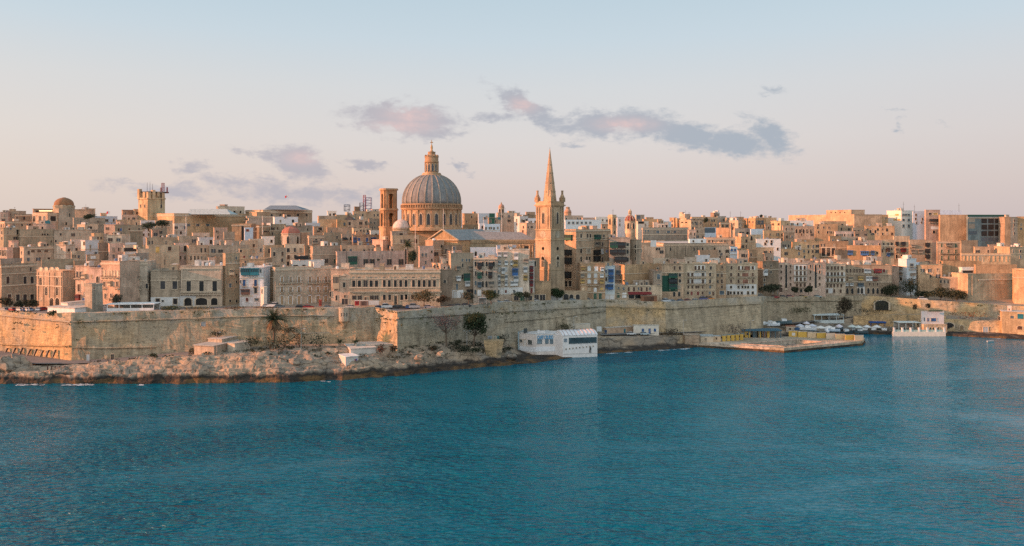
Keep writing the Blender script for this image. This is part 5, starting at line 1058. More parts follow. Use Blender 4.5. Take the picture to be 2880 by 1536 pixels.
# --- great ribbed dome
def great_dome():
    Y = 425; s = spec(Y); cx = xat(1214, Y); z0 = ground_z(cx, Y) - 1
    t = thing('domed_church', 'great grey ribbed church dome with a tall stone lantern and cross', 'church', (cx, Y, z0))
    Z = lambda py: zat(py, Y) - z0
    b = MB(); w = 84 * s; b.box(-w, w, -w * .8, w * .8, 0, Z(655)); b.box(-w * 1.02, w * 1.02, -w * .82, w * .82, Z(655), Z(652)); b.box(-w, w, -w * .8, w * .8, Z(652), Z(648))
    obj('nave', b, M_STONE, t, ST)
    r = 82 * s
    b = MB(); b.lathe([(r * 1.06, Z(648)), (r * 1.06, Z(641)), (r * 1.02, Z(640)), (r, Z(637)), (r, Z(592)), (r * 1.03, Z(591)), (r * 1.06, Z(588)), (r * 1.06, Z(586)), (r * 1.02, Z(585)), (r * 1.02, Z(577)), (r * 1.03, Z(576)), (r * 1.03, Z(574)), (r * .98, Z(574))], 64)
    dr = obj('drum', b, M_STONE, t, ST)
    b = MB()
    nW = 24
    for i in range(nW):
        a = 2 * math.pi * (i + .5) / nW; x, y = r * math.cos(a), r * math.sin(a)
        b.box(-.55, .55, -.45, .3, Z(637), Z(592), 0, a + math.pi / 2, (x, y, 0))
    obj('pilasters', b, M_STONE, dr, tuple(c * 1.05 for c in ST))
    for i in range(nW):
        a = 2 * math.pi * i / nW + .07 * 0
        if math.sin(a) > .35: continue
        o = obj('arched_window', ME['A'], None, dr, (.05, .05, .05), ((r + .02) * math.cos(a), (r + .02) * math.sin(a), Z(632)), rz=a + math.pi / 2, scale=(9 * s, 1.2, Z(601) - Z(632)))
    b = MB()
    for i in range(72):
        a = 2 * math.pi * i / 72; b.box(-.22, .22, -.2, .2, Z(585), Z(577), 0, a, (r * 1.045 * math.cos(a), r * 1.045 * math.sin(a), 0))
    b.lathe([(r * 1.04, Z(577.6)), (r * 1.055, Z(577.6)), (r * 1.055, Z(576.6)), (r * 1.04, Z(576.6))], 64)
    obj('balustrade', b, M_STONE, dr, ST)
    prof = [(81, 574), (81.5, 566), (80.5, 556), (78, 545), (73.5, 534), (67, 523), (59, 513), (50, 505), (42, 499.5), (33, 495), (30, 494)]
    b = MB(); b.lathe([(q * s, Z(p)) for q, p in prof], 64); sh = obj('dome_shell', b, M_LEAD, t, LEADC, smooth=True)
    b = MB()
    for i in range(24):
        a = 2 * math.pi * (i + .5) / 24; n_ = len(prof)
        vs = []; fs = []
        for q, p in prof:
            R_ = q * s; w_ = .16 + .22 * q / 81
            for dx, dr_ in ((-w_, -.1), (-w_ * .7, .34), (w_ * .7, .34), (w_, -.1)):
                vs.append(((R_ + dr_) * math.cos(a) - dx * math.sin(a), (R_ + dr_) * math.sin(a) + dx * math.cos(a), Z(p) + (dr_ > 0) * .05))
        for j in range(n_ - 1):
            for k in range(3): fs.append((j * 4 + k, j * 4 + k + 1, j * 4 + k + 5, j * 4 + k + 4))
        b.add(vs, fs)
    obj('ribs', b, M_STONE, sh, (.38, .325, .265))
    b = MB(); b.lathe([(31 * s, Z(497)), (31 * s, Z(494)), (27 * s, Z(491)), (26 * s, Z(488)), (24.5 * s, Z(486.5)), (19 * s, Z(486.5)), (18 * s, Z(484)), (18 * s, Z(459)), (20.5 * s, Z(457)), (20.5 * s, Z(454.5)), (19 * s, Z(454)), (19 * s, Z(443)), (20.5 * s, Z(442)), (20.5 * s, Z(440.5)), (17 * s, Z(440)), (13 * s, Z(436)), (10.5 * s, Z(434)), (10.5 * s, Z(429)), (11.5 * s, Z(427.5)), (6 * s, Z(427)), (4 * s, Z(424)), (3 * s, Z(423))], 32)
    ln = obj('lantern', b, M_STONE, t, ST)
    for i in range(12):
        a = 2 * math.pi * i / 12 + .26
        obj('lantern_window', ME['A'], None, ln, (.06, .075, .09), (18.1 * s * math.cos(a), 18.1 * s * math.sin(a), Z(483)), rz=a + math.pi / 2, scale=(5 * s, 1, Z(462) - Z(483)))
    b = MB()
    for i in range(12):
        a = 2 * math.pi * (i + .5) / 12 + .26; b.box(-.3, .3, -.35, .2, Z(484), Z(459), 0, a + math.pi / 2, (18 * s * math.cos(a), 18 * s * math.sin(a), 0))
        b.box(-.25, .25, -.25, .25, Z(440.5), Z(436), 0, a, (18 * s * math.cos(a), 18 * s * math.sin(a), 0))
    obj('lantern_columns', b, M_STONE, ln, tuple(c * 1.05 for c in ST))
    b = MB(); b.lathe([(3.4 * s, Z(424)), (2.6 * s, Z(421)), (3.2 * s, Z(418)), (3.4 * s, Z(414)), (2.2 * s, Z(409.5)), (1.0 * s, Z(407)), (.9 * s, Z(404)), (.9 * s, Z(395)), (.3 * s, Z(393.5))], 10)
    b.box(-4.0 * s, 4.0 * s, -.16, .16, Z(402), Z(399.6)); obj('cross', b, M_STONE, t, (.66, .42, .20))
great_dome()
def small_dome(label, px, Y, ytop, ydome, r, ybase, dcol, wcol, ribs=0, lantern=None, n=24, win=0, cat='church dome'):
    s = spec(Y); cx = xat(px, Y); zg = ground_z(cx, Y) - 1; Z = lambda py: zat(py, Y) - zg
    t = thing('small_dome', label, cat, (cx, Y, zg)); R_ = r * s; hh = Z(ytop) - Z(ydome)
    b = MB(); b.lathe([(R_, 0), (R_, Z(ydome) - .5), (R_ * 1.08, Z(ydome) - .4), (R_ * 1.08, Z(ydome) - .1), (R_ * .98, Z(ydome))], n); obj('drum', b, M_STONE, t, wcol)
    b = MB(); b.lathe([(R_ * math.cos(k * math.pi / 20), Z(ydome) + hh * math.sin(k * math.pi / 20)) for k in range(10)] + [(.05, Z(ytop))], max(n, 32) if n > 8 else n); sh = obj('dome_shell', b, M_LEAD, t, dcol, smooth=n > 8)
    if ribs:
        b = MB()
        for i in range(ribs):
            a = 2 * math.pi * (i + .3) / ribs
            b.tube([(R_ * 1.01 * math.cos(k * math.pi / 20) * math.cos(a), R_ * 1.01 * math.cos(k * math.pi / 20) * math.sin(a), Z(ydome) + hh * 1.01 * math.sin(k * math.pi / 20)) for k in range(11)], .28, .2, 5)
        obj('ribs', b, M_STONE, sh, (.60, .46, .33))
    if lantern:
        lt, lr = lantern; b = MB(); zt = Z(ytop); q = lr * s; H_ = Z(lt) - zt
        b.lathe([(q * 1.2, zt - .6), (q * 1.2, zt), (q, zt + .1), (q, zt + H_ * .55), (q * 1.25, zt + H_ * .58), (q * 1.25, zt + H_ * .64), (q, zt + H_ * .66), (q * .75, zt + H_ * .8), (q * .2, zt + H_ * .88), (.06, zt + H_)], 12); ln = obj('lantern', b, M_STONE, t, wcol)
        for i in range(6): a = 2 * math.pi * i / 6 - 1.3; obj('lantern_window', ME['A'], None, ln, PC['d'], (q * math.cos(a), q * math.sin(a), zt + H_ * .1), rz=a + math.pi / 2, scale=(q * .5, 1, H_ * .4))
    for i in range(win):
        a = -math.pi / 2 + (i - (win - 1) / 2) * (2 * math.pi / max(6, win * 1.6))
        obj('arched_window', ME['A'], None, t, PC['d'], (R_ * .985 * math.cos(a), R_ * .985 * math.sin(a), Z(ydome) - 5.6), rz=a + math.pi / 2, scale=(1.5, 1.5, 4.0))
    return t
small_dome('small pale plastered dome at the foot of the great ribbed dome', 1130, 416, 617, 642, 26, 655, (.60, .50, .43), (.50, .40, .28))
small_dome('faded red eight-sided church dome on a pale windowed drum', 818, 438, 637, 656, 26, 690, (.42, .17, .12), (.60, .47, .36), n=8, win=3)
small_dome('red dome with cream ribs and a slim lantern, right of the spire tower', 1772, 560, 605, 621, 14.5, 660, (.22, .05, .04), (.62, .47, .31), ribs=10, lantern=(587, 4.2), win=4)
small_dome('tiny far cupola with a red cap on the skyline between dome and spire tower', 1410, 640, 574, 582, 8, 610, (.48, .28, .20), (.55, .40, .27), win=2, n=12, lantern=(568, 1.4))
small_dome('stepped stone cupola on the skyline touching the spire tower', 1597, 640, 587, 597, 10, 610, (.48, .28, .19), (.52, .34, .22), n=12, lantern=(581, 5))
# --- brown dome on the left with its octagonal base
def left_dome():
    Y = 545; s = spec(Y); cx = xat(180, Y); zg = ground_z(cx, Y) - 1; Z = lambda py: zat(py, Y) - zg
    t = thing('domed_house', 'broad brown dome on an eight-sided base over a stone palace, left skyline', 'church', (cx, Y, zg))
    b = MB(); r = 27 * s; b.lathe([(r, 0), (r, Z(583)), (r * 1.05, Z(582)), (r * 1.05, Z(580)), (r, Z(579)), (r * .98, Z(577))], 8, a0=.39); obj('base', b, M_STONE, t, (.47, .37, .25))
    b = MB(); R_ = 25 * s; hh = Z(556) - Z(578)
    b.lathe([(R_, Z(579))] + [(R_ * math.cos(k * math.pi / 18), Z(575) + (hh * .86) * math.sin(k * math.pi / 18)) for k in range(8)] + [(R_ * .2, Z(556.5)), (R_ * .18, Z(555.5))], 32)
    obj('dome_shell', b, M_LEAD, t, (.30, .155, .08), smooth=True)
    return t
left_dome()
town('''
b 92 94 178 587 @548 n k=14 | t | upper storey of the stone palace attached to the brown dome, left skyline | Wd 592 597 12 106;Wd 593 598 6 158
b 151 165 210 586 @533 n k=26 | g | shaded square body carrying the eight-sided base of the brown dome | Wd 600 610 4 196;Wd 625 633 4 186
b 92 134 180 598 @527 n k=36 cor | p | stone palace with tall dark loggia windows in front of the brown dome | Wd 608 624 7 96,113;Wl 608 622 5 125;Wd 608 622 14 149;N 620 626 0 108-130;Wt 620 632 8 137
''')
# row of lit lamps under the palace eave
b = MB()
for i in range(9): x = xat(112 + i * 4.2, 541.2); b.box(x - .35, x + .35, 540.9, 541.4, zat(594.5, 541), zat(592, 541))
tag(obj('lit_window_row', b, M_LIT), 'row of small glowing windows under the eave of the domed palace', 'lamps')
# --- bell tower beside the great dome
def bell_tower():
    Y = 432; s = spec(Y); cx = xat(1093, Y); zg = ground_z(cx, Y) - 1; Z = lambda py: zat(py, Y) - zg
    t = thing('bell_tower', 'square-cornered open bell tower with two tiers of arches, left of the great dome', 'bell tower', (cx, Y, zg))
    a = R(30); q = 20.5 * s
    def ring(b, k, za, zb):
        pts = []
        for i in range(4):
            for d in (-1, 1):
                an = a + math.pi / 2 * i; c, n_ = math.cos(an), math.sin(an); x, y = q * k, d * q * k * .78; pts.append((x * c - y * n_, x * n_ + y * c))
        b.prism(pts, za, zb)
    b = MB(); ring(b, 1.06, 0, Z(640)); ring(b, 1.12, Z(640), Z(637)); obj('base', b, M_STONE, t, ST)
    for (ya, yb, yo, name) in ((637, 592, 599, 'lower_stage'), (586, 536, 545, 'upper_stage')):
        b = MB(); k = 1.0 if ya > 600 else .94
        for i in range(4):      # corner piers and arch heads: the arches stand open
            an = a + math.pi / 2 * i
            for d in (-1, 1):
                c_ = q * k
                b.box(c_ * .62, c_, d * c_ * .78 - (c_ * .42 if d > 0 else 0), d * c_ * .78 + (0 if d > 0 else c_ * .42), Z(ya), Z(yb), 0, an)
            n_ = 8; vs = []; hw = q * k * .37; zt = Z(yb); zs = Z(yo) - hw * .9
            pr = [(-hw, zt), (-hw, zs)] + [(-hw * math.cos(math.pi * j / n_), zs + hw * .9 * math.sin(math.pi * j / n_)) for j in range(1, n_)] + [(hw, zs), (hw, zt)]
            for x0 in (q * k * .72, q * k * .98):
                pass
            for j in range(len(pr) - 1):
                (y0, z0), (y1, z1) = pr[j], pr[j + 1]
                if abs(y1 - y0) < 1e-6: continue
                vs = [(x, y, z) for x in (q * k * .70, q * k * .97) for (y, z) in ((y0, z0), (y1, z1), (y1, zt), (y0, zt))]
                c, n2 = math.cos(an), math.sin(an)
                b.add([(x * c - y * n2, x * n2 + y * c, z) for x, y, z in vs], [(0, 1, 2, 3), (7, 6, 5, 4), (0, 4, 5, 1), (3, 2, 6, 7)])
        obj(name, b, M_STONE, t, (.42, .265, .15))
    b = MB(); ring(b, 1.10, Z(592), Z(589)); ring(b, 1.02, Z(589), Z(586)); obj('cornice', b, M_STONE, t, ST)
    b = MB(); ring(b, 1.08, Z(536), Z(533)); ring(b, 1.02, Z(533), Z(530.5)); obj('roof', b, M_STONE, t, ST)
    b = MB(); b.lathe([(1.0, 0), (.95, .3), (.6, 1.0), (.45, 1.5), (.1, 1.7)], 12); obj('bell', b, M_METAL, t, (.12, .10, .06), (0, 0, Z(618)))
    b = MB(); b.box(-q * .8, q * .8, -.12, .12, Z(607), Z(606), 0, a); obj('bell_beam', b, M_BARK, t, (.15, .1, .06))
bell_tower()
# --- spire tower
def spire_tower():
    Y0 = 363; s = spec(Y0); Yc = Y0 + 6.3; cx = xat(1546.5, Y0 + 6.3); zg = ground_z(cx, Yc) - 1.5; Z = lambda py: zat(py, Y0 + 3.2) - zg
    t = thing('spire_tower', 'tall square stone tower with an eight-sided spire and corner pinnacles', 'church tower', (cx, Yc, zg))
    a = R(46.0); Q = 4.55 * 1.04
    def blk(b, k, za, zb, k2=None, mi=0):
        k2 = k2 or k; vs = []
        for kk, z in ((k, za), (k2, zb)):
            for x, y in ((-1, -1), (1, -1), (1, 1), (-1, 1)):
                X, Y_ = x * Q * kk, y * Q * kk; vs.append((X * math.cos(a) - Y_ * math.sin(a), X * math.sin(a) + Y_ * math.cos(a), z))
        b.add(vs, [(3, 2, 1, 0), (4, 5, 6, 7), (0, 1, 5, 4), (1, 2, 6, 5), (2, 3, 7, 6), (3, 0, 4, 7)], mi)
    b = MB(); blk(b, 1.10, 0, Z(760), 1.0); blk(b, 1.0, Z(760), Z(676)); blk(b, 1.0, Z(672), Z(648), .98); 
    obj('shaft', b, M_STONE, t, (.49, .35, .225))
    for k_, ya, yb in ((1.04, 760, 757), (1.05, 676, 672), (1.05, 648, 644.5)): b = MB(); blk(b, k_, Z(ya), Z(yb)); obj('string_course', b, M_STONE, t, (.50, .36, .22))
    b = MB(); blk(b, .955, Z(644.5), Z(582))
    for i in range(4):
        an = a + math.pi / 2 * i
        for y in (-.86, -.55, .55, .86): b.box(Q * .95, Q * .955 + .28, y * Q - .32, y * Q + .32, Z(644), Z(583), 0, an)
    obj('belfry', b, M_STONE, t, (.50, .345, .215))
    b = MB(); blk(b, 1.0, Z(582), Z(579)); blk(b, 1.1, Z(579), Z(576)); blk(b, 1.0, Z(576), Z(566), .98)
    obj('cornice', b, M_STONE, t, ST)
    f = lambda i: (a - math.pi / 2 * i)
    for i in (0, 1):                 # the two faces in view: right face has yaw a, left face a - 90
        yaw = a - math.pi / 2 * i; n_ = Vector((math.sin(yaw), -math.cos(yaw), 0)); e = Vector((math.cos(yaw), math.sin(yaw), 0))
        def w(kind, nm, t_, py0, py1, wpx, d, col=(.035, .03, .026)):
            p = n_ * (Q * d + .03) + e * (t_ * Q); obj(nm, ME[kind], None, t, col, (p.x, p.y, Z(py1)), rz=yaw, scale=(wpx, 1.2, Z(py0) - Z(py1)))
        w('A', 'belfry_opening', 0, 597, 629, 1.5, .955); w('A', 'arched_opening', 0, 719, 750, 1.9, 1.0, (.40, .30, .19)); w('A', 'arched_opening', -.05, 732, 750, .9, 1.0 + .04)
        p = n_ * (Q + .05); 
        for nm, py, r_, c_ in (('round_opening', 699, .75, (.03, .025, .02)), ('clock_panel', 659, 1.7, (.52, .42, .30)), ('round_opening', 727, .8, (.03, .025, .02))):
            q = MB(); q.add([(r_ * math.cos(k * .3927), y_, r_ * math.sin(k * .3927)) for y_ in (-.08, .08) for k in range(16)], [tuple(range(15, -1, -1))] + [(k, (k + 1) % 16, 16 + (k + 1) % 16, 16 + k) for k in range(16)])
            pp = n_ * (Q * (1.0 if py > 665 else .99) + (.12 if py == 727 else .04)); obj(nm, q, M_STONE, t, c_, (pp.x, pp.y, Z(py)), rz=yaw)
    for i in range(4):               # corner pinnacles
        an = a + math.pi / 4 + math.pi / 2 * i; p = Vector((math.cos(an), math.sin(an), 0)) * Q * 1.414 * .86
        b = MB(); b.box(-1.0, 1.0, -1.0, 1.0, 0, 2.1, 0, a); b.lathe([(1.0, 2.1), (.95, 2.6), (.6, 3.4), (.5, 3.6), (.48, 4.9), (.62, 5.0), (.62, 5.2), (.4, 5.35)], 10); obj('pinnacle', b, M_STONE, t, ST, (p.x, p.y, Z(568)))
    b = MB(); b.lathe([(19.5 * s * 1.06, Z(568)), (.12, Z(417))], 8, a0=a + R(22.5)); sp = obj('spire', b, M_STONE, t, (.50, .335, .205))
    b = MB(); b.tube([(0, 0, Z(418)), (0, 0, Z(412))], .09, .04, 5); obj('finial', b, M_IRON, sp)
    for py in (540, 515, 487, 463):
        for k in range(8):
            an = a + R(45 * k); rr = 19.5 * s * 1.06 * (py - 417) / 151.0 * .93; q = .26 * (py - 380) / 150
            b = MB(); b.box(-q, q, -.10, .2, -q * 1.3, q * 1.1); b.add([(-q * 1.2, -.14, q * 1.1), (q * 1.2, -.14, q * 1.1), (0, -.14, q * 2.3), (-q * 1.2, .3, q * 1.1), (q * 1.2, .3, q * 1.1), (0, .3, q * 2.3)], [(0, 1, 2), (0, 2, 5, 3), (1, 4, 5, 2)])
            b2 = MB(); b2.box(-q * .6, q * .6, -.13, 0, -q, q * .7)
            lu = obj('lucarne', b, M_STONE, sp, (.52, .36, .22), (rr * math.cos(an), rr * math.sin(an), Z(py)), rz=an + math.pi / 2); obj('lucarne_opening', b2, M_IRON, sp, (1, 1, 1), (rr * math.cos(an), rr * math.sin(an), Z(py)), rz=an + math.pi / 2)
    for py0 in (556,):
        pass
spire_tower()
# --- temple church with the gable and long roof
def temple():
    Y = 388; s = spec(Y); cx = xat(1350, Y); zg = ground_z(cx, Y) - 1; t = thing('temple_church', 'neoclassical church with a sunlit pediment and a long grey roof, left of the spire tower', 'church', (cx, Y, zg)); O = Vector((cx, Y, zg))
    P = lambda px, py, Yd: at(px, py, Yd) - O
    # gabled transept: the gable faces left towards the sun
    A, B, C_ = (1209, 675, 378), (1287, 676, 372), (1246, 649, 375)
    d = Vector((.62, .78, 0)); L = 24
    n0 = (P(*B) - P(*A)); d = Vector((-n0.y, n0.x, 0)).normalized() * L + Vector((8, 0, 0))
    b = MB(); a_, b_, c_ = P(*A), P(*B), P(*C_); b.add([a_, b_, c_, a_ + d, b_ + d, c_ + d], [(0, 1, 2), (5, 4, 3)]); 
    lo = Vector((0, 0, -16)); b.add([a_, b_, b_ + d, a_ + d, a_ + lo, b_ + lo, b_ + d + lo, a_ + d + lo], [(0, 4, 5, 1), (1, 5, 6, 2), (2, 6, 7, 3), (3, 7, 4, 0)]); obj('pediment_wall', b, M_STONE, t, (.54, .36, .20))
    b = MB(); up = Vector((0, 0, .5)); e = n0.normalized() * .8; f = -d.normalized() * .5
    b.add([a_ - e + f, c_ + up + f, b_ + e + f, a_ - e + d, c_ + up + d, b_ + e + d], [(0, 3, 4, 1), (1, 4, 5, 2)]); b.v = b.v; obj('gable_roof', b, M_LEAD, t, (.27, .28, .27))
    b = MB()
    for p, q in ((a_ - e, c_ + up), (c_ + up, b_ + e), (a_ - e, b_ + e)): b.tube([p + f, q + f], .38, n=4)
    obj('raking_cornice', b, M_STONE, t, (.60, .44, .28))
    # long nave roof
    b = MB(); yb = 379; r1, r2 = P(1283, 649, yb + 9), P(1466, 653, yb + 9); e1, e2 = P(1290, 674, yb), P(1502, 674, yb); g1, g2 = e1 + Vector((0, 18, 0)), e2 + Vector((0, 18, 0))
    b.add([e1, e2, r2, r1, g1, g2], [(0, 1, 2, 3), (1, 5, 2), (5, 4, 3, 2)]); obj('nave_roof', b, M_LEAD, t, (.27, .265, .25))
    b = MB(); b.add([e1, e2, g2, g1] + [p + Vector((0, 0, -18)) for p in (e1, e2, g2, g1)], [(0, 4, 5, 1), (1, 5, 6, 2), (2, 6, 7, 3), (3, 7, 4, 0)]); obj('nave_wall', b, M_STONE, t, (.47, .36, .23))
    w = e2.x - e1.x + 1.0; b = MB(); b.box(-w / 2, w / 2, -.6, -.002, -1.0, -.1); b.box(-w / 2, w / 2, -.35, -.002, -1.7, -1.02); obj('cornice', b, M_STONE, t, (.42, .32, .2), (e1 + e2) / 2)
    for px in (1463, 1472, 1490, 1498):
        p = P(px, 726, yb - 1.2); q = MB(); q.lathe([(.7, 0), (.7, .5), (.5, .6), (.45, 5.8), (.7, 6.1), (.7, 6.4)], 10); obj('column', q, M_STONE, t, (.52, .40, .26), p)
    q = MB(); q.box(0, 1, 0, .2, 0, 1); 
    obj('portico_opening', MB().box(-2.2, 2.2, -.08, .1, 0, 5.8), M_IRON, t, (1, 1, 1), P(1481, 726, yb - .05))
temple()
# --- antenna-topped tower on the left
def mast_tower():
    Y = 560; s = spec(Y); t0 = thing('antenna_tower', 'massive square stone tower crowned with antennas, left skyline', 'tower', (xat(413, Y), Y, 0)); 
    a = R(62); cx, cy = xat(415, Y), Y
    C = V2(cx, cy); e = V2(math.cos(a), math.sin(a)); l = V2(-math.sin(a), math.cos(a))
    th = math.atan((413 - 1440) / F); k = R(33); a = k - th; e = V2(math.cos(a), math.sin(a)); l = V2(-math.sin(a), math.cos(a))
    PR = C + e * rayhit(464, C, e); PL = C + l * rayhit(389, C, l); PB = PL + PR - C; zg = ground_z(cx, cy) - 2; O = V2(cx, cy); t0.location = (cx, cy, zg); Z = lambda py: zat(py, Y) - zg
    cen = (PR + PL) / 2
    def blk(b, k_, za, zb): b.prism([tuple(cen + (p - cen) * k_ - O) for p in (C, PR, PB, PL)], za, zb)
    b = MB(); blk(b, 1.0, 0, Z(560)); obj('shaft', b, M_STONE, t0, (.57, .42, .25)); 
    b = MB(); blk(b, 1.06, Z(560), Z(556)); blk(b, 1.03, Z(612), Z(609)); obj('cornice', b, M_STONE, t0, (.57, .42, .25))
    b = MB(); blk(b, .86, Z(556), Z(541)); obj('upper_stage', b, M_STONE, t0, (.57, .42, .26))
    b = MB(); blk(b, .9, Z(541), Z(538)); obj('roof', b, M_ROOF, t0, (.10, .09, .08))
    fR, fL = Face(C, PR), Face(PL, C)
    for f, fr, h0, h1 in ((fL, .0, 560, 531), (fL, .72, 556, 540), (fR, .30, 560, 534), (fR, .62, 552, 538), (fR, .0, 560, 540), (fR, .95, 560, 541)):
        p = cen + (f.pt(f.L * (fr * .9 + .05)) - cen) * .93 - O; b = MB(); b.box(-1.1, 1.1, -1.1, 1.1, Z(h0), Z(h1), 0, f.yaw); obj('turret', b, M_STONE, t0, (.60, .43, .26), (p.x, p.y, 0))
    b = MB(); p = cen + (PR - cen) * .45 - O; b.box(-6.5, 6.5, -3.5, 3.5, Z(542), Z(538), 0, a, (p.x, p.y, 0)); obj('roof_deck', b, M_ROOF, t0, (.08, .07, .065))
    for f, fr, ya, yb in ((fL, .25, 575, 584), (fL, .7, 575, 584), (fR, .78, 575, 585)):
        p = f.pt(f.L * fr) - O; obj('window', ME['W'], None, t0, PC['d'], (p.x, p.y, Z(yb)), rz=f.yaw, scale=(1.3, 1, Z(ya) - Z(yb)))
    b = MB(); p = fR.pt(f.L * .8) - O; b.tube([(p.x, p.y - .3, Z(584)), (p.x, p.y - .3, Z(544))], .25, n=5); obj('drainpipe', b, M_IRON, t0)
    for px, ya, yb in ((403, 531, 512), (411, 531, 512), (418, 531, 516)):
        q = C + e * rayhit(px, C, e) * .2 + (cen - C) * .4 - O; x = xat(px, Y) - cx; b = MB(); b.tube([(x, 6, Z(541)), (x, 6, Z(yb))], .16, .08, 5); obj('mast', b, M_IRON, t0)
    for (px, ya, yb, w, c_) in ((446, 538, 514, .9, (.32, .08, .09)), (458, 541, 526, .3, (.3, .05, .05)), (441, 541, 527, .5, (.3, .25, .22))):
        x = xat(px, Y) - cx; b = MB(); n_ = 5; za, zb = Z(ya), Z(yb)
        for sx in (-w, w):
            for sy in (-w, w): b.tube([(x + sx, 7 + sy, za), (x + sx * .8, 7 + sy * .8, zb)], .13, n=4)
        for k_ in range(n_ + 1):
            z = za + (zb - za) * k_ / n_
            for sg in ((-w, -w, w, -w), (-w, w, w, w), (-w, -w, -w, w), (w, -w, w, w)): b.tube([(x + sg[0], 7 + sg[1], z), (x + sg[2], 7 + sg[3], z + (zb - za) / n_ * (.8 if k_ < n_ else 0))], .1, n=4)
        obj('lattice_mast', b, M_METAL, t0, c_)
mast_tower()
# --- scaffold frames on the skyline left of the bell tower
def frame_tower(label, x0, x1, y0, y1, Y, col, levels):
    t = thing('scaffold_mast', label, 'antenna frame', (xat((x0 + x1) / 2, Y), Y, zat(y1, Y)), group='antenna frames on the skyline'); w = (x1 - x0) / 2 * spec(Y); h = zat(y0, Y) - zat(y1, Y)
    for x in (-w, w):
        for y in (-w, w): obj('post', MB().tube([(x, y, 0), (x, y, h)], .17, n=4), M_METAL, t, col)
    b = MB()
    for k in range(levels + 1):
        z = h * k / levels
        for sg in ((-w, -w, w, -w), (-w, w, w, w), (-w, -w, -w, w), (w, -w, w, w)):
            b.tube([(sg[0], sg[1], z), (sg[2], sg[3], z)], .14, n=4)
            if k < levels and k % 2 == 0: b.tube([(sg[0], sg[1], z), (sg[2], sg[3], z + h / levels)], .08, n=4)
    obj('braces', b, M_METAL, t, tuple(c * 1.3 for c in col))
frame_tower('squat dark open frame on the skyline, leftmost of the antenna frames', 969, 983, 576, 594, 585, (.06, .10, .14), 3)
frame_tower('medium open frame with dark cross bars between two other antenna frames', 1012, 1022, 571, 594, 588, (.07, .10, .13), 4)
frame_tower('tall blue and red open antenna frame nearest the bell tower', 1028, 1044, 556, 594, 590, (.16, .13, .22), 5)
frame_tower('thin red and white open mast rising highest of the antenna frames', 1022, 1028, 549, 594, 592, (.35, .16, .18), 7)
# --- long stone hall, its skylight roof and the blue-roofed library
town('''
b 410 490 700 600 @548 n k=30 cor dep=20 | t | very long blank stone hall with a heavy cornice, right of the antenna tower | C 607 609 0 412-488,492-698;Wl 630 636 8 530,556,584
b 690 694 800 608 @556 n k=8 | s | plain continuation of the long stone hall with a dark window | Wd 614 620 9 693;C 610 612 0 694-800;U 602 640 1 738
h 608 633 688 580 @580 n k=40 | c | whitewashed flat block with three dark windows on the skyline above the long hall | Wd 593 600 4 642,676;Wd 593 602 5 659;Wo 588 594 4 617
h 618 632 640 575 @582 n k=50 | p | little stepped sunlit roof block left of the whitewashed flat block
b 690 740 878 590 @575 n k=22 cor dep=30 | s | stone library with arched windows under a hipped blue-grey roof | Ad 602 608 6 764,788,838,862;Ad 604 609 11 812;C 596 599 0 742-876;T 584 590 40 808
b 700 722 760 596 @570 n k=30 | o | stepped sunlit side of the stone library
''')
def hip(label, px0, px1, py0, py1, Y, dep, inset, color, name='hipped_roof'):
    b = MB(); A, B = at(px0, py1, Y), at(px1, py1, Y); D = Vector((0, dep, 0)); C_, E = at(px0 + inset, py0, Y + dep / 2), at(px1 - inset, py0, Y + dep / 2)
    b.add([A, B, B + D, A + D, C_, E], [(0, 1, 5, 4), (1, 2, 5), (2, 3, 4, 5), (3, 0, 4), (3, 2, 1, 0)]); return tag(obj(name, b, M_LEAD, None, color), label, 'roof')
hip('hipped blue-grey roof on top of the stone library', 742, 850, 578, 589, 580, 22, 18, (.20, .25, .28))
hip('pale greenish glazed roof ridge above the long stone hall', 525, 648, 588, 603, 556, 16, 10, (.46, .52, .50), 'skylight_roof')
hip('dark gabled roof of the shed on the skyline left of the bell tower', 968, 996, 608, 619, 520, 10, 12, (.08, .07, .06), 'shed_roof')
# far bell tower left of the red ribbed dome
def far_tower():
    Y = 520; s = spec(Y); cx = xat(1722, Y); zg = ground_z(cx, Y) - 1; Z = lambda py: zat(py, Y) - zg
    t = thing('stone_belfry', 'small square stone belfry with a crowning cornice left of the red ribbed dome', 'bell tower', (cx, Y, zg)); q = 8.5 * s; a = R(38)
    b = MB(); b.box(-q, q, -q, q, 0, Z(612), 0, a); obj('shaft', b, M_STONE, t, (.47, .35, .22)); b = MB(); b.box(-q * 1.15, q * 1.15, -q * 1.15, q * 1.15, Z(612), Z(609), 0, a); b.box(-q * .95, q * .95, -q * .95, q * .95, Z(609), Z(604), 0, a); b.box(-q * 1.1, q * 1.1, -q * 1.1, q * 1.1, Z(640), Z(637.5), 0, a); obj('cornice', b, M_STONE, t, (.5, .38, .25))
    for i in (0, 1):
        yaw = a - math.pi / 2 * i; n_ = Vector((math.sin(yaw), -math.cos(yaw), 0))
        for ya, yb in ((614, 632), (648, 658)): p = n_ * (q + .02); obj('arched_opening', ME['A'], None, t, PC['d'], (p.x, p.y, Z(yb)), rz=yaw, scale=(1.5, 1, Z(ya) - Z(yb)))
far_tower()
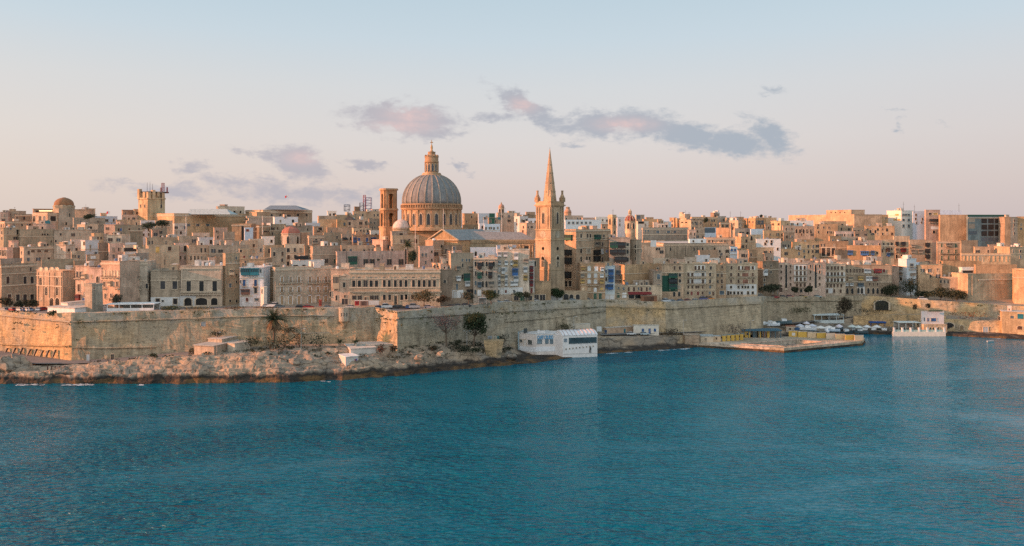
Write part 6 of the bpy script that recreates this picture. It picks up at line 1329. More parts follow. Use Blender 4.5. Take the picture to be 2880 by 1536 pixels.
# ------------------------------------------------------------------ along the shore
def hut(name, label, cat, xL, xM, xR, yt, yb, Y, color, rows='', mat_=None, roof=None, k=None, group=None, zb=None, dep=5.0, over=.15):
    """small box building given by its corner columns, roof row and foot row"""
    C = V2(xat(xM, Y), Y); th = math.atan((xM - 1440) / F); wl, wr = (xM - xL) * Y / F, (xR - xM) * Y / F
    if wl > .05 and wr > .05:
        a = R(k if k else 24 + 44 * wl / (wl + wr)) - th; e = V2(math.cos(a), math.sin(a)); l = V2(-math.sin(a), math.cos(a)); PR = C + e * rayhit(xR, C, e); PL = C + l * max(.5, rayhit(xL, C, l))
    else:
        a = R(k if k is not None else 0); e = V2(math.cos(a), math.sin(a)); l = V2(-math.sin(a), math.cos(a)); PR = C + e * rayhit(xR, C, e); PL = C + l * dep
    PB = PL + PR - C; z0 = zat(yb, Y) if zb is None else zb; zt = zat(yt, Y); cen = (C + PB) / 2
    t = thing(name, label, cat, (cen.x, cen.y, z0), group=group); O = Vector((cen.x, cen.y, z0)); q = [tuple(p - cen) for p in (C, PR, PB, PL)]
    b = MB(); b.prism(q, -1.0, zt - z0); obj('wall', b, mat_ or M_PAINT, t, color)
    b = MB(); b.prism([(x * (1 + over / 3), y * (1 + over / 3)) for x, y in q], zt - z0 + .002, zt - z0 + .22); obj('roof', b, M_ROOF, t, roof or (.55, .50, .43))
    fR, fL = Face(C, PR), Face(PL, C)
    for kd, y0, y1, xs, wpx in parse_rows(rows):
        cc = PC[kd[1]] if len(kd) > 1 else PC['d']
        for it in xs:
            xa, xb = it if isinstance(it, tuple) else (it - wpx / 2, it + wpx / 2)
            f = fR if (xa + xb) / 2 >= xM or wl < .05 else fL; ta, tb = f.t(xa), f.t(xb); p = f.pt((ta + tb) / 2)
            obj(PN[kd[0]], ME[kd[0]], None, t, cc, (p.x - O.x, p.y - O.y, zat(y1, p.y) - z0), rz=f.yaw, scale=(abs(tb - ta), 1, zat(y0, p.y) - zat(y1, p.y)))
    return t, fL, fR, O
WHT = (.80, .77, .73)
def seat(px, py):          # depth at which the sight line of a foot point meets the shore
    Y = wy(lerp([(c[0], c[1]) for c in SHORE], px)) + .3
    for _ in range(400):
        if zat(py, Y) <= shore_z(px, Y) + .55: return Y
        Y += .1
    return Y
# white terrace, tapering tower and pavilion on the corner bastion
hut('terrace', 'low white terrace wall on the corner of the bastion below the orange church', 'terrace', 134, 210, 302, 868, 884, 300.5, WHT, 'Pw 866 870 1 250;Wd 866 871 3 267,284', k=38, dep=8)
hut('bar_kiosk', 'small white and pink bar building on the bastion terrace left of the tapering tower', 'kiosk', 171, 190, 245, 853, 868, 309, (.72, .60, .52), 'Wk 858 864 10 202,224;Pw 855 858 40 218')
b = MB()
def stub_tower():
    Y = 304; s = spec(Y); C = V2(xat(259, Y), Y); zb = zat(872, Y); t = thing('watch_tower', 'roofless tapering square stone tower standing on the bastion terrace', 'tower', (C.x, C.y, zb)); h = zat(801, Y) - zb
    a = R(38 + 27.8); e = V2(math.cos(a), math.sin(a)); l = V2(-math.sin(a), math.cos(a)); r_ = 26 * s / math.cos(R(38)); d_ = 17 * s / math.sin(R(38)); q = [(0, 0), tuple(e * r_), tuple(e * r_ + l * d_), tuple(l * d_)]; cx, cy = (e * r_ + l * d_) / 2
    b = MB(); vs = [(cx + (x - cx) * 1.1, cy + (y - cy) * 1.1, -1) for x, y in q] + [(x, y, h) for x, y in q]; b.add(vs, [(0, 1, 5, 4), (1, 2, 6, 5), (2, 3, 7, 6), (3, 0, 4, 7), (4, 5, 6, 7)]); obj('shaft', b, M_STONE, t, (.44, .36, .27))
    b = MB(); vs = [(cx + (x - cx) * k, cy + (y - cy) * k, z) for k, z in ((1.08, h - .5), (1.08, h + .3), (.8, h + .3), (.8, h - .4)) for x, y in q]; b.add(vs, [(i + 4 * j, (i + 1) % 4 + 4 * j, (i + 1) % 4 + 4 * j + 4, i + 4 * j + 4) for j in range(3) for i in range(4)]); obj('parapet', b, M_STONE, t, (.46, .38, .29))
    obj('window', ME['W'], None, t, PC['m'], (e.x * .8, e.y * .8, h - 2.0), rz=a, scale=(.7, 1, 1.0))
stub_tower()
def pavilion(label, x0, x1, y0, y1, Y, npost, dep=6, col=WHT, yaw=0.0, glass=True, name='pavilion', rail=True, thick=.22):
    A = at(x0, y1, Y); w = (x1 - x0) * spec(Y); h = zat(y0, Y) - A.z; t = thing(name, label, 'pavilion', (A.x + w / 2, Y, A.z), R(yaw))
    b = MB(); b.box(-w / 2 - .3, w / 2 + .3, -.4, dep + .4, h - thick, h); b.box(-w / 2, w / 2, 0, dep, h, h + .12); obj('roof', b, M_PAINT, t, col)
    for y in (0, dep):
        for i in range(npost):
            x = -w / 2 + .15 + (w - .3) * i / (npost - 1); obj('post', MB().box(-.11, .11, -.11, .11, -.5, h - thick - .002), M_PAINT, t, col, (x, y, 0))
    if rail: obj('parapet', MB().box(-w / 2, w / 2, -.12, .12, -.8, .9), M_PAINT, t, col, (0, -.25, 0))
    if glass: obj('glazing', MB().box(-w / 2 + .3, w / 2 - .3, dep - .2, dep - .1, 0, h - thick - .01), M_GLASS, t, (.42, .38, .32))
    return t
pavilion('long open white-roofed restaurant pavilion on the bastion edge', 303, 432, 855, 873, 307, 5, yaw=3)
# green fringe along the top of the long bastion wall
def leaf_cloud(b, c, rx, ry, rz, n, size, rg, hollow=.35, flat=0.0):
    for _ in range(n):
        d = Vector((rg.gauss(0, 1), rg.gauss(0, 1), rg.gauss(0, 1))).normalized(); r = (hollow + (1 - hollow) * rg.random()) ** .6
        k = 1 + .38 * mnoise.noise(d * 1.7 + Vector(c) * .37)
        p = Vector((c[0] + d.x * rx * r * k, c[1] + d.y * ry * r * k, c[2] + max(-flat if flat else -9, d.z) * rz * r * k))
        a = Vector((rg.gauss(0, 1), rg.gauss(0, 1), rg.gauss(0, 1))).normalized(); e = a.cross(Vector((rg.gauss(0, 1), rg.gauss(0, 1), rg.gauss(0, 1)))).normalized(); s_ = size * (.6 + .8 * rg.random())
        b.add([p - a * s_ * .5, p + e * s_ * .5, p + a * s_ * .5, p - e * s_ * .5], [(0, 1, 2, 3)])
def tree(label, px, pyb, Y, hpx, wpx, col, seed, trunk=.3, clumps=9, leaves=130, size=.55, bark=(.13, .09, .06), sparse=False, name='tree', cat='tree', group='trees along the bastions', zb=None, flat=.0, lean=0):
    s = spec(Y); h, w = hpx * s, wpx * s / 2; rg = random.Random(seed); base = at(px, pyb, Y); base.z = base.z if zb is None else zb
    t = thing(name, label, cat, base, group=group); th = h * trunk; b = MB()
    top = Vector((rg.gauss(0, .3) + lean * h, 0, h * .72)); b.tube([(0, 0, -.6), (top.x * .25, 0, th * .5), (top.x * .5, 0, th), top], max(.12, h * .035), max(.04, h * .01), 7)
    cen = []
    for i in range(clumps):
        a = 2 * math.pi * i / clumps + rg.random(); r_ = w * (.35 + .42 * rg.random()); z = th + (h - th) * (.22 + .56 * rg.random()); c = (top.x * .7 + r_ * math.cos(a), r_ * math.sin(a), z)
        cen.append(c); st = Vector((top.x * .45, 0, th * (.8 + .3 * rg.random()))); b.tube([st, st.lerp(Vector(c), .5) + Vector((0, 0, -.1 * h * rg.random())), c], max(.06, h * .014), .03, 5)
    cen.append((top.x, 0, h * .82)); cen.append((top.x * .7, 0, th + (h - th) * .45))
    obj('trunk', b, M_BARK, t, bark); b = MB()
    for c in cen:
        k = .36 + .16 * rg.random(); leaf_cloud(b, c, w * k * 1.15, w * k * 1.1, min(h - c[2] + .1, (h - th) * k * .8), leaves, size, rg, .2)
    if sparse:
        for c in cen:
            for _ in range(10):
                d = Vector((rg.gauss(0, 1), rg.gauss(0, 1), abs(rg.gauss(0, 1)))).normalized() * w * .55; b2 = Vector(c); 
                b.tube([b2, b2 + d], .035, .012, 3)
    obj('crown', b, M_LEAF, t, col); return t
def bush(label, px, pyb, Y, hpx, wpx, col, seed, n=260, size=.42, group='shrubs along the bastions', zb=None, name='shrub'):
    s = spec(Y); h, w = hpx * s, wpx * s / 2; rg = random.Random(seed); base = at(px, pyb, Y)
    if zb is not None: base.z = zb
    t = thing(name, label, 'shrub', base, group=group); b = MB()
    for k in range(5): a = 2 * math.pi * k / 5; b.tube([(0, 0, -.3), (w * .3 * math.cos(a), w * .3 * math.sin(a), h * .6)], .07, .03, 4)
    obj('stems', b, M_BARK, t, (.12, .085, .06)); b = MB()
    for k in range(4):
        leaf_cloud(b, ((rg.random() - .5) * w * 1.1, (rg.random() - .5) * w * .6, h * (.38 + .25 * rg.random())), w * .62, w * .5, h * .5, n // 4, size, rg, .25)
    obj('foliage', b, M_LEAF, t, col); return t
GR, GR2, GR3, BR = (.055, .075, .035), (.075, .085, .04), (.045, .06, .03), (.11, .085, .06)
def palm(label, px, pyb, Y, hpx, wpx, seed, skirt=True, n=38, size=1.0):
    s = spec(Y); h, w = hpx * s, wpx * s / 2; rg = random.Random(seed); t = thing('palm_tree', label, 'palm tree', at(px, pyb, Y)); b = MB(); b.tube([(0, 0, -.5), (.08, 0, h * .3), (0, 0, h * .7), (0, 0, h - w * .8)], .42 * size, .34 * size, 8); obj('trunk', b, M_BARK, t, (.16, .115, .08))
    def fronds(n, e0, e1, L):
        b = MB()
        for i in range(n):
            a = 2 * math.pi * i / n * 2.4 + rg.random(); el = R(e0 + (e1 - e0) * rg.random()); d = Vector((math.cos(a) * math.cos(el), math.sin(a) * math.cos(el), math.sin(el))); p = Vector((0, 0, h - w * .8)); pp = [p.copy()]; sl = L * (.85 + .3 * rg.random()) / 6
            for k in range(6): p = p + d * sl; d = (d + Vector((0, 0, -.15))).normalized(); pp.append(p.copy())
            b.tube(pp, .06, .015, 3)
            for k in range(1, 7):
                for q in (.2, .5, .8):
                    m = pp[k - 1].lerp(pp[k], q); ax = (pp[k] - pp[k - 1]).normalized(); sd_ = ax.cross(Vector((0, 0, 1))).normalized(); ll = w * .26 * (1.25 - k / 7)
                    for sg in (-1, 1): e = m + sd_ * sg * ll + ax * ll * .5 - Vector((0, 0, ll * .45)); b.add([m - ax * .09, m + ax * .09, e], [(0, 1, 2)])
        return b
    obj('crown', fronds(n, -10, 75, w * 1.15), M_LEAF, t, (.065, .075, .04))
    if skirt: obj('dead_fronds', fronds(n, -72, -25, w * 1.0), M_LEAF, t, (.20, .13, .075))
palm('tall date palm with a skirt of dead fronds in front of the long bastion wall', 770, 962, 301, 92, 70, 3, n=56)
palm('slim palm growing in a courtyard above the very long tan palace', 1147, 740, 350, 64, 40, 5, False, 26, .7)
palm('small potted-size palm in front of the arcaded hut, left one', 956, 973, 303, 20, 22, 8, False, 18, .4)
palm('small potted-size palm in front of the arcaded hut, right one', 1000, 972, 304, 22, 24, 9, False, 18, .4)
tree('big dark green tree leaning against the long grey bastion wall', 1332, 970, 316, 92, 68, (.045, .06, .03), 11, .30, 13, 260, .5, lean=.10)
tree('bare purplish tree with a thin crown in front of the long grey bastion wall', 1256, 970, 309, 88, 92, (.12, .085, .085), 12, .42, 10, 90, .30, sparse=True)
tree('round clipped dark tree in front of the arched garages at the spire tower', 1567, 843, 357, 32, 38, (.04, .06, .028), 13, .18, 9, 170, .4)
tree('brownish leafy tree by the parked cars at the right end of the very long palace', 1192, 858, 318, 42, 62, (.12, .095, .05), 14, .25, 10, 130, .4)
tree('small rusty tree right of the brownish leafy tree', 1246, 858, 321, 26, 36, (.15, .08, .045), 15, .25, 7, 110, .38)
tree('grey-green street tree left of the bus shelter', 1318, 852, 327, 30, 40, (.085, .085, .06), 16, .3, 8, 120, .38)
tree('dense olive street tree right of the bus shelter', 1382, 852, 333, 36, 44, (.075, .08, .035), 17, .25, 9, 150, .4)
tree('thin pale-green street tree in front of the white ground floors', 1460, 848, 342, 28, 26, (.085, .10, .06), 18, .35, 6, 100, .35)
tree('thin reddish-green street tree beside the stone garages', 1482, 846, 344, 26, 24, (.10, .085, .05), 19, .35, 6, 90, .35)
for i, (px, w, h, c, lab) in enumerate([(18, 36, 26, (.085, .07, .045), 'brown bushy street tree at the left edge beside the parked cars'), (52, 22, 16, (.075, .07, .045), 'low street bush below the left palace windows, second from the left edge'), (76, 22, 18, (.09, .065, .04), 'rusty street bush below the left palace, third from the left edge'), (96, 24, 18, (.07, .065, .04), 'dark street bush at the right corner of the left palace'), (330, 28, 34, (.09, .08, .055), 'leafless brownish street tree right of the tapering tower')]):
    tree(lab, px, 868, 322 if i < 4 else 312, h + 6, w, c, 30 + i, .2, 7, 110, .42)
bush('wide clump of dark green bushes on the bastion edge right of the pavilion', 465, 878, 308, 18, 80, (.08, .085, .04), 40, 500)
bush('yellowish dry bushes on the bastion edge below the classical palace', 560, 874, 309, 12, 90, (.15, .12, .055), 41, 400, .35)
bush('rusty dry bushes on the bastion edge below the white house', 660, 872, 311, 10, 80, (.17, .11, .055), 42, 350, .35)
bush('dry brown bushes on the bastion edge below the palace with long balconies', 745, 870, 312, 9, 60, (.16, .11, .06), 43, 260, .35)
bush('tuft of green shrub on the corner of the sunlit bastion flank', 150, 886, 301, 12, 28, (.07, .08, .04), 44)
for i, (px, py, Y, h, w, c, lab) in enumerate([(900, 975, 302, 36, 60, (.06, .075, .05), 'round dark green bush in front of the arcaded hut'), (842, 975, 300, 44, 66, (.06, .065, .04), 'spiky dark bush left of the round bush by the arcaded hut'), (800, 976, 300, 34, 80, (.055, .06, .035), 'dark low bushes under the date palm, right side'), (760, 980, 297, 34, 84, (.06, .065, .04), 'dark low bushes under the date palm, lower left'), (705, 972, 300, 26, 70, (.055, .06, .035), 'dark green scrub at the right end of the flat-roofed huts'), (812, 934, 308, 18, 76, (.06, .065, .04), 'dark scrub on the ledge left of the hut with glazed front'), (612, 945, 303, 16, 40, (.06, .062, .04), 'dark scrub on the ledge above the flat-roofed huts'), (545, 995, 297, 16, 26, (.12, .10, .06), 'dry weeds at the left end of the textured hut wall'), (430, 1002, 296, 8, 24, (.10, .10, .06), 'low weeds beside the lower road on the left'), (1075, 992, 298, 22, 30, (.12, .06, .04), 'rusty red bush right of the white low wall'), (1110, 985, 300, 14, 34, (.09, .06, .04), 'brown scrub below the tall bastion corner'), (1215, 985, 305, 12, 46, (.06, .06, .04), 'dark scrub on the rocks left of the big green tree'), (1300, 985, 312, 14, 54, (.05, .055, .035), 'dark scrub on the rocks under the lamp post'), (1345, 990, 312, 12, 60, (.055, .06, .035), 'dark scrub on the rocks below the big green tree'), (1402, 972, 322, 12, 30, (.06, .06, .035), 'dark scrub above the square rock block'), (1430, 985, 319, 10, 40, (.055, .055, .035), 'dark weeds on the slope left of the cafe'), (1420, 962, 332, 22, 40, (.05, .055, .04), 'dark shrub mass behind the cafe against the wall'), (1590, 930, 348, 22, 60, (.07, .07, .04), 'green creeping shrub on the wall behind the cafe'), (1890, 944, 357, 20, 50, (.09, .07, .05), 'bare brown scrub at the foot of the smooth bastion, left'), (2065, 938, 366, 26, 90, (.10, .08, .07), 'bare purplish scrub at the foot of the smooth bastion, right'), (2250, 880, 402, 16, 60, (.06, .065, .03), 'green shrub mass on the recessed wall'), (2480, 870, 414, 30, 60, (.05, .05, .03), 'dark ivy mass under the curved wall archway'), (2440, 885, 410, 16, 90, (.06, .065, .05), 'grey-green scrub above the low retaining wall'), (2575, 870, 407, 16, 18, (.08, .065, .04), 'small round bush on the curved wall left of the white harbour house'), (2610, 866, 409, 14, 14, (.08, .065, .04), 'small round bush above the white harbour house'), (2720, 893, 398, 16, 130, (.17, .075, .04), 'long rust-brown creeper hedge above the harbour wall')]):
    bush(lab, px, py, Y, h, w, c, 50 + i, 320 if w > 40 else 220)
tree('dark bushy tree growing on the recessed wall above the white parasols', 2376, 895, 401, 62, 46, (.075, .06, .04), 90, .2, 10, 150, .5)
for i, (px, py, Y, h, w, lab) in enumerate([(2505, 838, 428, 40, 44, 'dark tree at the right end of the long tan terrace'), (2562, 832, 432, 52, 62, 'spreading dark tree in front of the small pale blue house'), (2600, 842, 428, 24, 50, 'low dark tree left of the low sunlit block'), (2645, 845, 426, 36, 60, 'dark tree in front of the low sunlit block, left one'), (2690, 850, 422, 34, 56, 'dark tree in front of the low sunlit block, right one'), (2166, 826, 400, 26, 60, 'dark low tree beside the dark stone house with a white balcony'), (2235, 826, 408, 18, 18, 'small dark tree in front of the long peach flats, left one'), (2274, 826, 408, 22, 20, 'small dark tree in front of the long peach flats, right one')]):
    tree(lab, px, py, Y, h, w, (.05, .055, .032), 100 + i, .2, 9, 140, .5)
for i, (px, py, Y, h, w, lab) in enumerate([(420, 650, 470, 26, 40, 'green roof-garden tree below the antenna tower, left'), (455, 645, 475, 26, 34, 'green roof-garden tree below the antenna tower, right'), (252, 620, 520, 18, 30, 'dark tree among the roofs right of the brown dome'), (1985, 628, 560, 16, 12, 'narrow cypress-like shrub on the orange skyline terrace'), (2140, 612, 610, 8, 8, 'tiny dark conical tree on the right skyline'), (1160, 745, 348, 40, 26, 'dark courtyard tree under the slim palm')]):
    tree(lab, px, py, Y, h, w, (.05, .065, .04), 120 + i, .2, 7, 110, .5, group='trees among the roofs')
# low huts at the foot of the long wall
hut('flat_hut', 'flat-roofed stone hut with rough sunlit side and a green boat door', 'hut', 546, 602, 706, 974, 1000, 290.5, (.52, .40, .29), 'Dg 982 994 22 651;Pw 980 998 0 636-668', M_STONE, (.50, .45, .38), k=52)
hut('flat_hut', 'low flat-roofed shed with a pale roof behind the green boat door hut', 'hut', 586, 624, 676, 955, 985, 298, (.50, .40, .30), '', M_STONE, (.58, .50, .42), k=50)
hut('flat_hut', 'low stone shed with a pale front wall right of the green boat door', 'hut', 640, 660, 704, 968, 985, 294, (.56, .47, .36), '', M_STONE, (.50, .46, .38), k=40)
hut('arcaded_hut', 'long low stone hut with arched doorways at the foot of the long wall', 'hut', 845, 846, 1036, 939, 978, 308, (.52, .40, .26), 'Al 957 972 10 928,966;Dl 955 972 10 946,985;Dn 950 972 8 1017;Dd 962 972 8 874;Wd 958 972 4 1047', M_STONE, (.47, .40, .31), k=3)
hut('ledge_hut', 'small hut with a glazed front on the ledge above the arcaded hut', 'hut', 874, 876, 912, 919, 934, 311, (.55, .47, .37), 'Wl 923 931 8 882,896,906;Pw 922 932 2 889', M_STONE, (.60, .55, .47), k=8)
hut('garden_wall', 'low pale wall with two gate posts and a blue gate behind the white low wall', 'wall', 1000, 1002, 1120, 972, 984, 302, (.56, .47, .36), 'Dt 968 980 26 1015', M_STONE, k=2, dep=.6)
hut('low_wall', 'white low wall box with a sunlit left side on the rocks', 'wall', 970, 986, 1057, 982, 996, seat(1010, 996), (.62, .56, .49), '', k=10, roof=(.62, .56, .48), dep=3)
t_, fL_, fR_, O_ = hut('kiosk', 'small white square kiosk with a painted mural on its right side', 'kiosk', 954, 972, 1008, 1005, 1025, seat(985, 1025), (.62, .56, .50), 'Dw 1010 1023 6 985', roof=(.76, .72, .66), k=20, over=.3)
for (xa, xb, y0, y1, c_) in ((997, 1001, 1010, 1016, (.30, .05, .06)), (1001, 1005, 1009, 1014, (.12, .12, .35)), (997, 1002, 1016, 1024, (.15, .10, .30)), (1002, 1006, 1014, 1024, (.55, .5, .6))):
    ta, tb = fR_.t(xa), fR_.t(xb); p = fR_.pt((ta + tb) / 2); obj('mural_patch', ME['P'], None, t_, c_, (p.x - O_.x, p.y - O_.y, zat(y1, p.y) - O_.z), rz=fR_.yaw, scale=(abs(tb - ta), .8, zat(y0, p.y) - zat(y1, p.y)))
# buttress niches in the sunlit flank, doorway in the long wall, wall turret
for i, px in enumerate([12, 34, 54, 76, 94, 112, 128, 147]):
    f_ = px / 195.0; Yb = 312.6 - 17.6 * f_; py = 995 + 14 * f_; q = MB(); h = 2.2 + .7 * ((i * 37) % 5) / 5; w = .34
    q.add([(-w, -.15, 0), (w * .6, -.15, 0), (w * 2.2, .55, h), (w * .6, .55, h), (-w, .3, 0), (w * .6, .3, 0), (w * 2.2, 1.4, h), (w * .6, 1.4, h)], [(0, 1, 2, 3), (4, 7, 6, 5), (0, 4, 5, 1), (1, 5, 6, 2), (2, 6, 7, 3), (3, 7, 4, 0)])
    o = obj('drain_slot', q, M_IRON, None, (.1, .08, .06), at(px, py, Yb - .9), rz=R(-26)); tag(o, ('%s slanting dark slot from the left edge in the sunlit bastion flank' % ['first', 'second', 'third', 'fourth', 'fifth', 'sixth', 'seventh', 'eighth'][i]), 'slot', 'slanting slots in the sunlit flank')
def fixed(kind, name, label, px, y0, y1, wpx, Y, col, yaw=0, cat='door'):
    o = obj(name, ME[kind], None, None, col, at(px, y1, Y), rz=R(yaw), scale=(wpx * spec(Y), 2.0, zat(y0, Y) - zat(y1, Y))); return tag(o, label, cat)
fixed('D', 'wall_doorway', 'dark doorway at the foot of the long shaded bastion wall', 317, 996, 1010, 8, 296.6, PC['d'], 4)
fixed('B', 'info_panel', 'small white framed panel at the foot of the long shaded bastion wall', 248, 998, 1015, 7, 294.6, (.5, .5, .48), 4, 'panel')
fixed('B', 'wall_hatch', 'white-framed hatch high in the long shaded bastion wall', 572, 906, 917, 11, 304.2, (.35, .35, .34), 3, 'window')
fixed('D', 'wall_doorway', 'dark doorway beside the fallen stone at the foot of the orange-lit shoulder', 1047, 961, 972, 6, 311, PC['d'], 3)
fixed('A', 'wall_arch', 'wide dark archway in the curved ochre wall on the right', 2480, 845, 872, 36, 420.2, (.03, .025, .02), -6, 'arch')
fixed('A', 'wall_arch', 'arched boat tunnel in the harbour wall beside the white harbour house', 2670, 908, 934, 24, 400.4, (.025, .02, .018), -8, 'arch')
fixed('A', 'wall_arch', 'shallow arched niche in the middle of the harbour wall', 2704, 915, 928, 11, 398.6, (.30, .20, .11), -8, 'arch')
fixed('D', 'blue_door', 'pale blue door with steps in the harbour wall', 2772, 920, 938, 13, 395.4, (.38, .45, .48), -8)
def turret():
    Y = 312.4; t = thing('wall_turret', 'round stone lookout turret bulging from the top of the long wall', 'turret', at(968, 900, Y)); s = spec(Y); r = 15 * s
    b = MB(); b.lathe([(r * .25, -3.2), (r * .6, -1.2), (r * 1.05, -.3), (r * 1.05, 0), (r, .05), (r, 4.6), (r * 1.05, 4.7), (r * 1.05, 5.0), (r * .9, 5.05)], 18); obj('turret_body', b, M_BAST, t, (.52, .37, .22))
    for a in (-110, -80, -50): obj('loophole', MB().box(-.16, .16, -.06, .2, 0, 1.4), M_IRON, t, (1, 1, 1), (r * 1.0 * math.cos(R(a)), r * 1.0 * math.sin(R(a)), 1.6), rz=R(a + 90))
turret()
# ---- white cafe
def cafe():
    Y = 330.0; t = thing('waterside_cafe', 'white waterside cafe with a curved white roof and a row of blue windows', 'cafe', at(1583, 1003, Y)); O = Vector(t.location)
    # left wing: sunlit end wall, front with the lettering; right wing juts forward
    C1 = V2(xat(1508, 332.5), 332.5); a1 = R(10); e1 = V2(math.cos(a1), math.sin(a1)); l1 = V2(-math.sin(a1 + .25), math.cos(a1 + .25))
    PL1 = V2(xat(1460, 337.2), 337.2); PR1 = C1 + e1 * rayhit(1572, C1, e1); zt = zat(941, 332.5)
    PB1 = PR1 + (PL1 - C1); C2 = V2(xat(1583, Y), Y); a2 = R(13); e2 = V2(math.cos(a2), math.sin(a2)); PR2 = C2 + e2 * rayhit(1680, C2, e2)
    PI = C2 + V2(-3.0, 3.4); PI = V2(xat(1561, C2.y + 3.6), C2.y + 3.6); D = V2(-e2.y, e2.x) * 11
    sub = lambda p: (p.x - O.x, p.y - O.y)
    b = MB(); b.prism([sub(p) for p in (C1, PI, PI + D, PL1)], -2.0, zt - O.z); obj('wall', b, M_PAINT, t, (.78, .69, .62))
    b = MB(); b.prism([sub(p) for p in (C1 + V2(-.1, -.1), PI + V2(0, -.1), PI + D, PL1 + V2(-.2, 0))], zt - O.z + .002, zt - O.z + .25); obj('roof', b, M_ROOF, t, (.68, .66, .62))
    z2 = zat(944, Y) - O.z; b = MB(); b.prism([sub(p) for p in (PI + V2(.004, 0), C2, PR2, PR2 + D, PI + D + V2(.004, 0))], -2.0, z2); obj('hall_wall', b, M_PAINT, t, (.80, .75, .70))
    # curved metal roof with seams
    b = MB(); n_ = 9; vs = []; fs = []
    for i in range(2):
        p0 = C2 + e2 * -.2 if i == 0 else PR2 + e2 * .2
        for j in range(n_): q = p0 + D * (j / (n_ - 1)) - V2(-e2.y, e2.x) * .25; vs.append((*sub(q), z2 + .02 + 1.5 * math.sin(math.pi * (j + .0) / (n_ - 1)) * 1.0))
    for j in range(n_ - 1): fs.append((j, n_ + j, n_ + j + 1, j + 1))
    fs.append(tuple(range(n_ - 1, -1, -1))); fs.append(tuple(range(n_, 2 * n_))); b.add(vs, fs); rf = obj('curved_roof', b, M_PAINT, t, (.80, .78, .76))
    L = (PR2 - C2).length
    for k in range(9):
        b = MB(); p0 = C2 + e2 * (L * (k + .5) / 9); pts = []
        for j in range(n_): q = p0 + D * (j / (n_ - 1)) - V2(-e2.y, e2.x) * .25; pts.append((*sub(q), z2 + .06 + 1.5 * math.sin(math.pi * j / (n_ - 1))))
        b.tube(pts, .16, n=4); obj('roof_seam', b, M_PAINT, rf, (.52, .44, .42))
    f1, f2, fl, fi = Face(C1, PI), Face(C2, PR2), Face(PL1, C1), Face(PI, C2)
    def put(f, kind, nm, xa, xb, y0, y1, c): ta, tb = f.t(xa), f.t(xb); p = f.pt((ta + tb) / 2); return obj(nm, ME[kind], None, t, c, (*sub(p), zat(y1, p.y) - O.z), rz=f.yaw, scale=(abs(tb - ta), 1, zat(y0, p.y) - zat(y1, p.y)))
    for k in range(6): put(f2, 'B', 'window', 1601 + 13 * k, 1612 + 13 * k, 951 - k * .4, 966 - k * .6, (.045, .085, .10))
    for k in range(9): put(f2, 'W', 'low_opening', 1591 + 9.5 * k, 1593.5 + 9.5 * k, 980 - k, 983 - k, PC['l'])
    put(f2, 'B', 'window', 1587, 1594, 953, 961, (.25, .3, .34))
    b = MB(); p = f2.pt(f2.L / 2); b.box(-f2.L / 2, f2.L / 2, -.12, -.003, 0, .25); obj('ledge', b, M_PAINT, t, (.6, .57, .52), (*sub(p), zat(995, p.y) - O.z), rz=f2.yaw)
    for xa, xb in ((1512, 1523), (1534, 1542), (1547, 1555)): put(f1, 'B', 'window', xa, xb, 955, 966, (.16, .22, .25))
    b = MB(); p = f1.pt(f1.L / 2); b.box(-f1.L / 2, f1.L / 2, -.06, -.003, -2, 0); obj('white_band', b, M_PAINT, t, (.84, .83, .82), (*sub(p), zat(975, p.y) - O.z), rz=f1.yaw)
    b = MB(); p = fl.pt(fl.L / 2); b.box(-fl.L / 2, fl.L / 2, -.06, -.003, -2, 0); obj('white_band', b, M_PAINT, t, (.84, .83, .82), (*sub(p), zat(975, p.y) - O.z), rz=fl.yaw)
    put(fl, 'B', 'window', 1486, 1495, 957, 968, (.12, .13, .12)); put(fl, 'D', 'door', 1473, 1480, 955, 974, (.78, .72, .66)); put(fl, 'W', 'window', 1462, 1469, 955, 962, PC['l'])
    # lettering above the windows
    cu = bpy.data.curves.new('lettering', 'FONT'); cu.body = "CAFE' CRUDO"; cu.size = 1.95; cu.extrude = .05; cu.offset = .075; cu.align_x = 'CENTER'
    tmp = bpy.data.objects.new('lettering', cu); COL.objects.link(tmp); bpy.context.view_layer.update()
    me = bpy.data.meshes.new_from_object(tmp.evaluated_get(bpy.context.evaluated_depsgraph_get())); wd = tmp.dimensions.x; bpy.data.objects.remove(tmp)
    me.materials.clear(); me.materials.append(M_PAINT); me.name = 'sign_lettering'
    p = f1.pt((f1.t(1511) + f1.t(1556)) / 2); n_ = V2(f1.e.y, -f1.e.x) * .08; k_ = abs(f1.t(1556) - f1.t(1511)) / max(wd, .1)
    o = obj('sign_lettering', me, None, t, (.07, .30, .50), (*sub(p + n_), zat(953.5, p.y) - O.z), scale=(k_, k_ * 1.95, 1)); o.rotation_euler = (R(90), 0, f1.yaw)
    p = f2.pt(f2.t(1660)); b = MB(); b.lathe([(.14, 2.2), (.18, 2.4), (.1, 2.6)], 8); b.box(-.28, .28, -.1, .1, 1.2, 2.2); b.box(-.4, -.2, -.1, .1, 0, 1.3, 0, .12); b.box(.1, .3, -.1, .1, 0, 1.3, 0, -.1); b.box(.2, .6, -.06, .06, 1.6, 1.75)
    obj('wall_ornament', b, M_IRON, t, (1, 1, 1), (*sub(p + V2(.03, -.14)), zat(996, p.y) - O.z + .6), rz=f2.yaw)
    # roof plant and flue pipe
    for px, w, h, c_ in ((1478, 1.6, 1.7, (.07, .08, .08)), (1515, 1.2, 1.1, (.7, .68, .66)), (1526, 2.0, .8, (.72, .70, .68))):
        q = V2(xat(px, 336), 336); b = MB(); b.box(-w / 2, w / 2, -.6, .6, 0, h); b.box(-w / 2 + .1, w / 2 - .1, -.5, .5, h, h + .12); obj('roof_unit', b, M_METAL, t, c_, (*sub(q), zt - O.z + .26))
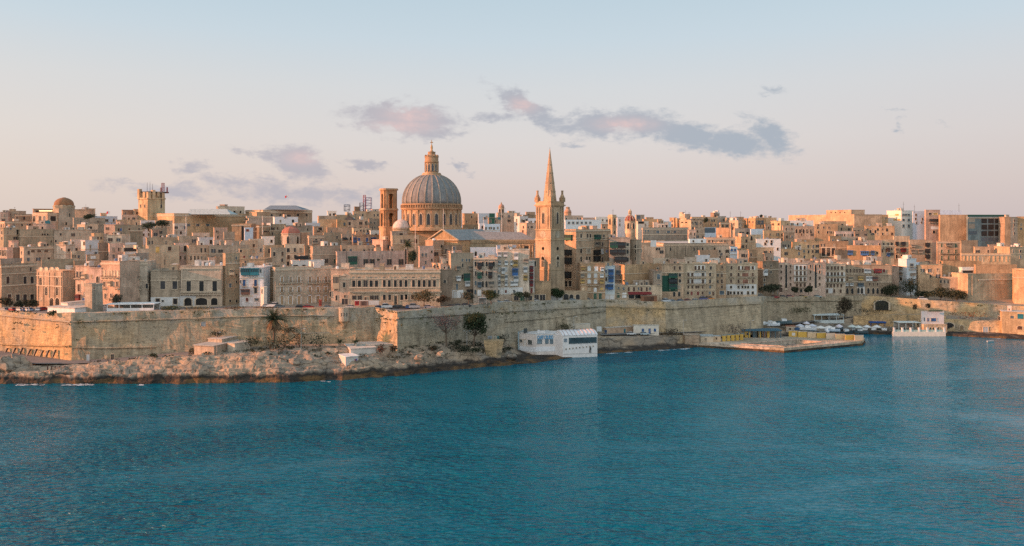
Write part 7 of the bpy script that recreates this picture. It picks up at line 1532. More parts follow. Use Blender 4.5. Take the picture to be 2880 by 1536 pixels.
    q = PL1 + V2(-.3, -.6); b = MB(); b.tube([(*sub(q), -1), (*sub(q), zt - O.z + .6), (*sub(q + V2(2.2, .5)), zt - O.z + .9)], .3, n=8); obj('flue_pipe', b, M_METAL, t, (.35, .45, .48))
cafe()
hut('flat_hut', 'cream flat-roofed shed behind the cafe with a dark gap under its slab', 'hut', 1604, 1606, 1660, 913, 934, 352, (.60, .53, .42), 'Wd 925 931 40 1634', roof=(.60, .55, .46), k=6)
hut('flat_hut', 'long ochre yard wall hut with a blue door, left of the white hut', 'hut', 1690, 1706, 1780, 923, 942, 357, (.58, .40, .27), 'Db 927 938 7 1704;Pt 925 940 5 1757', M_STONE, k=30)
hut('flat_hut', 'small white hut with a blue door between two blue windows', 'hut', 1780, 1782, 1853, 916, 942, 359, (.72, .65, .54), 'Bb 925 932 5 1808,1842;Db 924 938 6 1827', roof=(.6, .55, .46), k=8)
t = thing('notice_board', 'white square notice board behind the cafe', 'sign', at(1685, 940, 354)); obj('board', MB().box(-1.1, 1.1, -.06, .06, 1.2, 3.4), M_PAINT, t, (.62, .64, .62)); obj('post', MB().box(-.06, .06, .07, .16, -.4, 3.2), M_METAL, t, (.3, .3, .3), (-.8, 0, 0)); obj('post', MB().box(-.06, .06, .07, .16, -.4, 3.2), M_METAL, t, (.3, .3, .3), (.8, 0, 0))
# ---- bathing pier with a pool
def pier():
    zt = 2.0; P = lambda px, py: (lambda Y: V2(xat(px, Y), Y))((H - zt) * F / (py - HY))
    A, B, C_, D, E = P(1964, 964), P(2205, 979), P(2424, 959), P(2432, 951), P(2240, 946); Fp = P(1990, 950)
    t = thing('bathing_pier', 'pointed concrete bathing pier with a sunken square pool', 'pier', (B.x, B.y, 0)); sub = lambda p: (p.x - B.x, p.y - B.y)
    po = [P(2085, 968), P(2204, 974.5), P(2315, 963.5), P(2240, 956.5)]
    out = [A, B, C_, D, E, Fp]
    b = MB(); n = len(out); vs = [(*sub(p), -2) for p in out] + [(*sub(p), zt) for p in out] + [(*sub(p), zt) for p in po] + [(*sub(p), -1.2) for p in po]
    fs = [(i, (i + 1) % n, n + (i + 1) % n, n + i) for i in range(n)]
    # deck: ring between outline and pool
    o_, i_ = n, 2 * n
    fs += [(o_, o_ + 1, i_ + 1, i_), (o_ + 1, o_ + 2, i_ + 2, i_ + 1), (o_ + 2, o_ + 3, o_ + 4, i_ + 3, i_ + 2), (o_ + 4, o_ + 5, i_ + 3), (o_ + 5, o_, i_, i_ + 3)]
    fs += [(i_ + k, i_ + (k + 1) % 4, i_ + 4 + (k + 1) % 4, i_ + 4 + k) for k in range(4)] + [(i_ + 4, i_ + 5, i_ + 6, i_ + 7)]
    b.add(vs, fs); obj('deck', b, M_BAST, t, (.62, .50, .38))
    b = MB()
    for k in range(4):
        p, q = po[k], po[(k + 1) % 4]; e = (q - p); f = Face(p, q); m = (p + q) / 2; b.box(-f.L / 2, f.L / 2, -.4, .2, 0, .3, 0, f.yaw, (*sub(m), zt + .002))
    obj('pool_kerb', b, M_BAST, t, (.58, .42, .32))
    b = MB(); b.add([(*sub(p), .2) for p in po], [(0, 1, 2, 3)]); obj('pool_water', b, M_WATER, t)
    for k, (p, q) in enumerate(((A, B), (B, C_), (C_, D))):
        f = Face(p, q); m = (p + q) / 2; b = MB(); b.box(-f.L / 2, f.L / 2, -.3, .05, -2, .9); obj('wet_footing', b, M_ROCK, t, (1, 1, 1), (*sub(m), 0), rz=f.yaw)
pier()
hut('stone_store', 'rough reddish stone block at the left root of the bathing pier', 'hut', 1920, 1926, 1968, 943, 974, 358, (.46, .31, .21), '', M_BAST, (.45, .35, .26), k=12)
YEL = (.62, .40, .085)
hut('yellow_cabin', 'cream end cabin with a grey door at the left end of the yellow bathing cabins', 'hut', 1968, 1970, 2006, 946, 962, 360.5, (.62, .50, .36), 'Ws 951 961 5 1985', k=3, group='yellow bathing cabins on the pier', roof=(.42, .44, .42))
hut('yellow_cabin', 'peach cabin with one small window at the start of the yellow bathing cabins', 'hut', 2004, 2005, 2027, 946, 961, 361, (.62, .46, .30), 'Wk 949 955 4 2015', k=3, group='yellow bathing cabins on the pier', roof=(.42, .44, .42))
cab = ['second', 'third', 'fourth', 'fifth', 'sixth']
for i in range(5):
    x = 2031 + i * 12.4; hut('yellow_cabin', f'plain yellow bathing cabin, {cab[i]} in the front row after the peach cabin', 'hut', x, x + .5, x + 10, 944 - i * 1.1, 960 - i * 1.0, 362 + i * 1.0, YEL, '', k=3, group='yellow bathing cabins on the pier', roof=(.25, .33, .33))
for i, (x, w, c_, lab) in enumerate([(2094, 16, YEL, 'yellow kiosk with a small serving window under the blue canopy'), (2116, 12, (.10, .12, .12), 'dark open bay under the blue canopy beside the yellow kiosk'), (2133, 7, YEL, 'slim yellow panel bay in the middle of the blue canopy'), (2146, 9, (.25, .13, .07), 'brown bay under the right half of the blue canopy'), (2157, 9, YEL, 'yellow panel bay near the right end of the blue canopy'), (2166, 24, (.16, .15, .13), 'dark stone bay at the right end of the blue canopy')]):
    hut('canopy_bay', lab, 'hut', x, x + .5, x + w, 933 - i * .3, 949 - i * .3, 374, c_, 'Wk 937 942 5 %d' % (x + 8) if i == 0 else '', k=2, group='bays under the blue canopy', dep=3)
pavilion('long blue-grey flat canopy over the rear row of bathing cabins', 2090, 2196, 928, 948, 372.5, 8, 5, (.06, .14, .19), -2, False, 'blue_canopy', False, .5)
for i in range(8):
    x0 = 2218 + 26.5 * i; c_ = [YEL, YEL, (.62, .47, .30), YEL, (.62, .52, .40), (.62, .47, .25), YEL, (.62, .48, .32)][i]; y_ = 931 + 1.9 * i
    w_ = ['leftmost, with a white notice on it', 'second from the left, plain yellow', 'third from the left, peach coloured', 'fourth from the left, golden yellow', 'fifth from the left, nearly white', 'sixth from the left, tan yellow', 'seventh from the left, deep yellow', 'last on the right, pinkish tan'][i]
    hut('fence_panel', 'panel of the yellow fence on the pier: ' + w_, 'fence panel', x0, x0 + .3, x0 + 25, y_, 946 + 1.6 * i, 54.9 * F / (326 + 1.6 * i), c_, 'Pw 936 944 9 2232' if i == 0 else '', k=6, dep=.3, group='yellow fence panels on the pier')
# ---- parasols, boats, white pavilion on the right
def parasol(label, px, py, Y, r, col, sq=False):
    z0 = shore_z(px, Y); top = zat(py, Y); t = thing('parasol', label, 'parasol', (xat(px, Y), Y, z0), group='white parasols of the quayside restaurant'); h = top - z0; b = MB(); n = 4 if sq else 8
    b.lathe([(r, h - 1.1), (r * 1.0, h - 1.0), (r * .5, h - .42), (.08, h)], n, a0=.6); obj('canopy', b, M_PAINT, t, col); obj('pole', MB().tube([(0, 0, -.3), (0, 0, h - .1)], .06, n=6), M_METAL, t, (.5, .5, .5))
for i, (px, py, Y, r, c_, lab) in enumerate([(2250, 911, 393, 2.3, (.62, .62, .66), 'greyish white parasol at the left end of the restaurant terrace'), (2268, 904, 400, 1.8, (.74, .70, .74), 'small pinkish white parasol behind the left parasols'), (2284, 911, 394, 2.4, (.60, .62, .68), 'pale blue-grey parasol second along the restaurant terrace'), (2308, 916, 389, 2.5, (.80, .77, .70), 'large cream parasol left half of the big double parasol'), (2332, 916, 390, 2.5, (.80, .77, .70), 'large cream parasol right half of the big double parasol'), (2360, 912, 394, 1.8, (.66, .62, .66), 'lilac-white small parasol right of the big cream parasols'), (2396, 913, 400, 2.2, (.62, .68, .62), 'pale green parasol over the dark moored boats'), (2414, 915, 399, 2.2, (.66, .70, .64), 'second pale green parasol over the dark moored boats'), (2438, 914, 402, 2.0, (.78, .78, .76), 'white pointed parasol left of the last parasol'), (2466, 914, 403, 2.2, (.80, .78, .74), 'white pointed parasol nearest the white balustrade')]):
    parasol(lab, px, py, Y, r, c_)
pavilion('white flat-roofed open pavilion behind the parasols', 2289, 2374, 886, 905, 408, 5, 6, (.60, .66, .64), 2, True)
pavilion('dark red timber shelter left of the white open pavilion', 2240, 2288, 887, 903, 410, 4, 4, (.20, .08, .05), 0, True, 'timber_shelter', False)
hut('quay_store', 'small red-roofed store behind the yellow fence', 'hut', 2208, 2211, 2237, 918, 931, 390, (.55, .45, .34), 'Wd 923 928 5 2222', roof=(.45, .20, .12), k=8)
t_ = pavilion('bright blue boat cover on a frame right of the parasols', 2448, 2490, 905, 917, 410, 3, 4, (.03, .10, .32), 2, False, 'blue_boat_cover', False, .6)
def mk_boat(L=6.0, W=2.0, Hh=1.1):
    b = MB(); st = []; n = 9
    for i in range(n):
        u = i / (n - 1); w = W / 2 * (1 - max(0, (u - .45) / .55) ** 2.2) * (.82 + .18 * min(1, u * 3)); sh = Hh * (1 + .30 * u * u); x = -L / 2 + L * u
        st.append([(x, -w, sh), (x, -w * .75, .25 * Hh), (x, 0, 0 + .15 * u), (x, w * .75, .25 * Hh), (x, w, sh)])
    vs = [p for s_ in st for p in s_]; fs = []
    for i in range(n - 1):
        for j in range(4): fs.append((i * 5 + j, i * 5 + j + 1, (i + 1) * 5 + j + 1, (i + 1) * 5 + j))
        fs.append((i * 5 + 4, i * 5, (i + 1) * 5, (i + 1) * 5 + 4))
    fs.append((0, 4, 3, 2, 1)); b.add(vs, fs); return b
HULL = mk_boat().mesh('hull', [M_PAINT]); CAB = MB().box(-.9, .9, -.6, .6, 1.0, 1.9).box(-1.0, .8, -.65, .65, 1.9, 2.0).mesh('cabin', [M_PAINT]); WSH = MB().add([(.92, -.55, 1.1), (.92, .55, 1.1), (.82, .5, 1.8), (.82, -.5, 1.8), (.96, -.55, 1.1), (.96, .55, 1.1), (.86, .5, 1.8), (.86, -.5, 1.8)], [(0, 1, 2, 3), (4, 7, 6, 5), (0, 3, 7, 4), (1, 5, 6, 2), (3, 2, 6, 7), (0, 4, 5, 1)]).mesh('windscreen', [M_GLASS])
def boat(label, px, Y, z, yaw, hull, cabin=(.8, .8, .78), sc_=1.0, cab=True):
    t = thing('boat', label, 'boat', (xat(px, Y), Y, z), R(yaw), 'small boats by the quay'); obj('hull', HULL, None, t, hull, scale=(sc_, sc_, sc_))
    if cab: obj('cabin', CAB, None, t, cabin, scale=(sc_,) * 3); obj('windscreen', WSH, None, t, (.05, .07, .08), scale=(sc_,) * 3)
for px, Y, z, yaw, hc, lab, s_ in [(2146, 385, 6.2, 20, (.70, .74, .74), 'pale boat laid up at the foot of the smooth bastion, left of the white pair', 1.0), (2166, 388, 6.2, 160, (.78, .80, .80), 'white boat laid up on the quay, upper of the white pair', 1.0), (2176, 384, 6.0, 10, (.75, .78, .80), 'white boat laid up on the quay, lower of the white pair', 1.1), (2205, 392, 6.0, 0, (.10, .16, .18), 'long dark boat on the quay against the recessed wall', 1.3), (2252, 388, 3.6, 15, (.08, .16, .30), 'blue boat behind the yellow fence', 1.0), (2272, 386, 3.6, 165, (.80, .80, .80), 'white motorboat with dark cabin behind the yellow fence', 1.3), (2325, 384, 3.2, 80, (.76, .78, .80), 'small white boat end-on behind the yellow fence, left of the blue-white one', .9), (2342, 385, 3.2, 170, (.60, .68, .74), 'blue-white boat behind the middle of the yellow fence', 1.1), (2400, 401.5, .2, 5, (.06, .10, .10), 'dark moored boat at the quay under the green parasols', 1.4), (2432, 402, .2, 175, (.10, .13, .12), 'dark green moored boat beside the first dark one', 1.3), (2380, 398, .1, 12, (.05, .07, .08), 'black moored boat nearest the right tip of the pier', 1.3), (2418, 399.5, .1, 170, (.09, .12, .13), 'charcoal moored boat between the two green parasols', 1.3), (2456, 402.5, .1, 4, (.05, .09, .10), 'dark moored boat under the left pointed white parasol', 1.4), (2486, 401, .1, 172, (.12, .10, .08), 'brown-black moored boat left of the white balustrade', 1.3), (2360, 399, 2.0, 30, (.10, .12, .14), 'dark boat laid up on the quay right of the small lilac parasol', 1.1), (2786, 374, -.15, 10, (.40, .44, .44), 'tiny pale rowing boat on the water in front of the harbour wall', .6)]:
    boat(lab, px, Y, z, yaw, hc, sc_=s_, cab='rowing' not in lab)
# ---- white harbour house and balustrade
t_, fL_, fR_, O_ = hut('harbour_house', 'white square harbour house on a tan arched ground floor, right', 'house', 2590, 2592, 2655, 876, 911, 396, (.66, .62, .60), 'Wb 895 904 5 2610;Wb 895 904 15 2626;Pl 893 904 3 2600', k=0)
obj('ground_floor', MB().box(-6.0, 5.6, -3.2, 3.2, -4.8, -.003), M_STONE, t_, (.60, .44, .29), (.3, .6, 0))
for px in (2602, 2611, 2620, 2632): p = xat(px, 395.6) - O_.x; obj('arched_window', ME['A'], None, t_, (.07, .10, .08), (p, -2.62, -3.2), scale=(1.0, 1, 1.9))
obj('roof_planter', MB().box(-3, 4, -2, -1.6, 6.3, 7.1), M_LEAF, t_, (.10, .12, .08))
pavilion('white pergola terrace left of the white harbour house', 2527, 2588, 907, 926, 397, 4, 5, (.66, .68, .62), 0, True, 'pergola', False)
def balustrade():
    Y = 391.5; x0, x1 = xat(2512, Y), xat(2660, Y); t = thing('balustrade', 'white balustrade wall with posts along the water below the harbour house', 'balustrade', ((x0 + x1) / 2, Y, 0)); w = x1 - x0
    obj('quay_wall', MB().box(-w / 2, w / 2, 0, 1.4, -1.5, 2.2), M_PAINT, t, (.74, .66, .55)); obj('railing', MB().box(-w / 2, w / 2, .3, .5, 2.21, 3.2), M_PAINT, t, (.40, .52, .46))
    for i in range(7): x = -w / 2 + .6 + (w - 1.2) * i / 6; obj('post', MB().box(-.4, .4, .1, .7, 2.203, 4.0).box(-.5, .5, 0, .8, 4.0, 4.2), M_PAINT, t, (.80, .78, .72), (x, 0, 0))
balustrade()
hut('edge_house', 'ochre harbour house with blue-framed windows at the right edge', 'house', 2812, 2818, 2900, 876, 948, 392, (.60, .43, .25), 'Bl 889 895 7 2846;Bt 884 896 14 2870;Ak 917 927 14 2868;Dm 905 922 10 2809;Wd 890 900 7 2811', M_STONE, k=8, dep=8, zb=-.5)
hut('roof_cube', 'tiny pinkish roof cube on the ochre house at the right edge', 'house', 2833, 2834, 2845, 861, 876, 393.5, (.66, .52, .44), 'Wd 868 872 3 2838', k=4)
# ---- cars
def mk_car():
    L, W = 4.1, 1.72; b = MB()
    prof = [(-2.05, .35), (-2.05, .85), (-1.9, .95), (1.0, .98), (1.95, .78), (2.05, .55), (2.05, .35)]
    n = len(prof); vs = [(x, -W / 2, z) for x, z in prof] + [(x, W / 2, z) for x, z in prof]; b.add(vs, [tuple(range(n)), tuple(range(2 * n - 1, n - 1, -1))] + [(i, n + i, n + (i + 1) % n, (i + 1) % n) for i in range(n)])
    body = b.mesh('body', [M_METAL]); b = MB(); lo = [(-1.85, -.80), (.95, -.80), (.95, .80), (-1.85, .80)]; hi = [(-1.45, -.62), (.25, -.62), (.25, .62), (-1.45, .62)]
    b.add([(x, y, .952) for x, y in lo] + [(x, y, 1.42) for x, y in hi], [(0, 1, 5, 4), (1, 2, 6, 5), (2, 3, 7, 6), (3, 0, 4, 7)]); glass = b.mesh('windows', [M_GLASS])
    roof = MB().box(-1.5, .3, -.66, .66, 1.40, 1.47).mesh('car_roof', [M_METAL]); wh = MB(); wh.lathe([(.31, -.1), (.33, -.06), (.33, .06), (.31, .1)], 14); wh.v = [(x, z, y) for x, y, z in wh.v]; wheel = wh.mesh('wheel', [M_IRON])
    return body, glass, roof, wheel
CAR = mk_car(); MINI_ = None
def car(label, px, Y, col, yaw, z=None, van=False):
    X = xat(px, Y); z = ground_z(X, Y) + .02 if z is None else z
    t = thing('parked_van' if van else 'parked_car', label, 'van' if van else 'car', (X, Y, z), R(yaw), 'vehicles parked along the bastion road')
    sz = 1.55 if van else 1.0
    obj('body', CAR[0], None, t, col, scale=(1.1 if van else 1, 1, sz)); obj('windows', CAR[1], None, t, (.03, .035, .04), scale=(1.1 if van else 1, 1.02, sz)); obj('car_roof', CAR[2], None, t, col, scale=(1.1 if van else 1, 1, sz))
    for x in (-1.25, 1.3):
        for y in (-.8, .8): obj('wheel', CAR[3], None, t, (.03, .03, .03), (x, y, .33))
WH, BK, RD, BL, SV = (.70, .70, .68), (.025, .027, .03), (.40, .03, .03), (.04, .10, .25), (.42, .44, .46)
ROADCARS = [(12, SV, 'silver car first from the left edge on the bastion road'), (33, RD, 'red car on the bastion road near the left edge'), (55, WH, 'white car right of the red car near the left edge'), (64, BL, 'dark blue car wedged between two white cars on the far left'), (74, WH, 'white car left of the pale blue car on the far left'), (81, (.25, .36, .48), 'pale blue car on the far left bastion road')]
for px, c_, lab in ROADCARS: car(lab, px, 317.5 - (px / 195) * 8 + 4, c_, 150)
for px, Y, c_, yaw, lab, van in [(112, 319, WH, 95, 'white car parked end-on before the orange church front', False), (122, 320, RD, 80, 'maroon car parked end-on before the orange church front', False), (145, 313, WH, 100, 'white car parked at the corner railing below the orange church', False), (752, 322, WH, 5, 'white car with blue glass below the dark gable', False), (768, 321, WH, 175, 'white van left of the palace with long balconies', True), (786, 320, (.15, .2, .22), 5, 'dark teal car in front of the palace with long balconies', False), (846, 320, BK, 4, 'long black car in front of the palace with long balconies', False), (868, 320, RD, 2, 'red car in front of the palace with long balconies', False), (925, 320, (.30, .36, .36), 3, 'grey-green car beside the red telephone box', False), (982, 322, WH, 175, 'white car by the dark garage door', False), (1066, 321, BL, 60, 'blue car nose-in at the long palace', False), (1088, 322, WH, 8, 'white delivery van parked at the long palace', True), (1110, 323, BK, 170, 'first black car right of the white van', False), (1128, 323, (.03, .035, .04), 5, 'second black car right of the white van', False), (1146, 323, BL, 100, 'dark blue car end-on right of the black cars', False), (1166, 322, SV, 4, 'silver estate car under the brownish tree', True), (1206, 323, (.55, .52, .55), 5, 'light grey car half under the brownish tree', False), (1264, 325, (.05, .08, .09), 175, 'dark car at the foot of the stepped street', False), (1290, 327, (.04, .05, .06), 5, 'black car left of the bus shelter', False), (1312, 329, (.05, .06, .08), 5, 'dark grey car touching the bus shelter', False), (1402, 341, (.42, .52, .56), 4, 'pale blue car by the garages', False), (1428, 343, WH, 3, 'white car by the garages', False), (1505, 351, WH, 2, 'white car below the plain tan walled terrace', False), (1612, 359, (.4, .5, .52), 2, 'pale car in front of the arched garages', False), (1655, 362, (.4, .48, .5), 2, 'pale blue-grey car below the ochre apartment house', False)]:
    car(lab, px, Y, c_, yaw, van=van)
for px, Y, c_, yaw, lab, van in [(1874, 370, (.62, .66, .68), 20, 'pale van below the dark green balcony wall', True), (1892, 371, (.30, .40, .46), 3, 'blue-grey car below the dark green balcony wall', False), (1916, 372, (.20, .30, .42), 5, 'blue car left of the red car at the loggia flats', False), (1936, 373, RD, 3, 'dark red car in front of the white loggia flats', False), (1958, 374, (.60, .68, .68), 4, 'pale turquoise car in front of the white loggia flats', False), (1980, 375, (.12, .12, .26), 4, 'violet-blue van at the loggia flats', True), (1997, 376, (.55, .22, .05), 4, 'orange van at the loggia flats', True), (2180, 402, RD, 3, 'red car beside the dark low tree', False), (2204, 405, (.12, .10, .10), 3, 'dark car left of the long peach flats', False), (2222, 408, RD, 3, 'red car in front of the long peach flats', False), (2258, 410, (.55, .35, .10), 3, 'amber car in front of the long peach flats', False), (2300, 414, (.4, .5, .48), 3, 'pale green car in front of the long peach flats', False), (2436, 428, (.5, .48, .42), 3, 'beige car below the long tan terrace', False), (2595, 422, WH, -6, 'white van on the far right bastion road', True), (1775, 356, WH, 4, 'white car parked by the ochre yard wall', False), (1813, 357, (.50, .58, .60), 4, 'pale grey-blue car parked by the white hut with a blue door', False)]:
    car(lab, px, Y, c_, yaw, None if Y not in (356, 357) else shore_z(px, Y) + .3, van)
# ---- street furniture
def lamp_post(label, px, pyb, Y, hpx, col=(.35, .36, .36), twin=False):
    t = thing('lamp_post', label, 'lamp post', at(px, pyb, Y), group='lamp posts along the shore'); h = hpx * spec(Y); obj('pole', MB().tube([(0, 0, -.4), (0, 0, h)], .11, .07, 6), M_METAL, t, col)
    for sg in ((-1, 1) if twin else (1,)):
        obj('arm', MB().tube([(0, 0, h * .62 if twin else h - .1), (sg * .9, 0, (h * .66 if twin else h))], .05, n=4), M_METAL, t, col); obj('lamp_head', MB().box(-.35, .35, -.15, .15, -.1, .08), M_METAL, t, (.6, .6, .58), (sg * 1.1, 0, (h * .66 if twin else h)))
lamp_post('twin-armed lamp post between the bare tree and the dark green tree', 1313, 970, 315, 60, twin=True)
lamp_post('slim lamp post on the wall top by the bus shelter', 1357, 853, 333, 34)
lamp_post('teal-footed lamp post on the rocks below the date palm', 847, 988, 294, 64, (.18, .30, .32))
lamp_post('rusty pole standing on the ledge left of the hut with glazed front', 849, 928, 309, 52, (.09, .07, .06))
lamp_post('thin pole rising from the flat-roofed huts', 610, 998, 290, 64, (.40, .33, .28))
lamp_post('lamp post at the foot of the smooth bastion', 1922, 940, 360, 40, (.5, .48, .44))
lamp_post('thin mast at the right end of the smooth bastion', 2111, 935, 366, 34, (.2, .2, .2))
lamp_post('lamp post before the shaded block at the right of the town', 2174, 826, 400, 20)
lamp_post('lamp post before the long peach flats', 2186, 826, 403, 22)
lamp_post('thin mast on the cafe roof shed', 1614, 932, 351, 42, (.3, .36, .38))
t = thing('bus_shelter', 'small glazed bus shelter on the bastion road', 'shelter', at(1357, 853, 331)); obj('roof', MB().box(-1.7, 1.7, -.7, .7, 2.2, 2.35), M_PAINT, t, (.6, .62, .6)); obj('back_panel', MB().box(-1.6, 1.6, .55, .62, .2, 2.19), M_GLASS, t, (.14, .18, .18))
for x in (-1.6, 1.6): obj('post', MB().box(-.06, .06, -.06, .06, -.3, 2.19), M_METAL, t, (.55, .55, .5), (x, -.55, 0))
def box_thing(name, label, cat, px, pyb, Y, w, h, col, top=None):
    t = thing(name, label, cat, at(px, pyb, Y)); obj('body', MB().box(-w / 2, w / 2, -.4, .4, -.3, h * .9), M_PAINT, t, col); obj('cap', MB().box(-w / 2 - .08, w / 2 + .08, -.48, .48, h * .9 + .002, h), M_PAINT, t, top or tuple(c * .8 for c in col)); obj('door', MB().box(-w * .3, w * .3, -.45, -.401, .1, h * .8), M_GLASS, t, tuple(c * .4 for c in col))
box_thing('telephone_box', 'red telephone box in front of the palace with long balconies', 'telephone box', 901, 859, 320, 1.0, 2.3, (.42, .09, .06))
box_thing('red_kiosk', 'red sign kiosk by the road below the corner balcony house', 'kiosk', 1004, 857, 318, 1.6, 1.7, (.45, .05, .05), (.7, .6, .55))
box_thing('ticket_kiosk', 'long glazed kiosk with a red edge in front of the long palace', 'kiosk', 1024, 859, 317, 3.4, 2.0, (.30, .18, .14), (.65, .58, .52))
box_thing('utility_cabinet', 'pale blue-grey utility cabinet at the wall foot right of the green tree', 'cabinet', 1378, 962, 327, 1.7, 2.4, (.40, .44, .46))
box_thing('utility_cabinet', 'cream utility cabinet next to the pale blue-grey cabinet', 'cabinet', 1392, 960, 328, 1.3, 2.2, (.66, .60, .48))
box_thing('utility_cabinet', 'teal narrow cabinet right of the cream cabinet', 'cabinet', 1401, 960, 329, .8, 2.1, (.10, .26, .26))
box_thing('skip', 'rust-brown timber hoarding on the road by the green balcony wall', 'hoarding', 1825, 847, 367, 7.5, 2.6, (.28, .13, .07), (.3, .2, .14))
for i, px in enumerate([134, 145, 155, 167, 182]):
    t = thing('bollard', ['leftmost rusty bollard on the rocks below the bastion corner', 'second rusty bollard from the left on the rocks', 'middle rusty bollard of the row on the rocks', 'fourth rusty bollard from the left on the rocks', 'rightmost, thinner rusty bollard of the row on the rocks'][i], 'bollard', at(px, 1039, 284.5), group='rusty bollards on the rocks'); obj('shaft', MB().lathe([(.22, -.6), (.2, .8), (.28, .85), (.28, 1.05), (.1, 1.15)], 10), M_METAL, t, (.10, .05, .04))
def flag(label, px, py, Y, hpx, w=1.6):
    t = thing('flag', label, 'flag', at(px, py + hpx, Y)); h = hpx * spec(Y); obj('pole', MB().tube([(0, 0, -1), (0, 0, h)], .05, .04, 5), M_METAL, t, (.6, .58, .56))
    for k, c_ in ((0, (.75, .72, .70)), (1, (.45, .03, .06))):
        b = MB(); vs = []; 
        for i in range(5): x = .05 - (k * w / 2 + w / 2 * i / 4); vs += [(x, .12 * math.sin(i + k * 4), h - .1 + x * .35), (x, .12 * math.sin(i + k * 4), h - w * .75 + x * .35)]
        b.add(vs + [(x, y + .02, z) for x, y, z in vs], [(2 * i, 2 * i + 1, 2 * i + 3, 2 * i + 2) for i in range(4)] + [(10 + 2 * i, 12 + 2 * i, 13 + 2 * i, 11 + 2 * i) for i in range(4)]); obj('flag_red' if k else 'flag_white', b, M_PAINT, t, c_)
flag('red and white flag flying above the stone library', 810, 548, 585, 36, 2.3); flag('small red and white flag on the left skyline', 309, 592, 540, 26, 2.4)
for px, pyt, pyb, Y, lab in [(1247, 588, 660, 402, 'tall white mast in front of the great dome, nearest its middle'), (1168, 617, 668, 400, 'shorter white mast left of the temple gable'), (1411, 592, 655, 400, 'tall white mast rising behind the temple roof'), (1360, 611, 655, 400, 'short white mast behind the temple roof'), (1070, 650, 676, 405, 'small white flagpole on the sunlit house with an outside stair'), (523, 604, 640, 470, 'white mast in front of the long stone hall'), (738, 606, 632, 480, 'white mast on the roofs below the library'), (1038, 680, 756, 338, 'dark pole rising from the palace roofs behind the shuttered windows')]:
    t = thing('mast', lab, 'mast', at(px, pyb, Y), group='masts among the roofs'); obj('pole', MB().tube([(0, 0, -6), (0, 0, zat(pyt, Y) - zat(pyb, Y))], .14, .08, 6), M_METAL, t, (.66, .62, .58) if 'dark' not in lab else (.08, .06, .05)); obj('truck', MB().lathe([(.12, 0), (.16, .1), (.05, .25)], 8), M_METAL, t, (.5, .45, .4), (0, 0, zat(pyt, Y) - zat(pyb, Y)))
for px, pyt, pyb, Y, lab in [(2541, 567, 592, 618, 'aerial on the white apartment tower'), (2572, 576, 596, 616, 'aerial on the bluish wing of the apartment tower'), (2054, 594, 612, 610, 'first rooftop aerial right of the dark lift tower'), (2083, 594, 612, 612, 'second rooftop aerial right of the dark lift tower'), (1938, 596, 606, 616, 'aerial on the raised sunlit roof house'), (2697, 572, 592, 620, 'aerial above the big plain brick wall'), (1724, 588, 606, 520, 'thin rod on the small square stone belfry')]:
    t = thing('aerial', lab, 'aerial', at(px, pyb, Y), group='aerials on the skyline'); h = zat(pyt, Y) - zat(pyb, Y); obj('rod', MB().tube([(0, 0, -1), (0, 0, h)], .12, .06, 5), M_IRON, t); obj('crossbar', MB().box(-.7, .7, -.06, .06, h * .7, h * .7 + .1), M_IRON, t)
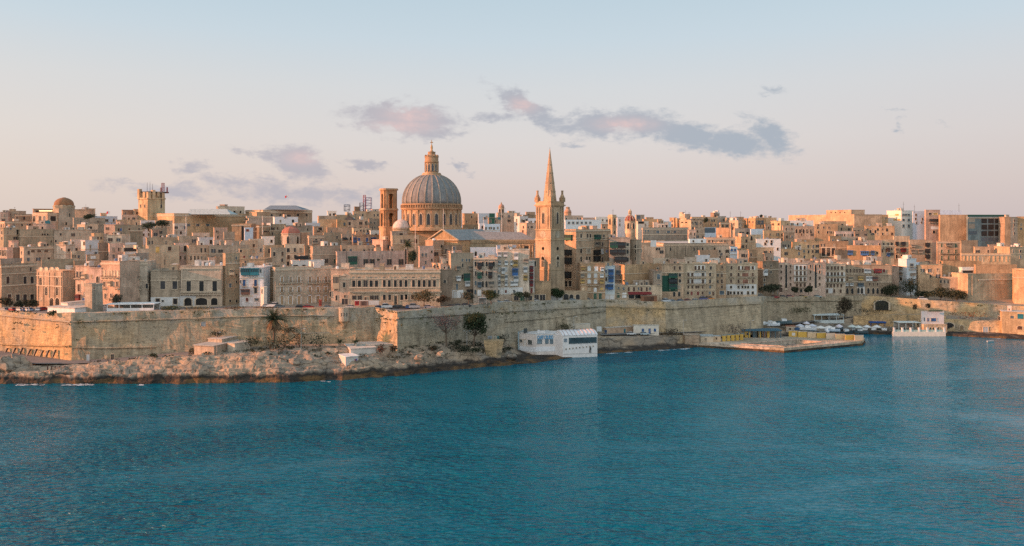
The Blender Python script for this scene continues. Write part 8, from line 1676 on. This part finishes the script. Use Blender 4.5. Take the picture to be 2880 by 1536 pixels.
# weeds and caper tufts rooted in the bastion joints
b = MB(); rg = random.Random(21)
WEED = [(205, 298, 996, 314, 868, 975, 883, 46), (1120, 303, 1700, 361, 846, 945, 877, 70), (0, 314, 195, 296, 873, 1000, 883, 22), (1060, 312, 1112, 303.5, 868, 970, 876, 16), (1715, 362, 1868, 363, 848, 935, 850, 14), (2150, 397, 2880, 400, 838, 885, 860, 26)]
for x0, Y0_, x1, Y1_, ta, tb, ta2, n in WEED:
    for _ in range(n):
        f_ = rg.random(); px = x0 + (x1 - x0) * f_; yt = {205: 883, 1120: 877, 0: 873, 1060: 866, 1715: 846, 2150: 835}[x0]; yt += (({205: 866, 1120: 843, 0: 881, 1060: 876, 1715: 850, 2150: 862}[x0]) - yt) * f_
        v_ = rg.choice([0, 0, rg.random(), rg.random() * .5, .27]); py = yt + 2 + v_ * (tb - yt - 8); Y = Y0_ + (Y1_ - Y0_) * f_ - 1.0 - 2.2 * v_
        leaf_cloud(b, at(px, py, Y), .5 + 1.3 * rg.random(), .5, .25 + .4 * rg.random(), 14, .4, rg, .1)
tag(obj('weeds', b, M_LEAF, None, (.10, .10, .05)), 'tufts of weeds rooted in the bastion walls', 'weeds', kind='stuff')
# dark maquis scrub on the upper rocks
b = MB(); rg = random.Random(33)
for x0, x1, n, d0, d1 in ((1085, 1450, 120, 7, 17), (560, 1085, 60, 9, 20), (230, 560, 14, 9, 15)):
    for _ in range(n):
        px = x0 + (x1 - x0) * rg.random(); Yw = wy(lerp([(c[0], c[1]) for c in SHORE], px)); Y = Yw + d0 + (d1 - d0) * rg.random(); z = shore_z(px, Y)
        leaf_cloud(b, (xat(px, Y), Y, z + .35), .6 + 1.5 * rg.random(), .6 + .5 * rg.random(), .35 + .35 * rg.random(), 22, .42, rg, .1)
tag(obj('scrub', b, M_LEAF, None, (.055, .058, .035)), 'dark low scrub growing over the upper rocks', 'scrub', kind='stuff')
# foam where the swell meets the rock
b = MB(); rg = random.Random(4)
for px0, px1, n in ((50, 120, 26), (180, 260, 20), (380, 400, 4), (900, 930, 3), (1705, 1735, 6), (1760, 1780, 5), (1852, 1880, 8), (1890, 1932, 10), (2800, 2815, 3)):
    for _ in range(n):
        px = px0 + (px1 - px0) * rg.random(); Y = wy(lerp([(c[0], c[1]) for c in SHORE], px)) - .3 - 2.2 * rg.random(); r = .25 + .7 * rg.random(); k = 7; X = xat(px, Y)
        b.add([(X + r * 1.7 * math.cos(6.283 * i / k) * (.6 + .6 * rg.random()), Y + r * .6 * math.sin(6.283 * i / k) * (.6 + .6 * rg.random()), .06) for i in range(k)], [tuple(range(k))])
tag(obj('foam', b, M_PAINT, None, (.75, .80, .82)), 'white foam breaking against the rocks', 'foam', kind='stuff')
